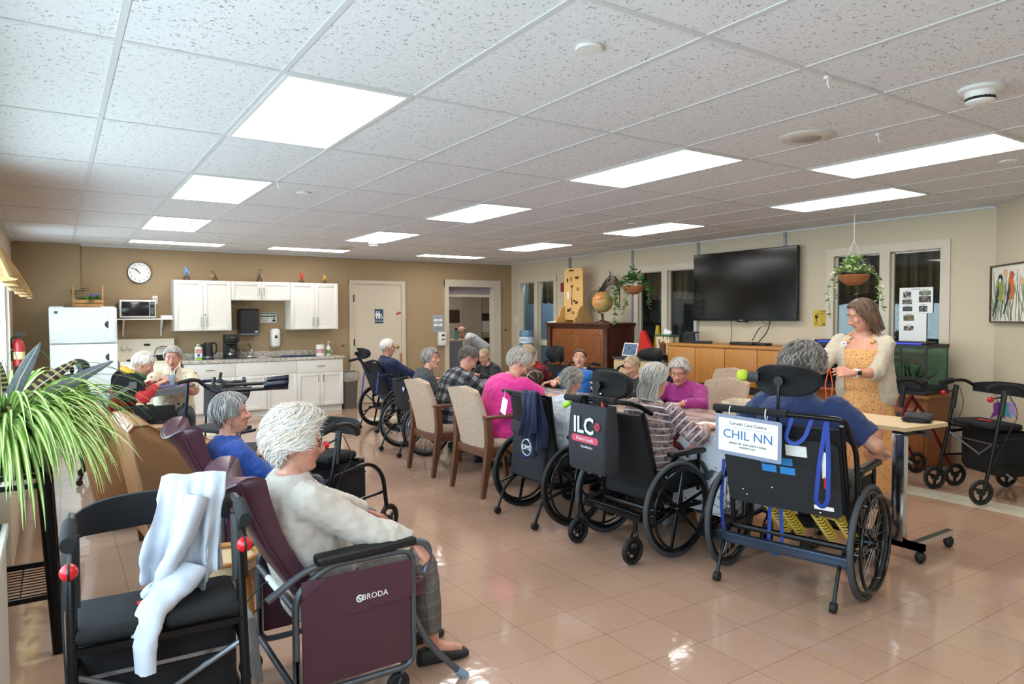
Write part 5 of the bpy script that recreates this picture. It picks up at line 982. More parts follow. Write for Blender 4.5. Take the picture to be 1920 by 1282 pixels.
def wheelchair(name_lab, loc, rz, hw=.31, r=.3, style='mag', rim=None, tilt=10, backh=.95, seatz=.48, handle='bar', head=None, casters='front', frame=None, group='wheelchairs at the tables', mt=None, pad=True, backw=None, antitip=True, hz=None):
    t = thing('wheelchair', name_lab, 'wheelchair', loc, rz, group); F = frame or M_frame; bw = backw or hw - .07; a = R(tilt); sb = -.1
    for s in (-1, 1): big_wheel(t, s * hw, s, r, style, rim, mt=mt)
    def bk(u, d=0): return V(0, sb - math.sin(a) * u - math.cos(a) * d * 0 - d, seatz + math.cos(a) * u)
    fr = MB(); k = hw - .06
    for s in (-1, 1):
        fr.tube(rnd_path([(s * k, -.16, .28), (s * k, .34, .28), (s * k, .46, .4)], .06), .015, 8); fr.tube(rnd_path([(s * k, sb, seatz - .04), (s * k, .36, seatz - .02), (s * k, .46, seatz - .06), (s * k * .9, .52, .18)], .07), .014, 8); fr.cyl((s * k, .1, .28), (s * k, .1, seatz - .04), .014, 8); fr.cyl((s * k, -.08, .28), (s * k, sb, seatz - .04), .014, 8)
        fr.cyl((s * k, 0, r), (s * (hw - .02), 0, r), .016, 8)
    fr.cyl((-k, -.1, .28), (k, -.1, .28), .018, 8); fr.cyl((-k, .3, .28), (k, .3, .28), .015, 8); fr.build('frame', F, t)
    for s in (-1, 1):
        p = bk(backh - seatz); p0 = bk(-.06); MB().tube([(s * bw, p0.y, p0.z), (s * bw, p.y, p.z)], .0135, 8).build('back_post', F, t)
        MB().box((s * (hw - .045), .14, seatz + .2), (.055, .33, .032), bev=.012).build('armrest', M_black, t); q = MB().tube(rnd_path([(s * (hw - .055), -.0, seatz - .06), (s * (hw - .055), .0, seatz + .15), (s * (hw - .05), .06, seatz + .185)], .04), .012, 8); q.build('arm_post', F, t); MB().cyl((s * (hw - .055), .26, seatz - .06), (s * (hw - .05), .26, seatz + .185), .011, 8).build('arm_post', F, t)
        MB().box((s * (hw - .062), .12, seatz + .06), (.006, .28, .16), bev=.002).build('side_guard', M_nyl, t)
        f_ = MB().tube([(s * k * .9, .52, .2), (s * k * .85, .56, .11)], .012, 8).build('leg_hanger', F, t); MB().box((s * k * .55, .6, .1), (.15, .18, .014), rotx(8), bev=.005).build('footplate', M_black, f_)
        if antitip: at = MB().tube(rnd_path([(s * (k - .01), -.14, .28), (s * (k - .01), -.24, .2), (s * (k - .01), -.3, .05)], .08), .0105, 8).build('anti_tipper', F, t); MB().cyl((s * (k - .01) - .014, -.305, .03), (s * (k - .01) + .014, -.305, .03), .027, 14).build('tip_wheel', M_rub, at)
        if casters == 'front': caster(t, s * (hw - .05), .4, .085, .3, .03)
        else: caster(t, s * (hw - .06), -.33, .085, .26, .02); caster(t, s * (hw - .08), .42, .07, .28, .02)
    if casters != 'front': MB().box((0, -.25, .27), (2 * hw - .1, .05, .05), bev=.006).cyl((-k, -.25, .27), (-k, -.1, .28), .02).cyl((k, -.25, .27), (k, -.1, .28), .02).build('rear_beam', F, t)
    n = 8; rg = []
    for i in range(n + 1):
        u = (backh - seatz - .02) * i / n; c = bk(u); rg.append([(x, c.y + .028 * yy - .02 * (1 - (x / bw) ** 2), c.z) for x, yy in [(bw * math.copysign(abs(math.cos(q)) ** .3, math.cos(q)), math.copysign(abs(math.sin(q)) ** .8, math.sin(q))) for q in [2 * PI * j / 20 for j in range(20)]]])
    MB().loft(rg).build('backrest', M_nyl, t)
    MB().box((0, .13, seatz), (2 * bw + .02, .46, .07), bev=.025).build('seat_cushion', M_nyl, t)
    p = bk(backh - seatz); hz = hz or p.z
    if handle == 'bar': h = MB().tube(rnd_path([(-bw, p.y, p.z - .03), (-bw, p.y - .03, hz), (-bw + .0, p.y - .09, hz + .01), (bw, p.y - .09, hz + .01), (bw, p.y - .03, hz), (bw, p.y, p.z - .03)], .04), .0135, 10).build('push_bar', F, t)
    elif handle == 'grips':
        for s in (-1, 1): h = MB().tube(rnd_path([(s * bw, p.y, p.z - .02), (s * bw, p.y - .02, hz + .01), (s * bw, p.y - .06, hz + .02), (s * bw, p.y - .16, hz)], .04), .0125, 8).build('push_handle', F, t); MB().tube([(s * bw, p.y - .07, hz + .018), (s * bw, p.y - .17, hz - .002)], .018, 10).build('grip', M_foam, h)
    if head:
        zc, hy, hw2, hh = head; hd = MB().loft([[(x * sc_, hy + y + .07 * (abs(x) / hw2) ** 2, zc + z * sc_) for x, z in [(hw2 * math.copysign(abs(math.cos(q)) ** .7, math.cos(q)), hh * math.copysign(abs(math.sin(q)) ** .8, math.sin(q))) for q in [2 * PI * j / 28 for j in range(28)]]] for sc_, y in ((.75, -.035), (.95, -.028), (1, -.01), (1, .01), (.95, .03), (.75, .036))]).build('headrest', M_nyl, t)
        MB().tube([(0, p.y + .0, p.z - .15), (0, (p.y + hy) / 2 - .05, p.z + .02), (0, hy - .05, zc)], .009, 8).cyl((0, hy - .06, zc), (0, hy - .025, zc), .026, 14).build('headrest_bracket', M_frame, hd)
    return t, bk
# --- rollator (local: user side -Y, front +Y)
def wheel3(t, x, y, r=.1, name='wheel'):
    w_ = MB().ring((x, y, r), (1, 0, 0), r - .013, .0145, 30, 8).build(name, M_rub, t); mb = MB().ring((x, y, r), (1, 0, 0), r - .03, .008, 24, 6).cyl((x - .02, y, r), (x + .02, y, r), .025, 12)
    for k in range(3): a = k * 2.094 + .5; mb.tube([(x, y, r), (x, y + (r - .03) * math.cos(a), r + (r - .03) * math.sin(a))], [.016, .012], 6)
    mb.build('wheel_hub', M_black, w_); return w_
def rollator(lab, loc, rz, frame=M_frame, seat='pad', bag=True, handle_z=.9, w=.26, strap=True, xframe=False, group='rollators parked around the room', wr=.1, ball=True):
    t = thing('rollator', lab, 'walker', loc, rz, group)
    for s in (-1, 1):
        x = s * w
        f_ = MB()
        if xframe: f_.tube([(x, -.02, handle_z - .12), (x, .12, .62), (x, .36, .17)], .014, 10).tube([(x, -.02, handle_z - .12), (x, -.14, .55), (x, -.3, .14)], .014, 10).tube([(x, .05, .72), (x, -.2, .38)], .011, 8)
        else: f_.tube(rnd_path([(x, -.1, handle_z - .1), (x, -.16, .5), (x, -.24, .13)], .1), .0145, 10).tube(rnd_path([(x, -.16, .5), (x, .2, .53), (x, .34, .43), (x, .38, .18)], .09, 5), .0145, 10).tube([(x, -.2, .3), (x, .36, .3)], .011, 8)
        fo = f_.build('side_frame', frame, t)
        MB().tube([(x, -.085, handle_z - .02), (x, -.115, handle_z - .22)], .019, 10, flat=1.25).build('handle_column', M_black, fo)
        h = MB().tube(rnd_path([(x, .08, handle_z - .03), (x, 0, handle_z + .02), (x, -.1, handle_z + .02), (x, -.22, handle_z - .0)], .05), .014, 10).build('handle', M_black, t); MB().tube([(x, -.12, handle_z + .018), (x, -.2, handle_z + .004), (x, -.235, handle_z - .006)], [.019, .021, .019], 12, flat=1.3).build('grip', M_foam, h)
        br = MB().tube(rnd_path([(x, -.06, handle_z - .05), (x, -.12, handle_z - .07), (x, -.2, handle_z - .085)], .05), .006, 8).build('brake_lever', M_black, t)
        if ball: MB().ell((x, -.205, handle_z - .087), .0235, 14).build('lever_ball', M_redb, br); MB().ell((x, -.205, handle_z - .087), (.012, .0245, .0245), 14).build('lever_cap', M_black, br)
        MB().tube(rnd_path([(x, -.05, handle_z - .05), (x + s * .03, .02, handle_z - .2), (x + s * .02, -.1, .5), (x, -.22, .2)], .1), .003, 5).build('brake_cable', M_ink, t)
        wheel3(t, x, -.27, wr); c = wheel3(t, x, .4, wr, 'front_wheel')
        MB().tube(rnd_path([(x, .375, .2), (x - .03, .39, .18), (x - .03, .4, wr)], .02), .009, 8).build('fork', M_black, c)
    if seat == 'pad':
        for s in (-1, 1): MB().box((s * .115, -.02, .6), (.225, .27, .05), bev=.022).build('seat_pad', M_nyl, t)
        MB().box((0, -.03, .63), (.12, .03, .008), rotz(8), bev=.003).build('lift_tab', M_redb, t)
    else: MB().box((0, -.03, .59), (.44, .3, .035), bev=.014).build('seat', M_mesh, t)
    for yy in (-.16, .09): MB().b2((-w, yy, .555), (w, yy + .015, .575)).build('seat_rail', M_frame, t)
    MB().cyl((-w, -.15, .5), (w, .0, .2), .009, 8).cyl((w, -.15, .5), (-w, .0, .2), .009, 8).build('cross_brace', M_alu, t)
    if strap:
        n = 16; rg = []
        for i in range(n + 1): q = i / n * 2 - 1; hh = .055 * (1 - .35 * abs(q) ** 4); y = .08 + .14 * (1 - q * q) ** .6; rg.append([(q * w, y + dy, handle_z - .04 + dz * hh) for dy, dz in ((-.012, -1), (.012, -1), (.016, 0), (.012, 1), (-.012, 1), (-.016, 0))])
        MB().loft(rg).build('back_strap', M_nyl, t)
    if bag:
        b = MB().loft([[(x, y * k + .07, z) for x, y in rr(.44 * k2, .3, .04)] for z, k, k2 in ((.2, .85, .9), (.25, 1, 1), (.4, 1, 1), (.55, .96, 1))], cap=True).build('bag', M_nyl, t); [MB().b2((-.2, yy, .45), (.2, yy + .005, .462)).build('reflective_strip', M_alu, b) for yy in (-.088, .222)]
    return t
ROL1 = rollator('black rollator in the foreground with a white cardigan over its handle', (.25, 2.4, 0), -3, handle_z=.9, w=.225)
rollator('black rollator with a pink seat tab parked in front of the woman in cream', (1.44, 4.5, 0), -62, handle_z=.8, w=.25)
rollator('black rollator with a deep black bag and mermaid-tail tags, nearest the angled wall', (6.42, 2.58, 0), -118, handle_z=.92, w=.26)
rollator('dark red rollator behind the black one beside the fish tank', (6.33, 3.3, 0), -118, frame=M_redf, seat='flat', bag=False, handle_z=.92, xframe=True, strap=True, w=.25)
# tags on the rollator handle
for k, (c, lab) in enumerate((('#7a2f8c', 'purple mermaid-tail tag on the black rollator'), ('#3f9aa0', 'teal mermaid-tail tag on the black rollator'), ('#a58bc4', 'lilac mermaid-tail tag on the black rollator'))):
    t = thing('charm_tag', lab, 'charm', (6.34 + k * .045, 2.485 - k * .03, .8)); MB().prism([(-.035, -.02), (-.03, -.08), (-.06, -.14), (0, -.11), (.06, -.14), (.03, -.08), (.035, -.02), (0, 0)], .004, basis((.8, -.6, 0), (0, 0, 1))).build('tail', mat('charm' + c[1:], c, .5), t); MB().tube(rnd_path([(0, 0, -.01), (0, .01, .06), (.01, .02, .09)], .02), .002, 4).build('cord', mat('strap_blue'), t)
# upright rollator with forearm rests
t = thing('upright_rollator', 'tall upright rollator with navy forearm gutters behind the woman in blue', 'walker', (1.18, 5.75, 0), -106); t.scale = (.88, .88, .88)
for s in (-1, 1):
    x = s * .27; MB().tube([(x, .0, .62), (x, .02, .98)], .016, 10).build('grey_column', M_alu, t); MB().tube([(x, -.03, .3), (x, .0, .68)], .021, 10).build('lower_column', M_navyw, t)
    MB().tube(rnd_path([(x, -.02, .34), (x, .3, .4), (x, .38, .2)], .08), .016, 10).tube([(x, -.03, .36), (x, -.22, .12)], .015, 10).build('side_frame', M_navyw, t)
    MB().prism([(-.1, 0), (.1, 0), (.07, -.1), (.03, -.16), (-.03, -.16), (-.05, -.1)], .05, TR(x - .025, .02, 1.06) @ basis((0, 1, 0), (0, 0, 1))).build('handle_housing', M_black, t)
    MB().tube([(x, -.12, 1.08), (x, .34, 1.09)], .016, 10).build('arm_rail', M_black, t); rg = []
    for i in range(7): u = i / 6; rg.append([(x + (.075 + .02 * u) * math.cos(R(200 + 140 * j / 10)), .2 + .2 * u + .05, 1.16 + (.07 + .03 * u) * math.sin(R(200 + 140 * j / 10)) + .03 * u) for j in range(11)])
    o = MB().loft(rg, False, False).build('forearm_gutter', M_navyw, t); o.modifiers.new('s', 'SOLIDIFY').thickness = .016
    MB().tube([(x, -.1, 1.08), (x, -.16, 1.14), (x, -.15, 1.2)], .016, 10).build('grip', M_black, t); MB().tube(rnd_path([(x, -.05, 1.0), (x + .02, -.1, .8), (x, -.04, .5)], .1), .003, 5).build('brake_cable', M_ink, t); wheel3(t, x, -.26, .1); wheel3(t, x, .4, .1, 'front_wheel')
MB().box((0, .02, .52), (.5, .3, .04), bev=.015).build('seat', M_mesh, t); MB().tube(rnd_path([(-.27, .02, .62), (-.27, .02, .66), (.27, .02, .66), (.27, .02, .62)], .04), .011, 8).build('cross_rail', M_navyw, t)
t = thing('walking_frame', 'navy walker with a wavy loop backrest bar in front of the kitchen cabinets', 'walker', (1.2, 6.55, 0), -58)
for s in (-1, 1):
    x = s * .27; MB().tube(rnd_path([(x, -.1, .93), (x, -.14, .5), (x, -.25, .12)], .1), .016, 10).tube(rnd_path([(x, -.14, .5), (x, .25, .5), (x, .36, .15)], .08), .015, 10).build('side_frame', M_navyw, t); MB().tube(rnd_path([(x, -.22, .93), (x, -.06, .95), (x, .03, .93)], .05), .018, 10).build('handle', M_black, t); wheel3(t, x, -.26, .1); wheel3(t, x, .38, .1, 'front_wheel')
MB().tube(rnd_path([(-.27, .03, .92), (-.24, .12, .93), (.1, .2, .9), (.27, .03, .97)], .08), .016, 10).tube(rnd_path([(-.27, .03, .92), (-.22, .12, .83), (.12, .2, .82), (.27, .03, .97)], .08), .016, 10).build('backrest_bar', M_navyw, t); MB().box((0, -.0, .52), (.48, .3, .04), bev=.015).build('seat', M_mesh, t)
# --- tables
def m_bird_cloth():
    m, t = newmat('cloth_bird_print', .35); o = t.obj(); s = t.sep(o)
    # branches: distorted thin bands; blossoms: voronoi spots
    u = t.math('ADD', s[0], s[1]); v = s[2]
    w_ = t.n('ShaderNodeCombineXYZ'); t.l(u, w_.inputs[0]); t.l(v, w_.inputs[1])
    n = t.noise(w_.outputs[0], 4.5, 3, .6, .5); br = t.ramp(t.math('ABSOLUTE', t.math('SUBTRACT', n, .5)), (.006, 1.), (.011, 0.)); msk = t.ramp(t.noise(w_.outputs[0], 2.2, 1), (.48, 0.), (.52, 1.)); br = t.math('MULTIPLY', br, msk)
    c = t.mix(br, hexlin('#d3d4db'), hexlin('#776a68')); sp = t.ramp(t.voro(w_.outputs[0], 16), (.1, 1.), (.16, 0.)); c = t.mix(t.math('MULTIPLY', sp, t.ramp(t.noise(w_.outputs[0], 3, 1), (.52, 0.), (.56, 1.))), c, hexlin('#8d6d78')); t.base(c); return m
M_cloth = m_bird_cloth()
def m_clothtop():
    m, t = newmat('cloth_vinyl_top', .22); o = t.obj(); n = t.noise(t.mapping(o, (1.5, .35, 1)), 9, 4, .7, .8); t.base(t.mix(t.ramp(n, (.42, 0.), (.6, 1.)), hexlin('#8a7268'), hexlin('#bfaea4'))); t.bump(n, .35, .01); return m
M_clotht = m_clothtop()
def m_foil():
    m, t = newmat('cloth_silver', .2, .35); o = t.obj(); n = t.noise(t.mapping(o, (1, .5, 1)), 14, 4, .6, 1.5); t.base(t.mix(t.ramp(n, (.4, 0.), (.6, 1.)), hexlin('#6b6f78'), hexlin('#d5d6da'))); t.bump(n, .5, .02); return m
M_foil = m_foil()
def long_table(y0, y1, x0, x1, lab, clab, mtop, drop):
    xc, yc = (x0 + x1) / 2, (y0 + y1) / 2; t = thing('folding_table', lab, 'table', (xc, yc, 0), 0, 'tables pushed end to end'); a, b = (x1 - x0) / 2, (y1 - y0) / 2
    MB().b2((-a, -b, .7), (a, b, .728), .006).build('tabletop', M_wht, t)
    for sx in (-1, 1):
        for sy in (-1, 1): MB().tube([(sx * (a - .3), sy * (b - .9), .7), (sx * (a - .3), sy * (b - .9), 0)], .016, 8).build('leg', M_steel, t)
    c = thing('tablecloth', clab, 'tablecloth', (xc, yc, .729))
    MB().b2((-a - .004, -b - .004, .0), (a + .004, b + .004, .006), .003).build('cloth_top', mtop, c)
    n = 120; per = [(-a, -b), (a, -b), (a, b), (-a, b)]; pts = []
    for k in range(4):
        p, q = per[k], per[(k + 1) % 4]
        for i in range(n // 4): u = i / (n // 4); pts.append((p[0] + (q[0] - p[0]) * u, p[1] + (q[1] - p[1]) * u, k))
    rg = []
    for z, amp, out in ((.004, 0, .004), (-.05, .2, .012), (-drop * .5, .7, .022), (-drop, 1, .035)):
        ring = []
        for i, (x, y, k) in enumerate(pts):
            o_ = out + .012 * amp * math.sin(i * .9) + .006 * amp * math.sin(i * 2.3); nx, ny = ((0, -1), (1, 0), (0, 1), (-1, 0))[k]; nx2, ny2 = ((-1, 0), (0, -1), (1, 0), (0, 1))[k]; e = 1 if (i % (n // 4)) == 0 else 0; ring.append((x + nx * o_ + nx2 * o_ * e, y + ny * o_ + ny2 * o_ * e, z))
        rg.append(ring)
    MB().loft(rg, False).build('skirt', M_cloth, c); return c
TC = long_table(2.86, 4.94, 3.52, 4.42, 'nearer folding table hidden under the bird-print cloth', 'white bird-print tablecloth with a glossy beige top on the near table', M_clotht, .5)
long_table(4.96, 7.3, 3.52, 4.42, 'farther folding table under the silvery cloth', 'shiny silver tablecloth on the far table', M_foil, .32)
# printed birds on the cloth skirt (west face, local -x)
def print_bird(y, z, s, cols, flip=1):
    for nm, c, P in (('print_body', cols[0], [(-.05, .02), (0, .035), (.04, .06), (.06, .055), (.05, .03), (.02, -.01), (-.02, -.02)]), ('print_wing', cols[1], [(-.02, .03), (.02, .035), (-.03, .1), (-.08, .11)]), ('print_tail', cols[1], [(-.05, .02), (-.02, -.02), (-.12, -.07), (-.13, -.05)]), ('print_beak', '#3a2f2b', [(.06, .055), (.1, .05), (.06, .048)])):
        MB().prism([(a * s * flip, b * s) for a, b in P], .0012, basis((0, -1, 0), (0, 0, 1), (-.492, y, z))).build(nm, mat('print' + c[1:], c, .6), TC)
print_bird(-.62, -.1, 1.0, ('#7a2b25', '#5d2622'), -1); print_bird(-.83, -.08, 1.0, ('#b59aa0', '#c98f84')); print_bird(-.9, -.27, 1., ('#3d4a52', '#2e3a3a')); print_bird(-.45, -.3, .9, ('#8a8f6a', '#5d6249'), -1)
def small_box(nm, lab, cat, loc, d, m, rz=0): t = thing(nm, lab, cat, loc, rz); MB().b2((-d[0] / 2, -d[1] / 2, 0), (d[0] / 2, d[1] / 2, d[2]), min(d) * .2).build('body', m, t); return t
t = thing('craft_basket', 'cream square tapered basket on the near table beside the navy shirt', 'basket', (4.12, 3.22, .7365), 20); MB().loft([[(x * k, y * k, z) for x, y in rr(.24, .24, .02)] for z, k in ((0, .75), (.15, 1.05), (.155, 1.03), (.02, .72))], cap=True).build('basket', mat('basket_cream', '#bfae94', .7, var=(18, .2), bump=(40, .5)), t)
t = thing('marker_pen', 'orange red marker lying on the near table', 'pen', (3.78, 3.15, .745), 30); MB().cyl((-.07, 0, 0), (.07, 0, 0), .008, 10).build('barrel', mat('pen_orange', '#d6532b', .4), t); MB().cyl((.07, 0, 0), (.1, 0, 0), .009, 10).build('cap', mat('pen_green', '#3c8a4a', .4), t)
t = thing('marker_pen', 'second orange marker crossing the white paper on the near table', 'pen', (3.7, 3.3, .745), 75); MB().cyl((-.09, 0, 0), (.07, 0, 0), .008, 10).build('barrel', mat('pen_orange'), t); MB().cyl((.07, 0, 0), (.09, 0, 0), .006, 10).build('tip', M_ink, t)
t = thing('paper_card', 'small white card on the near table by the markers', 'paper', (3.86, 3.3, .7355), 15); MB().b2((-.06, -.08, 0), (.06, .08, .002)).build('card', M_paper, t)
# overbed table
t = thing('overbed_table', 'wooden-top overbed table on a chrome column beside the navy wheelchair', 'table', (4.46, 2.42, 0), 0); P_ = [(-.22, -.25), (.22, -.29), (.25, -.25), (.2, .42), (.17, .45), (-.2, .42), (-.24, .38)]
MB().prism(P_, .024, TR(.05, 0, .79)).build('tabletop', M_maple, t); MB().box((-.13, -.2, .44), (.05, .075, .66), bev=.004).build('outer_column', M_chrome, t); MB().box((-.13, -.2, .72), (.036, .055, .14), bev=.003).build('inner_column', M_chrome, t); MB().box((0, -.2, .775), (.3, .08, .028)).build('top_bracket', M_black, t); MB().box((.05, -.25, .755), (.1, .06, .016), roty(20)).build('lever', M_black, t)
for y in (-.28, .28): MB().box((-.13 + .0, 0, .095), (.045, .7, .04)).box((.1, y, .095), (.5, .04, .035)).build('base', M_chrome, t)
for x, y in ((-.13, -.33), (.33, -.28), (-.13, .33), (.33, .28)): MB().ell((x, y, .038), (.038, .03, .038), 12).cyl((x, y, .06), (x, y, .09), .012, 8).build('caster', M_rub, t)
t = thing('folded_glove', 'crumpled dark grey fabric folded on the overbed table', 'cloth', (4.66, 2.28, .815), 20); rg = []
for k, (z, s) in enumerate(((0, .9), (.012, 1), (.022, .95), (.03, 1), (.042, .85), (.048, .5))): rg.append([(x * s * (1 + .08 * math.sin(i * 2 + k)), y * s * (1 + .08 * math.sin(i * 3 + k * 2)), z + .006 * math.sin(i + k)) for i, (x, y) in enumerate(rr(.24, .16, .04, 5))])
MB().loft(rg).build('cloth', mat('glove_grey', '#2c2d2f', .9, var=(20, .4), bump=(60, .6)), t)
# --- plant stand, spider plant, feathers, convector
t = thing('plant_stand', 'black metal plant stand with a wire shelf by the window', 'plant stand', (-.22, 3.95, 0))
for sx in (-1, 1):
    for sy in (-1, 1): MB().tube([(sx * .16, sy * .22, .8), (sx * .2, sy * .27, .0)], [.03, .024], 12).build('leg', M_frame, t)
mb = MB()
for z in (.8, .755):
    for sy in (-1, 1): mb.box((0, sy * .22, z), (.34, .02, .02))
    for sx in (-1, 1): mb.box((sx * .165, 0, z), (.02, .44, .02))
mb.build('top_rails', M_frame, t); mb = MB()
for k in range(13): mb.cyl((-.18, -.25 + k * .042, .26), (.18, -.25 + k * .042, .26), .003, 5)
for x in (-.17, -.06, .06, .17): mb.cyl((x, -.26, .257), (x, .26, .257), .003, 5)
for y in (-.26, .26): mb.box((0, y, .26), (.38, .014, .022))
mb.build('wire_shelf', M_frame, t)
t = thing('spider_plant', 'large striped spider plant spilling over its black trough', 'plant', (-.22, 3.95, .811)); MB().loft([[(x * k, y * k, z) for x, y in rr(.34, .48, .05)] for z, k in ((0, .85), (.2, 1), (.2, .93), (.16, .92))], cap=True).build('trough', M_black, t)
m_, t_ = newmat('spider_leaf', .4); a_ = t_.attr('stripe'); s_ = t_.sep(a_)[0]; t_.base(t_.mix(t_.ramp(s_, (.3, 1.), (.55, 0.)), t_.mix(t_.noise(t_.obj(), 6, 2), hexlin('#538a30'), hexlin('#8fbb45')), hexlin('#d9e3a0'))); M_spider = m_; t_.b.inputs['Transmission Weight'].default_value = 0
rn = random.Random(21); mb = MB(); st = []
def sblade(base, d, L, w_, droop, n=8):
    p = V(base); d = V(d).normalized(); rows = []; hd = V(d.x, d.y, 0); hd = hd.normalized() if hd.length > .01 else V(1, 0, 0); s = hd.cross(V(0, 0, 1))
    for i in range(n + 1):
        u = i / n; ww = w_ * (1 - u ** 2.2) + .0008; nn = s.cross(d)
        rows.append([p - s * ww + nn * ww * .4, p, p + s * ww + nn * ww * .4]); d = (d + V(0, 0, -droop / n * (.6 + u))).normalized(); p = p + d * L / n; p.x = max(p.x, -.2 + .03 * math.sin(k))
    mb.add([q for r in rows for q in r], [(i * 3 + j, i * 3 + j + 1, i * 3 + j + 4, i * 3 + j + 3) for i in range(n) for j in (0, 1)])
    st.extend([1, 0, 1] * (n + 1))
for k in range(950):
    a = rn.uniform(0, 2 * PI); q = rn.random() ** .5; b = (q * .14 * math.cos(a), q * .2 * math.sin(a), .17 + rn.uniform(0, .05)); e = rn.uniform(.3, 1.8); sblade(b, (math.cos(a) + rn.uniform(-.3, .3), math.sin(a) * 1.1 + rn.uniform(-.3, .3), e), rn.uniform(.3, .64), rn.uniform(.007, .014), rn.uniform(1.5, 3.4))
o = mb.build('leaves', M_spider, t); at = o.data.attributes.new('stripe', 'FLOAT_VECTOR', 'POINT'); at.data.foreach_set('vector', [c for s in st for c in (float(s), 0., 0.)])
for k in range(6):
    a = rn.uniform(-1.6, 1.6); p = V(.1 * math.cos(a), .16 * math.sin(a), .25); pts = [p]; d = V(math.cos(a), math.sin(a) * .6, 1.4).normalized()
    for i in range(12): d = (d + V(0, 0, -.17)).normalized(); p = p + d * .06; pts.append(p.copy())
    MB().tube(pts, .0018, 5).build('runner', M_vine, t)
m_, t_ = newmat('feather_barred', .7); w_ = t_.sep(t_.attr('stripe'))[1]; n_ = t_.noise(t_.obj(), 25, 2); f_ = t_.math('FRACT', t_.math('ADD', t_.math('MULTIPLY', w_, 13.), t_.math('MULTIPLY', n_, .5))); t_.base(t_.mix(t_.ramp(f_, (.58, 0.), (.66, 1.)), hexlin('#35281f'), hexlin('#a89560'))); M_fea = m_; M_feab = mat('feather_bluegrey', '#6d747c', .6, var=(60, .3))
for k, (a, lean, L, m, lab) in enumerate(((-.1, (.75, .1, .8), .46, M_fea, 'brown barred feather leaning right out of the spider plant'), (-.05, (.42, .0, 1.1), .44, M_feab, 'blue-grey feather in the middle of the spider plant'), (0, (-.05, .0, 1.1), .34, M_fea, 'short barred feather upright in the spider plant'), (.05, (-.45, -.1, .9), .4, M_fea, 'barred feather leaning left towards the window'), (.1, (1.0, .25, .75), .52, M_feab, 'pale grey feather lowest on the right of the plant'))):
    f = thing('feather', lab, 'feather', (-.2 + a * .3, 3.8 + a, 1.04), 0, 'feathers stuck in the spider plant'); d = V(lean).normalized(); rows = []; p = V(0, 0, 0); s = d.cross(V(-.2, 1, 0)).normalized(); ss = []
    for i in range(15): u = i / 14; ww = .029 * math.sin(PI * min(1, .08 + u * .92)) ** .6 if u < 1 else .004; q = p + d * L * u + V(0, 0, -.06 * u * u); rows += [q - s * ww, q + s.cross(d) * .005, q + s * ww]; ss += [(0, u), (.5, u), (1, u)]
    o = MB().add(rows, [(i * 3 + j, i * 3 + j + 1, i * 3 + j + 4, i * 3 + j + 3) for i in range(14) for j in (0, 1)]).build('vane', m, f); at = o.data.attributes.new('stripe', 'FLOAT_VECTOR', 'POINT'); at.data.foreach_set('vector', [c for x, y in ss for c in (x, y, 0.)]); o.modifiers.new('s', 'SOLIDIFY').thickness = .003
    MB().tube([V(0, 0, -.05), d * L * .5 + V(0, 0, -.015 + .004), d * L + V(0, 0, -.056)], [.004, .003, .001], 5).build('quill', M_ivory, f)
t = thing('convector', 'beige convector heater running along the window wall beyond the plant stand', 'heater', (XL, 5.9, 0)); MB().b2((.002, -1.2, .08), (.24, 2.6, .58), .01).b2((.002, -1.2, 0), (.2, 2.6, .08)).build('cover', mat('convector_beige', '#cdc3ae', .45), t); mb = MB()
for k in range(60): mb.b2((.05, -1.15 + k * .062, .579), (.2, -1.11 + k * .062, .583))
mb.build('grille', M_seal, t)
t = thing('window_bench_tray', 'white-rimmed dark tray table at the left edge beside the window', 'side table', (-.31, 2.75, 0)); MB().b2((-.15, -1.0, .62), (.13, .75, .66), .004).build('rim', M_wht, t); MB().b2((-.13, -.98, .658), (.11, .73, .664)).build('dark_top', mat('tray_dark', '#2a3034', .12), t); MB().b2((-.14, -.98, 0), (.12, .73, .62)).build('cabinet', M_ivory, t)
# ------------------------------------------------------------------ people
def m_skin(name, c, c2=None):
    m, t = newmat(name, .5); o = t.obj(); n = t.noise(o, 14, 4, .65); n2 = t.noise(o, 90, 3); L = hexlin(c); D = hexlin(c2) if c2 else [L[0] * .88, L[1] * .75, L[2] * .72, 1]
    t.base(t.mix(t.ramp(n, (.38, 0.), (.68, 1.)), D, L)); t.bump(t.math('ADD', t.math('MULTIPLY', n2, .4), n), .22, .006); t.b.inputs['Subsurface Weight'].default_value = .08; t.b.inputs['Subsurface Radius'].default_value = (.02, .008, .004); return m
SK = [m_skin('skin_pale', '#cf9f86'), m_skin('skin_rosy', '#cb9680'), m_skin('skin_tan', '#c59a82')]
M_lip = mat('lips', '#a3605a', .45); M_eyew = mat('eye_white', '#cfc9c2', .25); M_iris = mat('iris', '#2d2a2c', .15); M_mouth = mat('mouth_dark', '#4a1f1e', .5); M_teeth = mat('teeth', '#d8d0c0', .3); M_glf = mat('glasses_frame', '#3b2a26', .3, .4); M_shoe = mat('shoe_black', '#1c1b1b', .7, bump=(90, .3)); M_slip = mat('slipper_grey', '#6f6a66', .85)
def m_hair(n, c): return mat('hair_' + n, c, .55, bump=(160, .2), sheen=.2)
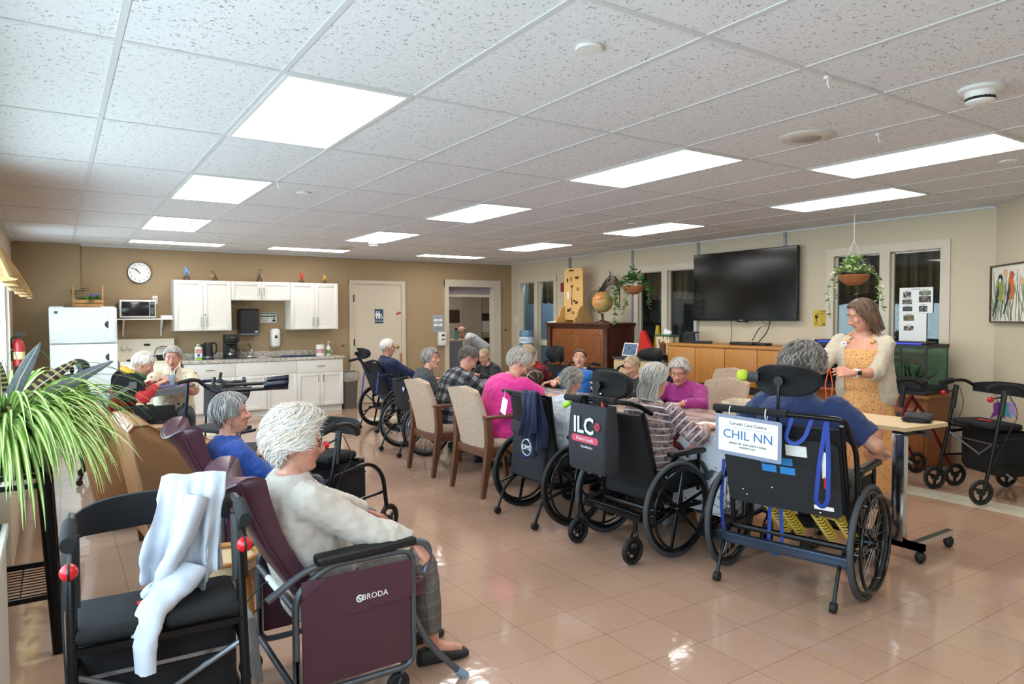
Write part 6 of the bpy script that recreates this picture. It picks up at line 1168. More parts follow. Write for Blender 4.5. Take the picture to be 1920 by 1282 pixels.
HC = {'white': [m_hair('white', '#ddd5cf'), m_hair('white_b', '#cfc6c0'), m_hair('white_c', '#d9c9b2')], 'grey': [m_hair('grey', '#8b8885'), m_hair('grey_b', '#5f5d5d'), m_hair('grey_c', '#a9a5a0')], 'silver': [m_hair('silver', '#a8a29a'), m_hair('silver_b', '#7d776f'), m_hair('silver_c', '#bcb5ab')], 'brown': [m_hair('brown', '#4e3423'), m_hair('brown_b', '#352318'), m_hair('brown_c', '#6a472e')], 'dark': [m_hair('dark', '#4c4138'), m_hair('dark_b', '#332b25'), m_hair('dark_c', '#6d6056')], 'pepper': [m_hair('pepper', '#6e665e'), m_hair('pepper_b', '#4a443f'), m_hair('pepper_c', '#938a80')], 'blond': [m_hair('blond', '#b39a78'), m_hair('blond_b', '#937a5a'), m_hair('blond_c', '#c7b18f')]}
def dirv(lean, side=0): return V(math.sin(R(side)), math.sin(R(lean)) * math.cos(R(side)), math.cos(R(lean)) * math.cos(R(side)))
def ik(S, W, a, b, pole):
    d = W - S; L = d.length
    if L > (a + b) * .995: W = S + d * ((a + b) * .995 / L); d = W - S; L = d.length
    u = d / L; x = (a * a - b * b + L * L) / (2 * L); h = math.sqrt(max(0, a * a - x * x)); p = V(pole); p = p - u * p.dot(u); p = p.normalized() if p.length > 1e-6 else u.orthogonal()
    return S + u * x + p * h, W
def lerp_pts(pts, rs, n):
    """resample a limb polyline smoothly with radii"""
    o, r = [], []
    for i in range(len(pts) - 1):
        for k in range(n): u = k / n; o.append(pts[i].lerp(pts[i + 1], u)); r.append(rs[i] + (rs[i + 1] - rs[i]) * u)
    o.append(pts[-1]); r.append(rs[-1]); return o, r
def hand(mb, W, d, pn, side, s, curl=25, spread=.13, thumb=35):
    d = V(d).normalized(); pn = V(pn); pn = (pn - d * pn.dot(d)).normalized(); l = d.cross(pn) * side
    def ring(q, hw, ht): c = W + d * q * s; return [c + l * hw * s * math.copysign(abs(math.cos(a)) ** .7, math.cos(a)) + pn * ht * s * math.sin(a) for a in [2 * PI * j / 12 for j in range(12)]]
    mb.loft([ring(-.01, .024, .019), ring(.025, .032, .017), ring(.055, .041, .015), ring(.085, .042, .013), ring(.096, .036, .009)])
    for k, (o, L) in enumerate(((.031, .064), (.0105, .074), (-.0105, .07), (-.031, .054))):
        p = W + d * .086 * s + l * o * s; a0 = (d + l * (o / .03) * spread).normalized(); pts = [p]; ang = 0
        for q, f in enumerate((.45, .31, .24)):
            ang += R(curl * (1, 1.3, .9)[q]) * (1 + .12 * k); dd = a0 * math.cos(ang) + pn * math.sin(ang); p = p + dd * L * f * s; pts.append(p)
        mb.tube(pts, [.0098 * s, .0088 * s, .0078 * s, .006 * s], 8); mb.ell(pts[-1], .006 * s, 8)
    p = W + d * .022 * s + l * .024 * s; a0 = (d * .75 + l * .8 + pn * .35).normalized(); p2 = p + a0 * .042 * s; a1 = (d * .95 + l * .25 + pn * math.sin(R(thumb)) * .9).normalized(); p3 = p2 + a1 * .03 * s; p4 = p3 + a1 * .022 * s
    mb.tube([p - a0 * .01 * s, p, p2, p3, p4], [.012 * s, .0145 * s, .0115 * s, .0098 * s, .007 * s], 8); mb.ell(p4, .0072 * s, 8)
def head_shape(mb, M, age=1, fem=1, fat=1.):
    mb.ell((0, -.010, .026), (.074, .094, .088), 24, M)
    j = 1.0 if fem else 1.06
    rings = [(.075, .052, .0, .070), (.05, .066, .006, .079), (.032, .070, .008, .081), (.012, .068, .008, .072), (-.01, .067, .008, .074), (-.03, .064, .010, .075), (-.052, .058 * fat, .012, .075), (-.078, .049 * j * fat, .018, .066), (-.1, .036 * j * fat, .032, .05), (-.116, .02 * j, .044, .03)]
    mb.loft([[(rx * math.copysign(abs(math.cos(a)) ** .85, math.cos(a)), yc + ry * math.sin(a), z) for a in [2 * PI * k / 24 for k in range(24)]] for z, rx, yc, ry in rings], M=M)
    mb.tube([(0, .076, .03), (0, .086, .012), (0, .1, -.012), (0, .108, -.026), (0, .098, -.036), (0, .085, -.038)], [.007, .008, .011, .0135, .011, .006], 10, M=M)
    for s in (-1, 1):
        mb.ell((s * .0135, .092, -.03), (.0085, .012, .0075), 8, M); mb.ell((s * .03, .077, .034), (.024, .0125, .0075), 10, M)
        mb.ell((s * .036, .062, -.022), (.026 * fat, .022, .024), 10, M); mb.ell((s * .0305, .0735, .0185), (.0155, .012, .0075), 10, M); mb.ell((s * .0305, .073, .0035), (.0145, .0105, .0055), 10, M)
        E = TR(s * .073, -.012, -.004) @ Matrix.Rotation(s * .35, 4, 'Z'); EM = M @ E
        mb.tube([(0, .014, -.026), (s * .004, .016, .0), (s * .008, .008, .026), (s * .01, -.008, .03), (s * .01, -.018, .016), (s * .007, -.014, -.006), (s * .002, .0, -.026), (0, .01, -.034)], [.005, .005, .006, .006, .006, .006, .006, .005], 6, M=EM); mb.ell((s * .002, -.002, .0), (.006, .014, .026), 8, EM)
        mb.ell((s * .024, .074, -.056), (.009, .012, .012), 8, M)
    mb.ell((0, .0855, -.0535), (.022, .0095, .0055), 10, M); mb.ell((0, .084, -.0645), (.019, .0095, .0062), 10, M); mb.ell((0, .072, -.095), (.02, .017, .016), 10, M)
    if age > .5: mb.ell((0, .03, -.105), (.036, .045, .02), 10, M)
HE_C, HE_R = V(0, -.008, .024), (.079, .099, .093)
def hair(t, M, style, cols, seed=0, thick=.016, n=520, drop=.0, curl=0., front=40, wl=.0032, fall=0, ears=0, nape=56):
    rn = random.Random(seed); QE = .145
    def qmax(a):
        a = abs((a + PI) % (2 * PI) - PI); d = math.degrees(a)
        f = (90 - front) / 90 * QE; sd = QE * (90 + (8 if not drop else 2) - ears) / 90; bk = QE * (90 + nape) / 90
        if drop: sd = QE + drop; bk = QE + drop
        if style == 'bald': f = sd = sd
        lo, hi = (48, 78) if not drop else (52, 98)
        if d < lo: v = f + (.012 * (d / lo) ** 2)
        elif d < hi: u = (d - lo) / (hi - lo); u = u * u * (3 - 2 * u); v = f + .012 + (sd - f - .012) * u
        elif d < 105: v = sd
        else: u = min(1, (d - 105) / 40); v = sd + (bk - sd) * u
        return v
    def P(a, q, off):
        if style == 'back' and fall: pass
        e = PI / 2 - q / QE * PI / 2
        if drop and e < 0:
            k = (q - QE) / max(drop, .01); w = 1.02 - .1 * max(0, k) + .06 * k * (1 - k); return V((HE_R[0] + off) * math.sin(a) * w, (HE_R[1] + off) * math.cos(a) * w, -(q - QE)) + HE_C
        return HE_C + V((HE_R[0] + off) * math.cos(e) * math.sin(a), (HE_R[1] + off) * math.cos(e) * math.cos(a), (HE_R[2] + off) * math.sin(e))
    q0 = QE * .95 if style == 'bald' else 0
    NA, NT_ = 44, 10; rows = []
    for k in range(NT_ + 1):
        u = k / NT_; row = []
        for i in range(NA):
            a = 2 * PI * i / NA; q = q0 + (qmax(a) - q0) * u; off = thick * (.55 + .45 * math.sin(PI * min(1, .15 + u * .8))) * (1 if k < NT_ else 0) - (.006 if k == NT_ else 0) + thick * .35 * noise.noise(V(math.sin(a) * 2.5, math.cos(a) * 2.5, u * 3 + seed))
            row.append(P(a, q, off))
        rows.append(row)
    h = MB().loft(rows, cap=True, M=M).build('hair', cols[1], t)
    mb = MB()
    for k in range(n):
        a = rn.uniform(-PI, PI); u = rn.random() ** .8 * .9; qm = qmax(a)
        if style == 'bald' and abs(a) < R(70): continue
        q = q0 + (qm - q0) * u; L = rn.uniform(.035, .085) * (1.4 if drop else 1) + (.02 if curl else 0); steps = 6; pts = []; off = thick * rn.uniform(.6, 1.15); da = rn.uniform(-.5, .5); ph = rn.uniform(0, 6.28); lift = rn.uniform(-.1, .35) * thick
        for i in range(steps + 1):
            v = i / steps; aa = a + da * v * .5
            if style == 'back': aa = a + (PI - abs(a)) * (1 if a > 0 else -1) * v * .4
            if style == 'side': aa = a + (.9 - min(.9, abs(a))) * v
            qq = min(q + L * v, qm + .012 * rn.random() * (1 if i == steps else 0) + (.01 if not drop else .02)); o = off + lift * v
            if curl: aa += curl * .25 * math.sin(ph + v * 9); o += curl * .012 * math.cos(ph + v * 9) + curl * .006
            if i == steps: o -= .002
            pts.append(P(aa, qq, o))
        mb.m = rn.choice((0, 0, 1, 2, 2)) if not style == 'mono' else 0; w = wl * rn.uniform(.6, 1.3); rws = []
        for i, p in enumerate(pts):
            d = (pts[min(i + 1, steps)] - pts[max(i - 1, 0)]); nn = (p - HE_C); s_ = d.cross(nn); s_ = s_.normalized() if s_.length > 1e-9 else V(1, 0, 0); ww = w * (1 - (i / steps) ** 2 * .85) * (.5 if i == 0 else 1); rws.append([p - s_ * ww, p + nn.normalized() * ww * .5, p + s_ * ww])
        mb.add([q_ for r in rws for q_ in r], [(i * 3 + j, i * 3 + j + 1, i * 3 + j + 4, i * 3 + j + 3) for i in range(steps) for j in (0, 1)], M)
    mb.build('hair_strands', cols, h); return h
def suv(o, segs):
    """cloth coordinates: x around, y along the nearest limb or trunk segment"""
    me = o.data; n = len(me.vertices); co = np.empty(n * 3); me.vertices.foreach_get('co', co); co = co.reshape(-1, 3); best = np.full(n, 1e9); out = np.zeros((n, 3)); v0 = 0
    for (a, b, r, xa, off, idn) in segs:
        a, b = np.array(a), np.array(b); d = b - a; L = np.linalg.norm(d); d = d / L; w = co - a; tt = np.clip(w @ d, 0, L); pr = a + tt[:, None] * d; ds = np.linalg.norm(co - pr, axis=1) / r
        x = np.array(xa) - d * (np.array(xa) @ d); x /= np.linalg.norm(x); y = np.cross(d, x); rel = co - a; an = np.arctan2(rel @ y, rel @ x); m = ds < best; best[m] = ds[m]; out[m, 0] = an[m] * r * .9; out[m, 1] = off + (w @ d)[m]; out[m, 2] = idn
    at = me.attributes.new('suv', 'FLOAT_VECTOR', 'POINT'); at.data.foreach_set('vector', out.ravel())
def person(label, loc, rz, s=.95, hz=.5, lean=6, side=0, hunch=16, hp=10, hy=0, hr=0, fat=1., bust=.02, belly=.03, fem=1, hands=None, pole=None, hcurl=(25, 25), hdir=None, hpn=None, knees=(.14, .14), feet=None, footd=None, sk=0, top=None, sleeve=1., under=None, bottom=None, shoe=None, hairk=None, glasses=None, vox=.006, smile=0, stand=False, short_leg=1., group=None, neck=None, legs=True, headfwd=.02, cl=.014, open_neck=False):
    t = thing('person', label, 'person', loc, rz, group)
    Wm = Matrix.Translation(loc) @ rotz(rz); inv = Wm.inverted()
    def L_(p): return inv @ V(p)
    Dl = lambda v: (inv.to_3x3() @ V(v))
    p0 = V(0, 0, hz); d0, d1, d2, d3 = dirv(lean, side), dirv(lean + .35 * hunch, side), dirv(lean + .8 * hunch, side), dirv(lean + hunch, side)
    p1 = p0 + d0 * .17 * s; p2 = p1 + d1 * .17 * s; p3 = p2 + d2 * .16 * s; X = V(1, 0, 0)
    hc = p3 + d3 * .075 * s + V(0, headfwd * s, .078 * s)
    Mh = Matrix.Translation(hc) @ rotz(hy) @ rotx(-hp) @ roty(hr) @ Matrix.Scale(s * 1.03, 4)
    st = [(-.12, .11, .08, .09, p0, d0), (-.07, .165, .11, .125, p0, d0), (0, .18, .115, .13, p0, d0), (.08, .175, .11 + belly * .8, .118, p0, d0), (0, .166, .105 + belly, .108, p1, d1), (.09, .166, .11 + belly * .6 + bust * .5, .11, p1, d1), (0, .172, .112 + bust, .114, p2, d2), (.07, .175, .105 + bust * .5, .108, p2, d2), (.115, .162, .088, .098, p2, d2), (.14, .12, .07, .082, p2, d2), (.16, .075, .058, .068, p2, d2), (.185, .058, .054, .06, p2, d2)]
    def tring(k, e=0, f=fat):
        o, w, df, db, p, d = st[k]; c = p + d * o * s; fw = V(0, d.z, -d.y); fw.normalize(); g = f if k < 8 else 1 + (f - 1) * .5
        return [c + X * ((w * g) * s + e) * math.copysign(abs(math.cos(a)) ** .85, math.cos(a)) + fw * (((df if math.sin(a) > 0 else db) * g) * s + e) * math.sin(a) for a in [2 * PI * j / 28 for j in range(28)]]
    b = MB(); b.loft([tring(k) for k in range(len(st))])
    b.tube([p3 - d3 * .05 * s, p3 + d3 * .03 * s, hc - V(0, .012 * s, .04 * s)], [.06 * s, .052 * s, .05 * s], 14)
    head_shape(b, Mh, 1, fem, 1 + (fat - 1) * .5)
    shj = [p3 - d2 * .052 * s + X * sg * .163 * s * (1 + (fat - 1) * .5) for sg in (-1, 1)]
    arms = []; segs = [(p0 - d0 * .15 * s, p1, .17 * s, X, 0, 0), (p1, p2, .17 * s, X, .32 * s, 0), (p2, p3, .17 * s, X, .49 * s, 0)]
    for i, sg in enumerate((-1, 1)):
        W = L_(hands[i]) if hands and hands[i] else V(sg * .12, .3 * s, hz + .12); po = V(pole[i]) if pole and pole[i] else V(sg * .7, -.4, -.6); E, W = ik(shj[i], W, .275 * s, .245 * s, po)
        f2 = 1 + (fat - 1) * .7; pts, rs = lerp_pts([shj[i] - X * sg * .03 * s, shj[i] + (E - shj[i]) * .12, shj[i].lerp(E, .5), E, E.lerp(W, .3), W], [.05 * s * f2, .056 * s * f2, .048 * s * f2, .04 * s, .041 * s * f2, .026 * s], 4); b.tube(pts, rs, 12); b.ell(E, .041 * s, 10)
        fd = Dl(hdir[i]) if hdir and hdir[i] else (W - E).normalized() * .8 + V(0, .2, -.1); pn = Dl(hpn[i]) if hpn and hpn[i] else V(-sg * .3, 0, -1); hand(b, W, fd, pn, sg, s * .98, hcurl[i])
        arms.append((shj[i], E, W)); segs += [(shj[i], E, .055 * s, V(0, 1, .01), .1, 1), (E, W, .045 * s, V(0, 1, .01), .1 + .275 * s, 1)]
    hipj = [p0 + V(sg * .088 * s, .02 * s, -.02 * s) for sg in (-1, 1)]; lg = []
    for i, sg in enumerate((-1, 1)):
        if feet: A = L_(feet[i]) if len(feet[i]) == 3 and feet[i][2] > -5 else V(feet[i][:3])
        else: A = V(sg * knees[i], .44 * s, .085)
        if stand: A = V(sg * .1, .02, .085)
        la, lb = .42 * s, .40 * s; K, A = ik(hipj[i], A, la, lb, V(sg * .12, 1, .5 if not stand else 0)); f2 = 1 + (fat - 1) * .8
        pts, rs = lerp_pts([hipj[i], hipj[i].lerp(K, .4), K, K.lerp(A, .3), A], [.094 * s * f2, .085 * s * f2, .058 * s, .056 * s, .036 * s], 4); b.tube(pts, rs, 14); b.ell(K, .06 * s, 10); fdv = Dl(footd[i]) if footd else V(sg * .12, 1, 0); fdv.z = 0; fdv.normalize()
        b.tube([A, A + fdv * .05 * s - V(0, 0, .03), A + fdv * .15 * s - V(0, 0, .055 * s)], [.036 * s, .034 * s, .022 * s], 10); lg.append((hipj[i], K, A, fdv, pts, rs))
        off = 0; segsL = None
    body = remeshed(b, 'body', [SK[sk], M_lip], t, vox * s, 2, None)
    me = body.data; n = len(me.polygons); cc = np.empty(n * 3); me.polygons.foreach_get('center', cc); cc = cc.reshape(-1, 3); iv = np.array(Mh.inverted()); lc = cc @ iv[:3, :3].T + iv[:3, 3]
    mi = ((np.abs(lc[:, 0]) < .024 - .0 * lc[:, 0]) & (lc[:, 1] > .068) & (lc[:, 2] > -.0715) & (lc[:, 2] < -.0475)).astype(np.int32); me.polygons.foreach_set('material_index', mi)
    for sg in (-1, 1):
        e = MB().ell((sg * .0305, .0695, .0105), .0122, 12, Mh).build('eye', M_eyew, body); MB().ell((sg * .0305, .0782, .0095), (.0062, .0045, .0058), 10, Mh).build('iris', M_iris, e)
        MB().tube([(sg * .012, .089, .038), (sg * .03, .0875, .043), (sg * .047, .075, .037)], [.003, .0036, .002], 6, M=Mh, flat=.7).build('eyebrow', (hairk[1] if hairk else HC['grey'])[1], body)
    if smile: mo = MB().ell((0, .083, -.06), (.019, .0125, .0075 * smile), 12, Mh).build('mouth', M_mouth, body); MB().ell((0, .087, -.0565), (.014, .0088, .0032), 10, Mh).build('teeth', M_teeth, mo)
    if glasses:
        g = MB(); r_ = .0225
        for sg in (-1, 1): g.tube([(sg * .032 + r_ * math.copysign(abs(math.cos(a)) ** .75, math.cos(a)), .0985 - .012 * (abs(math.cos(a)) if math.cos(a) * sg > 0 else 0), .009 + r_ * .82 * math.sin(a)) for a in [2 * PI * k / 18 for k in range(18)]], .0017, 5, closed=True, M=Mh); g.tube([(sg * .055, .087, .014), (sg * .077, .04, .014), (sg * .0785, -.012, .012), (sg * .077, -.025, .0)], .0016, 5, M=Mh)
        g.tube([(-.01, .099, .012), (0, .102, .014), (.01, .099, .012)], .0016, 5, M=Mh); g.build('glasses', glasses, t)
    if hairk: hair(t, Mh, hairk[0], hairk[1], **(hairk[2] if len(hairk) > 2 else {}))
    if top:
        c = MB(); c.loft([tring(k, cl + (.006 if k < 4 else 0) - (.004 if k == 11 else 0)) for k in range(1, 11 if open_neck else 12)])
        for i, (S_, E, W) in enumerate(arms):
            sl = sleeve if not isinstance(sleeve, tuple) else sleeve[i]; sg = (-1, 1)[i]; f2 = 1 + (fat - 1) * .7; path = [S_ - X * sg * .035 * s, S_ + (E - S_) * .1]; rr_ = [.052 * s * f2 + cl, .06 * s * f2 + cl]
            if sl <= .5: q = S_.lerp(E, sl * 2); path += [S_.lerp(E, sl), q]; rr_ += [.056 * s * f2 + cl + .004, .054 * s * f2 + cl + .008]
            else: q = E.lerp(W, (sl - .5) * 2); path += [S_.lerp(E, .5), E, E.lerp(q, .5), q]; rr_ += [.05 * s * f2 + cl, .045 * s + cl, .042 * s * f2 + cl * .9, .033 * s + cl * .8]
            a_, b_ = lerp_pts(path, rr_, 4); c.tube(a_, b_, 14)
            if sl > .5: c.ell(E, .046 * s + cl, 10)
        if neck == 'turtle': c.tube([p3 - d3 * .02, p3 + d3 * .055 * s], [.062 * s, .06 * s], 14)
        if neck == 'hood': c.tube([p3 + V(0, -.03, -.01) + V(.085 * math.cos(a), .075 * math.sin(a), -.02 * math.sin(a)) * s for a in [2 * PI * k / 16 for k in range(16)]], .028 * s, 8, closed=True)
        if neck == 'collar': c.tube([p3 + V(.066 * math.cos(a), .066 * math.sin(a) - .005, .012 - .022 * math.sin(a)) * s for a in [2 * PI * k / 16 for k in range(16)]], .014 * s, 8, closed=True)
        o = remeshed(c, 'top', top, t, .0105 * s, 3, [(.018, .07), (.01, .025)]); suv(o, segs)
    if bottom:
        c = MB(); c.loft([tring(k, .008) for k in range(0, 5)])
        sg2 = [(p0 + V(0, 0, .1), p0 - V(0, 0, .1), .17, X, 0, 0)]
        for i, (H_, K, A, fdv, pts, rs) in enumerate(lg):
            m = len(pts) - 1 if short_leg >= 1 else int(len(pts) * short_leg); q = MB(); c.tube(pts[:m], [r + .014 + (.012 * max(0, j / m - .6)) for j, r in enumerate(rs[:m])], 14); c.ell(K, .06 * s + .014, 10); sg2 += [(H_, K, .09, X, .1, 0), (K, A, .06, X, .1 + .42 * s, 0)]
        o = remeshed(c, 'trousers', bottom, t, .0115 * s, 3, [(.014, .08)]); suv(o, sg2)
    if shoe:
        for i, (H_, K, A, fdv, pts, rs) in enumerate(lg):
            l = fdv.cross(V(0, 0, 1)); g0 = V(A.x, A.y, A.z - .085); rg = []
            for y, w, h in ((-.07, .02, .045), (-.06, .032, .072), (-.02, .037, .078), (.04, .04, .07), (.09, .044, .052), (.14, .044, .042), (.17, .034, .034), (.186, .016, .022)):
                y, w, h = y * s, w * s, h * s; rg.append([g0 + fdv * y + l * w * math.copysign(abs(math.cos(a)) ** .6, math.cos(a)) + V(0, 0, h / 2 + .001 + h / 2 * math.copysign(abs(math.sin(a)) ** .7, math.sin(a))) for a in [2 * PI * k / 16 for k in range(16)]])
            MB().loft(rg).build('shoe', shoe, t)
    return dict(t=t, M=Mh, p=(p0, p1, p2, p3), d=(d0, d1, d2, d3), arms=arms, legs=lg, tring=tring, X=X, s=s, body=body, inv=inv, segs=segs)
# cloth materials -------------------------------------------------------
def cloth(name, c, rough=.85, k=.12, bs=300):
    m, t = newmat(name, rough); o = t.obj(); L = hexlin(c); t.base(t.mix(t.noise(o, 5, 3), [x * (1 - k) for x in L[:3]] + [1], [min(1, x * (1 + k)) for x in L[:3]] + [1])); t.bump(t.math('ADD', t.math('MULTIPLY', t.noise(o, bs, 2), .15), t.noise(o, 16, 3)), .3, .012); t.b.inputs['Sheen Weight'].default_value = .15; return m
def plaid(name, base, cols, sc_, rough=.9):
    m, t = newmat(name, rough); s = t.sep(t.attr()); c = hexlin(base)
    def band(x, p, w): return t.math('LESS_THAN', t.math('FRACT', t.math('ADD', t.math('MULTIPLY', x, sc_), p)), w)
    a, b = band(s[0], .1, .5), band(s[1], .0, .5); f = t.math('MULTIPLY', t.math('ADD', a, b), .5); col = t.ramp(f, (0, hexlin(cols[0])), (.45, hexlin(cols[1])), (.95, hexlin(cols[2])), interp='CONSTANT')
    if len(cols) > 3: th = t.math('MAXIMUM', band(s[0], .62, .06), band(s[1], .62, .06)); col = t.mix(th, col, hexlin(cols[3]))
    t.base(col); t.bump(t.noise(t.obj(), 18, 3), .3, .012); return m
# ------------------------------------------------------------------ wheelchairs
WH = 'wheelchairs around the tables'
W5, _ = wheelchair('navy and black wheelchair with blue straps by the cream restroom door', (3.72, 8.66, 0), -84, tilt=22, backh=.96, head=(1.03, -.42, .13, .075), frame=M_navyw, handle='grips', group=WH, r=.29)
for x, z in ((-.2, .62), (.2, .66)): MB().box((x, -.27, z), (.035, .006, .3), rotx(-8), bev=.002).build('strap', M_blue, W5)
W6, _ = wheelchair('black wheelchair with silver rims carrying the laughing woman in grey', (3.33, 7.02, 0), -90, tilt=10, backh=.84, rim=M_alu, handle='grips', group=WH, style='wire')
MB().prism([(0, -.03), (.028, .0), (.026, .02), (.012, .026), (0, .016), (-.012, .026), (-.026, .02), (-.028, .0)], .003, TR(.13, -.195, .72) @ rotx(90)).build('heart_sticker', mat('heart_lilac', '#b9a9dd', .5), W6)
WA, _ = wheelchair('black wheelchair with a lettered pouch and a navy jacket over its handle', (3.08, 4.17, 0), -90, tilt=8, backh=.94, seatz=.43, group=WH, hw=.315)
WB, _ = wheelchair('large black tilting wheelchair with rear castors and a dark tote bag', (3.2, 3.31, 0), -88, tilt=16, backh=.93, seatz=.43, head=(1.07, -.33, .165, .095), casters='rear', handle='none', group=WH, hw=.31, antitip=False, mt=M_rubg)
mb = MB(); mb.tube(rnd_path([(.24, -.16, .9), (.25, -.3, .97), (.2, -.42, .99), (-.24, -.44, .98), (-.3, -.34, .95), (-.25, -.16, .86)], .08, 6), .016, 10); mb.build('push_handle', M_frame, WB)
for a, b in (((.2, -.42, .99), (.02, -.433, .985)), ((-.05, -.435, .985), (-.24, -.44, .98))): MB().tube([a, b], .022, 10).build('foam_grip', M_foam, WB)
MB().tube([(-.19, -.2, .93), (-.03, -.36, 1.0), (.02, -.38, 1.02)], .006, 6).build('tilt_lever', M_chrome, WB); MB().tube([(-.22, -.47, .93), (-.16, -.47, .955)], [.02, .014], 10).build('lever_knob', mat('knob_lime', '#8fc62a', .4), WB); MB().prism([(-.02, 0), (.02, 0), (0, .03)], .01, TR(.12, -.455, .955) @ rotx(90)).build('orange_tab', mat('tab_orange', '#d6452a', .4), WB)
for s in (-1, 1): MB().tube([(s * .22, -.2, .88), (s * .245, -.08, .34)], .014, 8).build('tilt_strut', M_frame, WB)
MB().box((0, -.02, .37), (.4, .24, .1), rotx(-12), bev=.02).build('under_seat_pouch', M_nyl, WB)
WC, bkc = wheelchair('wide black wheelchair with a name card, blue straps and a tennis ball, nearest the camera', (3.46, 2.35, 0), -77, hw=.385, r=.305, style='wire', tilt=14, backh=.95, head=(1.15, -.19, .18, .085), group=WH, handle='none', mt=M_rubg)
MB().tube(rnd_path([(-.34, -.21, .93), (-.34, -.3, .985), (-.32, -.32, .99), (.33, -.32, .985), (.36, -.3, .97), (.37, -.16, .8), (.37, -.1, .45)], .05), .0135, 10).build('push_bar', M_frame, WC); MB().tube([(-.33, -.318, .99), (.08, -.32, .988)], .021, 12).build('foam_grip', M_foam, WC)
Qc = TR(0, -.1, .48) @ rotx(14)
pl = MB().prism(rr(.62, .42, .04), .012, Qc @ TR(0, -.06, .19) @ rotx(90)).build('back_panel', mat('panel_black', '#1b1c1f', .75, bump=(300, .2)), WC)
for x, z in ((-.22, .36), (-.17, .36), (-.22, .06), (-.2, .03), (.22, .3), (.22, .05), (.2, -.0), (-.05, .1)): MB().ell((0, 0, 0), .007, 8, Qc @ TR(x, -.073, z)).build('rivet', M_chrome, pl)
M_tape = mat('tape_blue', '#2a7fc4', .6)
for x, z in ((-.06, .265), (.035, .265), (-.055, .215), (.045, .213)): MB().box((0, 0, 0), (.08, .003, .04), Qc @ TR(x, -.073, z)).build('tape', M_tape, pl)
MB().box((0, 0, 0), (.11, .003, .06), Qc @ TR(.1, -.073, .335)).build('white_label', M_paper, pl); MB().box((0, 0, 0), (.1, .003, .022), Qc @ TR(.22, -.073, .03)).build('maker_label', M_paper, pl)
for pts in ([(.1, -.31, .97), (.07, -.325, .86), (.12, -.33, .83), (.17, -.325, .87), (.2, -.3, .98)], [(.27, -.31, .96), (.24, -.31, .75), (.22, -.3, .55), (.25, -.29, .52), (.28, -.3, .56), (.285, -.31, .75), (.28, -.325, .97)], [(-.37, -.12, .66), (-.375, -.14, .4), (-.37, -.12, .24)], [(-.1, -.1, .45), (-.1, -.12, .2), (-.06, -.12, .16), (-.02, -.12, .2), (-.04, -.1, .44)]): MB().tube(rnd_path(pts, .04), .011, 8, flat=.15, up=(0, 1, .01)).build('strap', M_blue, WC)
MB().box((.26, -.29, .74), (.03, .012, .14), rotx(8), bev=.005).build('buckle', M_paper, WC); MB().box((.27, -.285, .65), (.03, .01, .06), bev=.004).build('red_tab', M_redb, WC)
MB().box((0, -.2, .235), (.72, .045, .055), bev=.004).build('rear_beam', mat('beam_blue', '#3a4658', .3, .6), WC)
M_spr = mat('spring_yellow', '#c9a325', .4)
for x in (-.14, -.06, .12, .24):
    mb = MB(); mb.tube([(x + .03 * math.cos(k * .9) + .05 * k / 70, -.02 + k * .0022, .42 - k * .0026 + .03 * math.sin(k * .9)) for k in range(70)], .006, 6); mb.build('tilt_spring', M_spr, WC)
MB().ell((0, 0, 0), .033, 16, TR(-.205, -.235, 1.17)).build('tennis_ball', mat('tennis_yellow', '#b7cc3a', .9, bump=(200, .5)), WC); MB().box((-.14, -.235, 1.165), (.06, .03, .055), bev=.004).build('ball_bracket', M_black, WC)
# name card
t = thing('name_card', 'laminated card reading CHIL NN tied to the near wheelchair handle', 'sign', WC.location); t.rotation_euler = WC.rotation_euler
Qn = TR(-.12, -.352, .845) @ rotx(6) @ roty(3) @ rotx(90); MB().prism(rr(.37, .225, .015), .002, Qn).build('laminate', mat('laminate_blue', '#8b93a8', .15), t); c = MB().prism(rr(.33, .185, .004), .003, Qn @ TR(0, 0, .0005)).build('card', M_paper, t)
M_bl2 = mat('ink_bluecap', '#2b6aa8', .6); text('lettering', 'CHIL NN', .07, M_bl2, Qn @ TR(0, .005, .004), c); text('lettering', 'Carveth Care Centre', .024, M_ink, Qn @ TR(.0, .068, .004), c); text('handwriting', 'please tilt chair before being\nassisted out.', .018, M_ink, Qn @ TR(0, -.05, .004), c)
MB().box((0, 0, 0), (.26, .0015, .001), Qn @ TR(0, .046, .004) @ rotx(90)).build('rule', M_bl2, c)
for x in (-.11, .09): MB().ring((x - .12, -.325, .975), (1, .2, 0), .03, .003, 16, 5).build('tie', M_paper, t)
# tote bag, pouch, jacket on the handles
t = thing('tote_bag', 'dark tote bag with a big white ILC print hanging from the tilting wheelchair', 'bag', (2.73, 3.24, .965), -92)
MB().loft([[(x * k, y * k2 - .0, z) for x, y in rr(.36, .12, .02, 3)] for z, k, k2 in ((-.41, .9, .8), (-.39, .98, 1), (-.2, 1, 1.1), (0, 1, .7), (.0, .97, .6), (-.05, .96, .6))], cap=True).build('bag', mat('tote_charcoal', '#26282e', .8, bump=(200, .25)), t)
for s in (-1, 1): MB().tube(rnd_path([(-.1, s * .03, -.02), (-.08, s * .015, .05), (.08, s * .015, .05), (.1, s * .03, -.02)], .03), .012, 8, flat=.3).build('strap', M_nyl, t)
M_tw = mat('print_white', '#cfd6e2', .6); M_tr = mat('print_rose', '#c9455c', .6); Qt = TR(-.01, -.068, -.13) @ rotx(90); text('lettering', 'ILC', .14, M_tw, Qt, t, bold=.003); MB().prism(rr(.26, .042, .02), .002, TR(0, -.064, -.21) @ rotx(90)).build('red_pill', M_tr, t); text('lettering', 'Medical Supply', .028, M_tw, TR(.0, -.067, -.21) @ rotx(90), t); text('lettering', 'ilcmedical.ca', .022, M_tw, TR(.02, -.066, -.255) @ rotx(90), t)
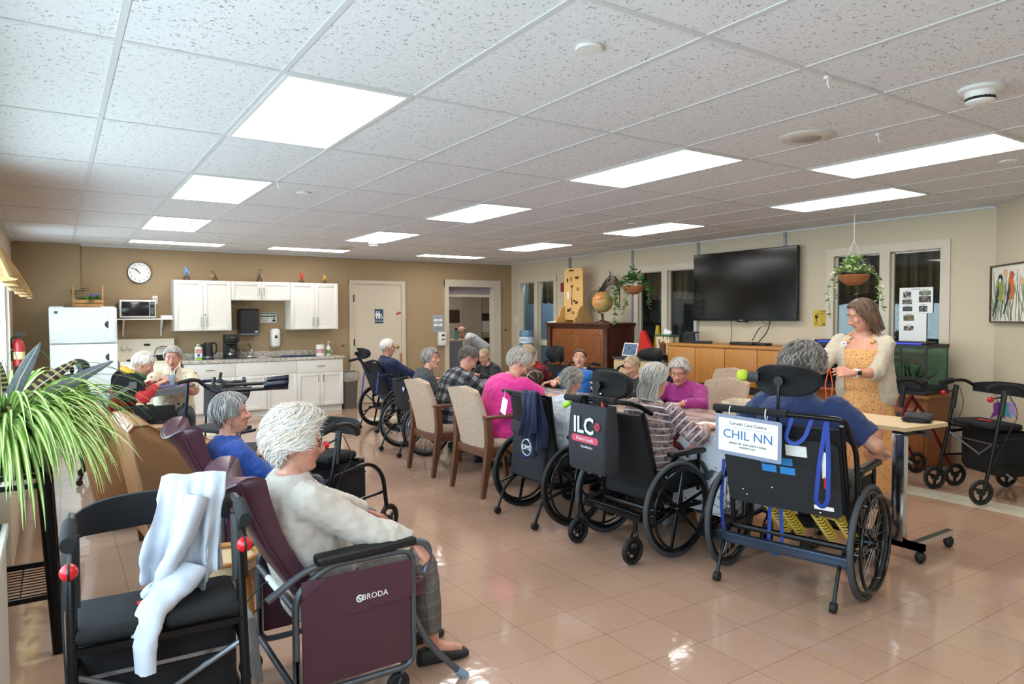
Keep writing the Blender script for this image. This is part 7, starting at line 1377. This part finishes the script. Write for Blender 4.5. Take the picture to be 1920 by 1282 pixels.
for k in range(6): a = k * PI / 3; MB().ring((.125 + .016 * math.cos(a), -.07, -.12 + .016 * math.sin(a)), (0, 1, 0), .008, .003, 10, 4).build('star_lobe', M_tr, t)
t = thing('rear_pouch', 'black fabric pouch with a white drop emblem at the back of the wheelchair', 'bag', (2.93, 4.2, .3), -90); MB().box((0, -.0, .19), (.42, .06, .38), rotx(-4), bev=.02).build('pouch', mat('pouch_black', '#191b22', .85, bump=(250, .25)), t); MB().box((0, -.0, .37), (.44, .07, .1), bev=.02).build('flap', mat('flap_grey', '#2d2e31', .9), t)
text('lettering', 'OMS', .05, M_tw, TR(.0, -.036, .23) @ rotx(90), t, bold=.001); MB().ring((0, -.034, .232), (0, 1, 0), .06, .004, 24, 5).tube([(-.03, -.034, .285), (0, -.034, .32), (.03, -.034, .285)], .004, 5).build('drop_emblem', M_tw, t); MB().tube([(-.1, -.035, .165), (0, -.036, .16), (.14, -.036, .2)], [.004, .009, .003], 6, flat=.4).build('swoosh', M_blue, t)
def drape(nm, lab, cat, loc, rz, m, W_, Lb, Lf, seed, top=0., vo=.3, cuff=None):
    """a garment hung over a bar: back and front falls with folds"""
    t = thing(nm, lab, cat, loc, rz); rn = random.Random(seed); n = 34; path = [(-.02 - .03 * (1 - k / 9), -Lb * (1 - k / 9)) for k in range(9)] + [(-.02, .008), (0, .024), (.022, .008)] + [(.028 + .05 * k / 10, -Lf * k / 10) for k in range(1, 11)]
    rg = []
    for i, (y, z) in enumerate(path):
        row = []
        for j in range(n + 1):
            q = j / n * 2 - 1; f = min(1, abs(z) * 3.5); narrow = 1 - .1 * f + .22 * f * math.sin(i * .35 + seed); ed = (1 + .25 * noise.noise(V(q * 1.6, seed, i * .05)))
            row.append((q * W_ * narrow + .02 * math.sin(z * 9 + seed), y + f * (.028 * math.sin(q * 7 + z * 5 + seed) + .016 * math.sin(q * 15 + seed * 2)), z * ed + top))
        rg.append(row)
    o = MB().loft(rg, False, False).build('cloth', m, t); o.modifiers.new('s', 'SOLIDIFY').thickness = .008; sm = o.modifiers.new('b', 'SUBSURF'); sm.levels = 1; sm.render_levels = 1; tx = bpy.data.textures.new('c', 'CLOUDS'); tx.noise_scale = .11; md = o.modifiers.new('d', 'DISPLACE'); md.texture = tx; md.strength = .035; return t
drape('jacket', 'navy fleece jacket hung over the handle of the pouch wheelchair', 'jacket', (2.78, 3.98, .96), -90, cloth('fleece_navy', '#141c3a', .95, .2, 120), .085, .3, .42, 3)
t = drape('cardigan', 'white cardigan slung over the right handle of the foreground rollator', 'cardigan', (.35, 2.44, .975), -14, cloth('knit_white', '#bcc1cb', .9, .05, 250), .1, .33, .31, 1)
for pp in (((.03, -.03, -.05), (-.02, -.08, -.2), (-.08, -.06, -.3), (-.11, -.03, -.335)), ((.0, -.06, -.27), (-.04, -.13, -.31), (-.09, -.19, -.335), (-.1, -.235, -.4), (-.1, -.25, -.5))):
    o = MB().tube(rnd_path(pp, .12, 6), [.058 - .024 * i / (len(rnd_path(pp, .12, 6)) - 1) for i in range(len(rnd_path(pp, .12, 6)))], 16, flat=.55).build('sleeve', cloth('knit_white', '#cfd2da') if 'knit_white' not in _M else _M['knit_white'], t); tx = bpy.data.textures.new('c', 'CLOUDS'); tx.noise_scale = .06; md = o.modifiers.new('d', 'DISPLACE'); md.texture = tx; md.strength = .035
t = thing('side_stool', 'small round wooden stool top glimpsed between the two plum recliners', 'stool', (.6, 3.25, 0)); MB().tube([(0, 0, .4), (0, 0, .43)], .15, 28).build('top', M_maple, t); MB().ring((0, 0, .445), (0, 0, 1), .145, .012, 30, 8).build('rim', M_oak, t)
for a in range(3): MB().tube([(.1 * math.cos(a * 2.1), .1 * math.sin(a * 2.1), .4), (.13 * math.cos(a * 2.1), .13 * math.sin(a * 2.1), 0)], .014, 8).build('leg', M_oak, t)
# tag on the pouch wheelchair
t = thing('luggage_tag', 'small white tag tied to the handle of the pouch wheelchair', 'tag', (2.76, 4.29, .93), -90); MB().prism(rr(.07, .12, .008), .002, TR(0, 0, -.09) @ roty(18) @ rotx(90)).build('tag', M_paper, t); MB().tube([(0, 0, -.04), (0, .01, .03)], .002, 4).build('string', M_ivory, t)
# far side wheelchairs
W11, _ = wheelchair('black reclining wheelchair with tubular handles under the woman in blue', (4.82, 5.9, 0), 92, tilt=24, backh=.98, handle='grips', group=WH); W10, _ = wheelchair('black wheelchair with tall headrest behind the person in red plaid', (4.86, 6.68, 0), 92, tilt=12, backh=.95, head=(1.05, -.24, .15, .1), handle='grips', group=WH); W13, _ = wheelchair('wheelchair with a curved black headrest behind the hidden reddish-haired person', (5.06, 5.2, 0), 90, tilt=14, backh=.92, head=(1.1, -.16, .16, .07), handle='grips', group=WH)
dining_chair((4.98, 7.75, 0), 95, 'oat armchair under the thin man at the far end of the tables')
# tilt chair far left
W3, _ = wheelchair('tilting wheelchair with big black side pads and a lap tray near the refrigerator', (.46, 7.5, 0), -92, tilt=20, backh=.98, head=(1.03, -.3, .13, .1), handle='grips', group='wheelchairs near the kitchen', style='mag')
for s, y in ((1, .0), (-1, .0)): p = MB().prism(rr(.26, .26, .11, 6), .06, TR(s * .3 - .03, .1, .87) @ basis((0, 1, 0), (0, 0, 1))).build('side_pad', M_nyl, W3); MB().box((s * .34, .02, .83), (.012, .28, .035), rotx(28)).box((s * .34, .13, .89), (.014, .06, .06)).build('pad_bracket', M_alu, p)
MB().box((.36, -.14, .76), (.006, .15, .16), rotx(-10), bev=.002).build('instruction_card', mat('card_grey', '#aab2bd', .6), W3); MB().ell((.3, -.4, .82), (.02, .06, .07), 10).build('red_reflector', M_redb, W3); MB().box((.33, .3, .62), (.03, .35, .14), bev=.02).build('side_bag', M_nyl, W3)
t = thing('lap_tray', 'grey lap tray with a purple mat on the tilting wheelchair', 'tray', (.88, 7.5, .82), -92); Q = rotx(6); MB().prism(rr(.62, .5, .1, 6), .022, Q @ TR(0, .0, 0)).build('tray', mat('tray_grey', '#5d5a58', .5), t); MB().prism(rr(.4, .3, .03), .004, Q @ TR(.02, .02, .023)).build('mat', mat('mat_purple', '#4b3f78', .6), t); MB().box((.3, -.02, -.02), (.012, .34, .045), Q).build('side_rail', M_alu, t)
t = thing('drinking_cup', 'clear tumbler with two white straws on the lap tray', 'cup', (.92, 7.33, .858)); MB().lathe([(.028, 0), (.036, .1), (.034, .1), (.026, .005), (.001, .004)], 16).build('cup', mat('cup_clear', '#c5cfdd', .1, trans=.7), t); MB().tube([(0, 0, .01), (-.01, .0, .17), (-.05, 0, .2)], .005, 6).build('straw', M_wht, t); MB().tube([(.01, 0, .01), (.03, .0, .15), (.06, 0, .18)], .004, 6).build('straw', M_wht, t)
t = thing('toy_blocks', 'small red and orange toy pieces on the lap tray', 'toy', (1.04, 7.4, .862)); MB().box((0, 0, .014), (.04, .04, .028), bev=.004).build('red_block', M_redb, t); MB().box((.05, .03, .014), (.04, .035, .028), bev=.004).build('orange_block', mat('tab_orange'), t); MB().box((-.04, .03, .01), (.03, .03, .02), bev=.003).build('pale_block', M_tw, t)
t = thing('grey_basket', 'tall dark wastepaper basket tilted beside the kitchen cabinets', 'bin', (1.62, 9.0, .3), 20); MB().lathe([(.001, 0), (.15, 0), (.2, .42), (.215, .43), (.205, .42), (.155, .02), (.001, .015)], 24, roty(10)).build('basket', mat('basket_dark', '#332f2d', .5), t); MB().lathe([(.2, .4), (.22, .45), (.215, .38)], 24, roty(10)).build('liner', M_bag, t)
for a in range(3): MB().tube([(.14 * math.cos(a * 2.1), .14 * math.sin(a * 2.1), .01), (.16 * math.cos(a * 2.1), .16 * math.sin(a * 2.1), -.3)], .012, 8).build('stand_leg', M_black, t)
# ------------------------------------------------------------------ cloths and people
C_cream = cloth('sweat_cream', '#c4bab0', .85, .05); C_blue = cloth('top_royal', '#143f8e', .7, .12); C_grey = plaid('slacks_check', '#5f5c57', ('#5b5854', '#67635e', '#716d67', '#47443f'), 16); C_navy = cloth('knit_navy', '#161f42', .85); C_pink = cloth('tee_pink', '#c9247f', .8, .08); C_denim = cloth('denim', '#2b3850', .85, .2); C_mag = cloth('knit_magenta', '#8e1f6c', .85, .1); C_tee = cloth('tee_navy', '#1f2f5c', .85); C_red = cloth('sleeve_red', '#b3121f', .8); C_blk = cloth('cloth_black', '#17171a', .9); C_char = cloth('trouser_charcoal', '#2f3034', .9); C_lab = cloth('coat_white', '#c9d0da', .8); C_sky = cloth('tee_sky', '#2f6cb5', .85)
C_plaid = plaid('flannel_plaid', '#222222', ('#7a7b7e', '#3d3e42', '#151517'), 11); C_redp = plaid('flannel_red', '#222222', ('#a31a20', '#4d1114', '#161012'), 13); C_brnp = plaid('blanket_plaid', '#3b2a24', ('#4b362d', '#38281f', '#241a15', '#b5a58c'), 8)
m_, t_ = newmat('hoodie_heather', .95); n_ = t_.noise(t_.obj(), 130, 3, .7); t_.base(t_.mix(t_.ramp(n_, (.4, 0.), (.62, 1.)), hexlin('#2a2b2e'), hexlin('#5b5c60'))); C_hood = m_
m_, t_ = newmat('blouse_floral', .8); v_ = t_.voro(t_.obj(), 17); n_ = t_.noise(t_.obj(), 40, 3); t_.base(t_.mix(t_.ramp(t_.math('ADD', v_, t_.math('MULTIPLY', n_, .35)), (.36, 0.), (.42, 1.)), hexlin('#2a2c30'), hexlin('#d5c8ae'))); C_flor = m_
m_, t_ = newmat('top_striped', .85); s_ = t_.sep(t_.attr()); n_ = t_.noise(t_.obj(), 14, 4, .7); ln = t_.math('LESS_THAN', t_.math('FRACT', t_.math('MULTIPLY', s_[1], 24.)), .2); mo = t_.ramp(t_.noise(t_.obj(), 45, 5, .75), (.42, 0.), (.58, 1.)); c_ = t_.mix(t_.ramp(n_, (.42, 0.), (.55, 1.)), t_.mix(mo, hexlin('#3b2c36'), hexlin('#6d5560')), t_.mix(mo, hexlin('#b39a92'), hexlin('#8d6f6c'))); t_.base(t_.mix(ln, c_, hexlin('#d3c9c6'))); C_strp = m_
m_, t_ = newmat('dress_floral', .85); v1 = t_.n('ShaderNodeTexVoronoi'); v1.inputs['Scale'].default_value = 80; t_.l(t_.obj(), v1.inputs['Vector']); r_ = t_.sep(v1.outputs['Color'])[0]; dot = t_.math('MULTIPLY', t_.math('LESS_THAN', t_.math('ADD', v1.outputs['Distance'], t_.math('MULTIPLY', t_.noise(t_.obj(), 160, 2), .3)), .42), t_.math('GREATER_THAN', r_, .12)); t_.base(t_.mix(dot, hexlin('#d39c62'), t_.mix(t_.math('GREATER_THAN', r_, .72), hexlin('#33263a'), hexlin('#8c4a35')))); C_dress = m_
C_card = cloth('cardigan_oat', '#b8ab98', .9, .06, 180)
SIT = 'people seated around the room'
P1 = person('white-haired person in a cream sweatshirt sitting in the near plum recliner, seen from behind', (.87, 2.74, 0), -90, s=.92, hz=.43, lean=-26, hunch=32, hp=6, hy=-16, fat=1.12, belly=.05, bust=.03, hands=((1.18, 3.0, .6), (1.18, 2.485, .6)), pole=((-.8, -.4, -.5), (.3, -.5, -.7)), hdir=(None, (.6, -.3, -.75)), hpn=(None, (-.5, .75, -.3)), hcurl=(25, 52), feet=((1.33, 2.86, .085), (1.33, 2.66, .085)), top=C_cream, sleeve=.96, bottom=C_grey, short_leg=.95, shoe=M_shoe, hairk=('short', HC['white'], dict(seed=4, thick=.036, n=2600, curl=.75, wl=.0019, nape=66, front=46)), glasses=M_glf, vox=.0052, group=SIT, sk=1, cl=.02)
P2 = person('grey-haired person in a royal blue top sitting in the farther plum recliner', (.89, 4.09, 0), -90, s=.86, hz=.42, lean=-26, hunch=32, hp=-4, hy=-6, fat=1.02, bust=.02, feet=((1.2, 4.1, .085), (1.2, 3.95, .085)), top=C_blue, sleeve=.95, bottom=C_char, shoe=M_shoe, hairk=('short', HC['grey'], dict(seed=9, thick=.026, n=1100, wl=.003)), group=SIT, sk=1)
MB().tube([(.076, -.01, -.045), (.078, -.01, -.065), (.077, -.01, -.085)], .003, 6, M=P2['M']).build('earring', M_brass, P2['t'])
P3 = person('white-haired person with a bow and red sleeves slumped over a lap tray', (.46, 7.5, 0), -92, s=.9, hz=.54, lean=8, hunch=40, hp=28, hy=-4, hands=((.82, 7.68, .875), (.8, 7.28, .88)), top=C_red, sleeve=.9, bottom=C_blk, shoe=M_shoe, hairk=('short', HC['white'], dict(seed=5, thick=.02, n=500)), vox=.0075, group=SIT, hpn=((0, 0, -1), (0, 0, -1)), neck='hood')
for k, c in enumerate(('#8a7bc4', '#d9c04a', '#c98fb0')): MB().ell((.03 - .03 * k, .045, .118), (.02, .014, .02), 8, P3['M']).build('hair_bow', mat('bow' + c[1:], c, .6), P3['t'])
rb = [mat('neck_red', '#b8283f', .8), mat('neck_yellow', '#c9a52c', .8), mat('neck_green', '#3f7a3a', .8)]
pc = P3['p'][3]
for k in range(3): MB().tube([pc + V(.1 * math.cos(a) * .92, .1 * math.sin(a) * .92 - .02, .035 - .05 * math.sin(a)) for a in [R(-150 + 75 * k + q * 15) for q in range(6)]], .026, 8).build('neckerchief', rb[k], P3['t'])
P4 = person('short-haired person in a cream and black leaf blouse leaning towards the lap tray', (1.05, 8.2, 0), 172, s=.95, hz=.5, lean=10, hunch=20, hp=8, hy=-8, fat=1.1, bust=.04, belly=.05, hands=((1.0, 7.78, .87), (.85, 7.74, .87)), top=C_flor, sleeve=.5, bottom=C_char, shoe=M_shoe, hairk=('short', HC['silver'], dict(seed=6, thick=.014, n=500)), vox=.007, group=SIT, sk=1, neck='collar')
P5 = person('person in a navy pullover and glasses sitting upright in the farthest wheelchair', (3.74, 8.66, 0), -88, s=.92, hz=.5, lean=-12, hunch=16, hp=8, hy=-10, fem=0, fat=1.05, belly=.05, hands=((4.1, 8.86, .66), (4.12, 8.5, .68)), top=C_navy, sleeve=.97, bottom=C_char, shoe=M_shoe, hairk=('short', HC['white'], dict(seed=7, thick=.01, n=420, front=55)), glasses=M_glf, vox=.008, group=SIT, sk=1, neck='collar')
P6 = person('laughing person with glasses in a grey hooded jacket turned towards the camera', (3.38, 7.0, 0), -112, s=.88, hz=.48, lean=4, hunch=20, hp=-2, hy=-34, fat=1.1, bust=.03, hands=((3.66, 7.16, .78), (3.64, 6.92, .78)), top=C_hood, sleeve=.97, bottom=C_char, shoe=M_shoe, hairk=('short', HC['grey'], dict(seed=8, thick=.024, n=700, ears=-14)), glasses=mat('glasses_red', '#7a4a4a', .3, .3), vox=.007, group=SIT, sk=1, smile=1.5, neck='hood')
P7 = person('dark-haired person with glasses in a black and grey plaid shirt looking down at the table', (3.2, 6.02, 0), -94, s=.97, hz=.51, lean=8, hunch=34, hp=36, hy=-8, fem=0, fat=1.08, hands=((3.72, 6.2, .775), (3.72, 5.88, .775)), hpn=((0, 0, -1), (0, 0, -1)), top=C_plaid, sleeve=.97, bottom=C_denim, shoe=M_shoe, hairk=('side', HC['dark'], dict(seed=10, thick=.012, n=700, front=48, ears=12)), glasses=M_glf, vox=.007, group=SIT, sk=1, neck='collar')
P8 = person('thin person with little hair and glasses in a dark jacket across the table', (4.88, 7.8, 0), 98, s=.86, hz=.46, lean=6, hunch=32, hp=18, hy=12, fem=0, hands=((4.5, 7.6, .76), (4.5, 7.85, .76)), top=C_blk, sleeve=.97, bottom=C_char, shoe=M_shoe, hairk=('short', HC['blond'], dict(seed=12, thick=.004, n=320, front=58, wl=.002)), glasses=M_glf, vox=.009, group=SIT, sk=2)
P9 = person('silver-haired person in a bright pink T-shirt bending over the table', (3.2, 5.12, 0), -92, s=.98, hz=.51, lean=10, hunch=30, hp=40, hy=-6, fat=1.3, belly=.09, bust=.05, open_neck=True, hands=((3.8, 5.35, .775), (3.78, 4.98, .775)), hpn=((0, 0, -1), (0, 0, -1)), top=C_pink, sleeve=.4, bottom=C_denim, shoe=M_slip, hairk=('short', HC['silver'], dict(seed=13, thick=.02, n=1100, ears=-4)), vox=.0065, group=SIT, sk=0)
P10 = person('fair-haired person in a red and black plaid shirt bent low over the table', (4.76, 6.5, 0), 92, s=.92, hz=.53, lean=12, hunch=36, hp=46, hy=10, hands=((4.36, 6.55, .77), (4.36, 6.7, .77)), top=C_redp, sleeve=.97, bottom=C_blk, shoe=M_shoe, hairk=('short', HC['blond'], dict(seed=14, thick=.02, n=450)), vox=.009, group=SIT)
P11 = person('person with tied-back brown hair leaning back in a blue printed T-shirt', (4.76, 6.02, 0), 102, s=.88, hz=.48, lean=-24, hunch=12, hp=-8, hy=34, fat=1.15, belly=.06, hands=((4.42, 6.12, .77), (4.2, 5.74, .775)), top=C_sky, sleeve=.36, bottom=C_denim, shoe=M_shoe, hairk=('back', HC['brown'], dict(seed=15, thick=.007, n=420)), vox=.0075, group=SIT, hpn=((0, 0, -1), (.2, 0, -1)))
MB().ring(P11['arms'][1][2] + V(0, -.0, 0), (0, 1, .2), .03, .005, 16, 6).build('bracelet', M_brass, P11['t'])
P12 = person('grey-haired person with a braid resting a cheek on one hand beside the tote bag', (3.22, 4.17, 0), -86, s=.86, hz=.45, lean=-4, hunch=26, hp=12, hy=8, hr=12, hands=((3.5, 4.42, .72), (3.44, 4.02, .9)), pole=((-.7, -.3, -.7), (.35, .6, -.8)), hdir=(None, (-.15, .1, 1)), hpn=(None, (-.5, .8, .1)), top=C_lab, sleeve=.8, bottom=C_denim, shoe=M_slip, hairk=('back', HC['pepper'], dict(seed=16, thick=.016, n=900)), vox=.006, group=SIT, sk=1)
MB().tube(rnd_path([(.05, -.09, .02), (.07, -.09, -.05), (.06, -.07, -.12), (.05, -.05, -.2)], .04), [.02, .024, .02, .024, .02, .024, .02, .022, .018, .02, .016, .018, .014, .01, .008][:len(rnd_path([(.05, -.09, .02), (.07, -.09, -.05), (.06, -.07, -.12), (.05, -.05, -.2)], .04))], 10, M=P12['M']).build('braid', HC['pepper'][0], P12['t'])
P13 = person('mostly hidden person with thin reddish-grey hair across the table', (5.05, 5.2, 0), 90, s=.87, hz=.45, lean=4, hunch=26, hp=26, top=C_char, sleeve=.97, bottom=C_char, shoe=M_shoe, hands=((4.65, 5.06, .78), (4.65, 5.3, .78)), hairk=('short', HC['blond'], dict(seed=17, thick=.006, n=300, front=55)), vox=.009, group=SIT, sk=2)
P14 = person('person with long grey hair and a maroon striped top seen from behind at the table', (3.28, 3.32, 0), -84, s=.9, hz=.49, lean=-6, hunch=24, hp=0, hy=6, fat=1.05, hands=((3.62, 3.5, .78), (3.6, 3.1, .76)), top=C_strp, sleeve=.92, bottom=C_denim, shoe=M_slip, hairk=('back', HC['silver'], dict(seed=18, thick=.018, n=1100, ears=-10)), vox=.006, group=SIT)
hb = MB(); rn = random.Random(2)
for k in range(230):
    a = rn.uniform(-1, 1); q = rn.uniform(-.012, .012); hb.m = rn.choice((0, 1, 2)); L = rn.uniform(.75, 1.1); hb.tube([(a * .072, -.075 + q, .005), (a * .07 + q, -.098 + q, -.05), (a * .058 + q * 2, -.1 + q, -.1), (a * .045 + .012 + q * 2, -.112 + q, -.1 - .07 * L), (a * .04 + .02 - q, -.128 + q, -.1 - .13 * L), (a * .03 + .03 + q, -.14 - q, -.1 - .19 * L)], [.0035, .004, .0038, .0034, .0028, .0008], 4, M=P14['M'])
hb.build('tied_hair', HC['silver'], P14['t'])
P15 = person('short grey-haired person with glasses in a magenta turtleneck facing the camera', (4.78, 4.3, 0), 104, s=.9, hz=.48, lean=12, hunch=28, hp=18, hy=16, fat=1.1, bust=.03, hands=((4.3, 3.98, .775), (4.3, 4.3, .775)), pole=((-.8, .1, -.5), (.8, -.1, -.5)), hpn=((0, 0, -1), (0, 0, -1)), top=C_mag, sleeve=.95, bottom=C_char, shoe=M_shoe, hairk=('short', HC['silver'], dict(seed=19, thick=.022, n=900)), glasses=M_glf, vox=.006, group=SIT, sk=1, neck='turtle')
S_, E_, W_ = P15['arms'][0]
for k in range(4): MB().ell(E_.lerp(W_, .5 + k * .13) + V(-.012, .03, .028), .007, 8).build('cuff_button', M_paper, P15['t'])
P16 = person('person in a navy T-shirt with wavy grey hair seen from behind in the near wheelchair', (3.57, 2.39, 0), -79, s=1.02, hz=.54, lean=-14, hunch=30, hp=4, hy=-8, fat=1.22, belly=.08, fem=0, hands=((3.78, 2.72, .8), (3.88, 2.1, .735)), pole=((-.8, -.5, -.5), (.75, -.75, -.3)), hdir=(None, (.9, .15, -.25)), hpn=(None, (-.1, .3, -1)), hcurl=(25, 42), top=C_tee, sleeve=.42, bottom=C_blk, shoe=M_shoe, hairk=('short', HC['pepper'], dict(seed=20, thick=.036, n=1300, curl=.4, wl=.0035)), vox=.0055, group=SIT, sk=0)
P17 = person('standing person in a yellow floral dress and oat cardigan holding an orange cord', (5.43, 3.06, 0), 100, s=1.0, hz=.86, lean=3, hunch=14, hp=24, hy=-52, fat=1.08, belly=.05, bust=.045, hands=((5.05, 2.95, 1.06), (4.94, 3.22, 1.04)), pole=((-.35, -.75, -.6), (.5, -.3, -.8)), hdir=((-.83, .5, .1), (-.9, -.3, .05)), hpn=((.25, .6, -.5), (0, -.3, -1)), hcurl=(13, 30), stand=True, shoe=M_slip, hairk=('bob', HC['brown'], dict(seed=22, thick=.011, n=1700, drop=.165, wl=.004, front=60)), vox=.0052, smile=.5, sk=1)
def dress(P):
    t, s, tr, X = P['t'], P['s'], P['tring'], P['X']; c = MB(); hz = P['p'][0]; n = 56; rg = []
    for z, w, f in ((.12, .27, .23), (.3, .26, .22), (.55, .235, .2), (.75, .21, .18), (.96, .185, .15)):
        rg.append([V(math.cos(a) * w * (1 + .05 * math.sin(a * 9) * (1 - z)), math.sin(a) * f * (1 + .05 * math.sin(a * 9) * (1 - z)) + .01, z) for a in [2 * PI * j / n for j in range(n)]])
    c.loft(rg); c.loft([tr(k, .015) for k in range(1, 8)]); p2, d2 = P['p'][2], P['d'][2]
    for sg in (-1, 1): c.tube([p2 + V(sg * .09, .12, .08), p2 + V(sg * .095, .07, .135), p2 + V(sg * .09, -.02, .165), p2 + V(sg * .09, -.09, .1)], .02, 8)
    remeshed(c, 'dress', C_dress, t, .011, 3, [(.008, .06)])
    # cardigan: open at the front
    c = MB(); A0, A1 = R(66), R(118); rg = []
    for k in range(0, 11):
        e = .024 if k > 4 else .034; o, i = tr(k, e), tr(k, e - .02); m = 28; op = A1 if k > 8 else A1
        idx = [j for j in range(m) if not (A0 < 2 * PI * j / m < A1)]; idx = [j for j in idx if 2 * PI * j / m >= A1] + [j for j in idx if 2 * PI * j / m <= A0]
        rg.append([o[j] for j in idx] + [i[j] for j in reversed(idx)])
    c.loft(rg)
    for (S_, E, W), sg in zip(P['arms'], (-1, 1)): q = E.lerp(W, .3); a_, b_ = lerp_pts([S_ - X * sg * .035, S_ + (E - S_) * .1, S_.lerp(E, .5), E, q], [.058, .07, .067, .063, .06], 4); c.tube(a_, b_, 14); c.ell(E, .063, 10)
    remeshed(c, 'cardigan', C_card, t, .0105, 3, [(.016, .07), (.008, .03)])
    b = MB().box((0, 0, 0), (.05, .004, .028), bev=.001).build('name_badge', M_paper, t); b.location = p2 + V(.1, .168, .075); b.rotation_euler = (R(-14), 0, R(-12)); MB().box((-.004, -.0, .003), (.025, .006, .008)).build('badge_print', M_bl2, b)
    S_, E, W = P['arms'][0]; d = (W - E).normalized(); q = W - d * .03; w_ = MB().tube([q + d * k for k in (-.012, 0, .012)], [.0345, .0355, .0345], 18).build('watch_strap', M_paper, t); u = V(-.3, .1, .6); u = (u - d * u.dot(d)).normalized(); wm = P['inv'].to_3x3() @ V(-.75, -.6, .1); u = (wm - d * wm.dot(d)).normalized(); MB().box((0, 0, 0), (.036, .034, .012), basis(d, u.cross(d), q + u * .036), bev=.004).build('watch', M_ink, w_)
dress(P17)
P18 = person('person in a white coat bending over the desk beyond the doorway', (7.72, 12.75, 0), 60, s=1.0, hz=.8, lean=46, hunch=26, hp=20, stand=True, fem=0, hands=((7.2, 13.0, .75), (7.35, 13.2, .75)), top=C_lab, sleeve=.97, bottom=C_blk, shoe=M_shoe, hairk=('bald', HC['silver'], dict(seed=23, thick=.006, n=160)), vox=.01, sk=2)
# craft in the standing woman's hand
t = thing('paper_bird_craft', 'green paper cut-out hanging on an orange cord from a hand', 'craft', (4.87, 3.03, 1.08)); MB().tube(rnd_path([(0, 0, .03), (-.02, .02, -.1), (-.01, .0, -.31), (.02, 0, -.31), (.03, -.01, -.1), (0, 0, .03)], .03), .0045, 6).build('cord', mat('cord_orange', '#e0502a', .5), t)
MB().prism([(-.11, -.03), (-.07, .02), (-.03, .01), (0, .05), (.03, .0), (.08, .03), (.12, -.02), (.08, -.03), (.1, -.08), (.03, -.06), (-.03, -.1), (-.05, -.05)], .003, TR(0, 0, -.36) @ rotz(15) @ basis((.55, -.83, 0), (0, 0, 1))).build('cutout', mat('paper_green', '#1f8a4f', .7), t)
t = thing('lap_blanket', 'brown tartan blanket bundled on the table edge in front of the person in red plaid', 'blanket', (4.36, 6.3, .738)); o = MB().ell((0, 0, .1), (.17, .2, .1), 24).build('blanket', C_brnp, t); suv(o, [((0, -.2, .05), (0, .2, .05), .15, (1, 0, 0), 0, 0)]); tx = bpy.data.textures.new('c', 'CLOUDS'); tx.noise_scale = .09; md = o.modifiers.new('d', 'DISPLACE'); md.texture = tx; md.strength = .05
M_vb = M_tan
t = thing('valance', 'gold swag valance over the window at the left edge of the photo', 'curtain', (XL, 7.6, 0)); rg = []
for i in range(13): u = i / 12; z = 2.2 - .42 * u; rg.append([(.012 + .21 * u ** .7 * (1 + .25 * math.sin(k * 1.1)), -1.9 + k * .038, z - .05 * u * abs(math.sin(k * .14))) for k in range(101)])
o = MB().loft(rg, False, False).build('swag', m_drape('valance_gold', '#8a6a3f', '#b8945f', 1), t); o.modifiers.new('s', 'SOLIDIFY').thickness = .006; MB().cyl((.03, -1.95, 2.2), (.03, 1.95, 2.2), .014, 8).build('rod', M_brass, t)
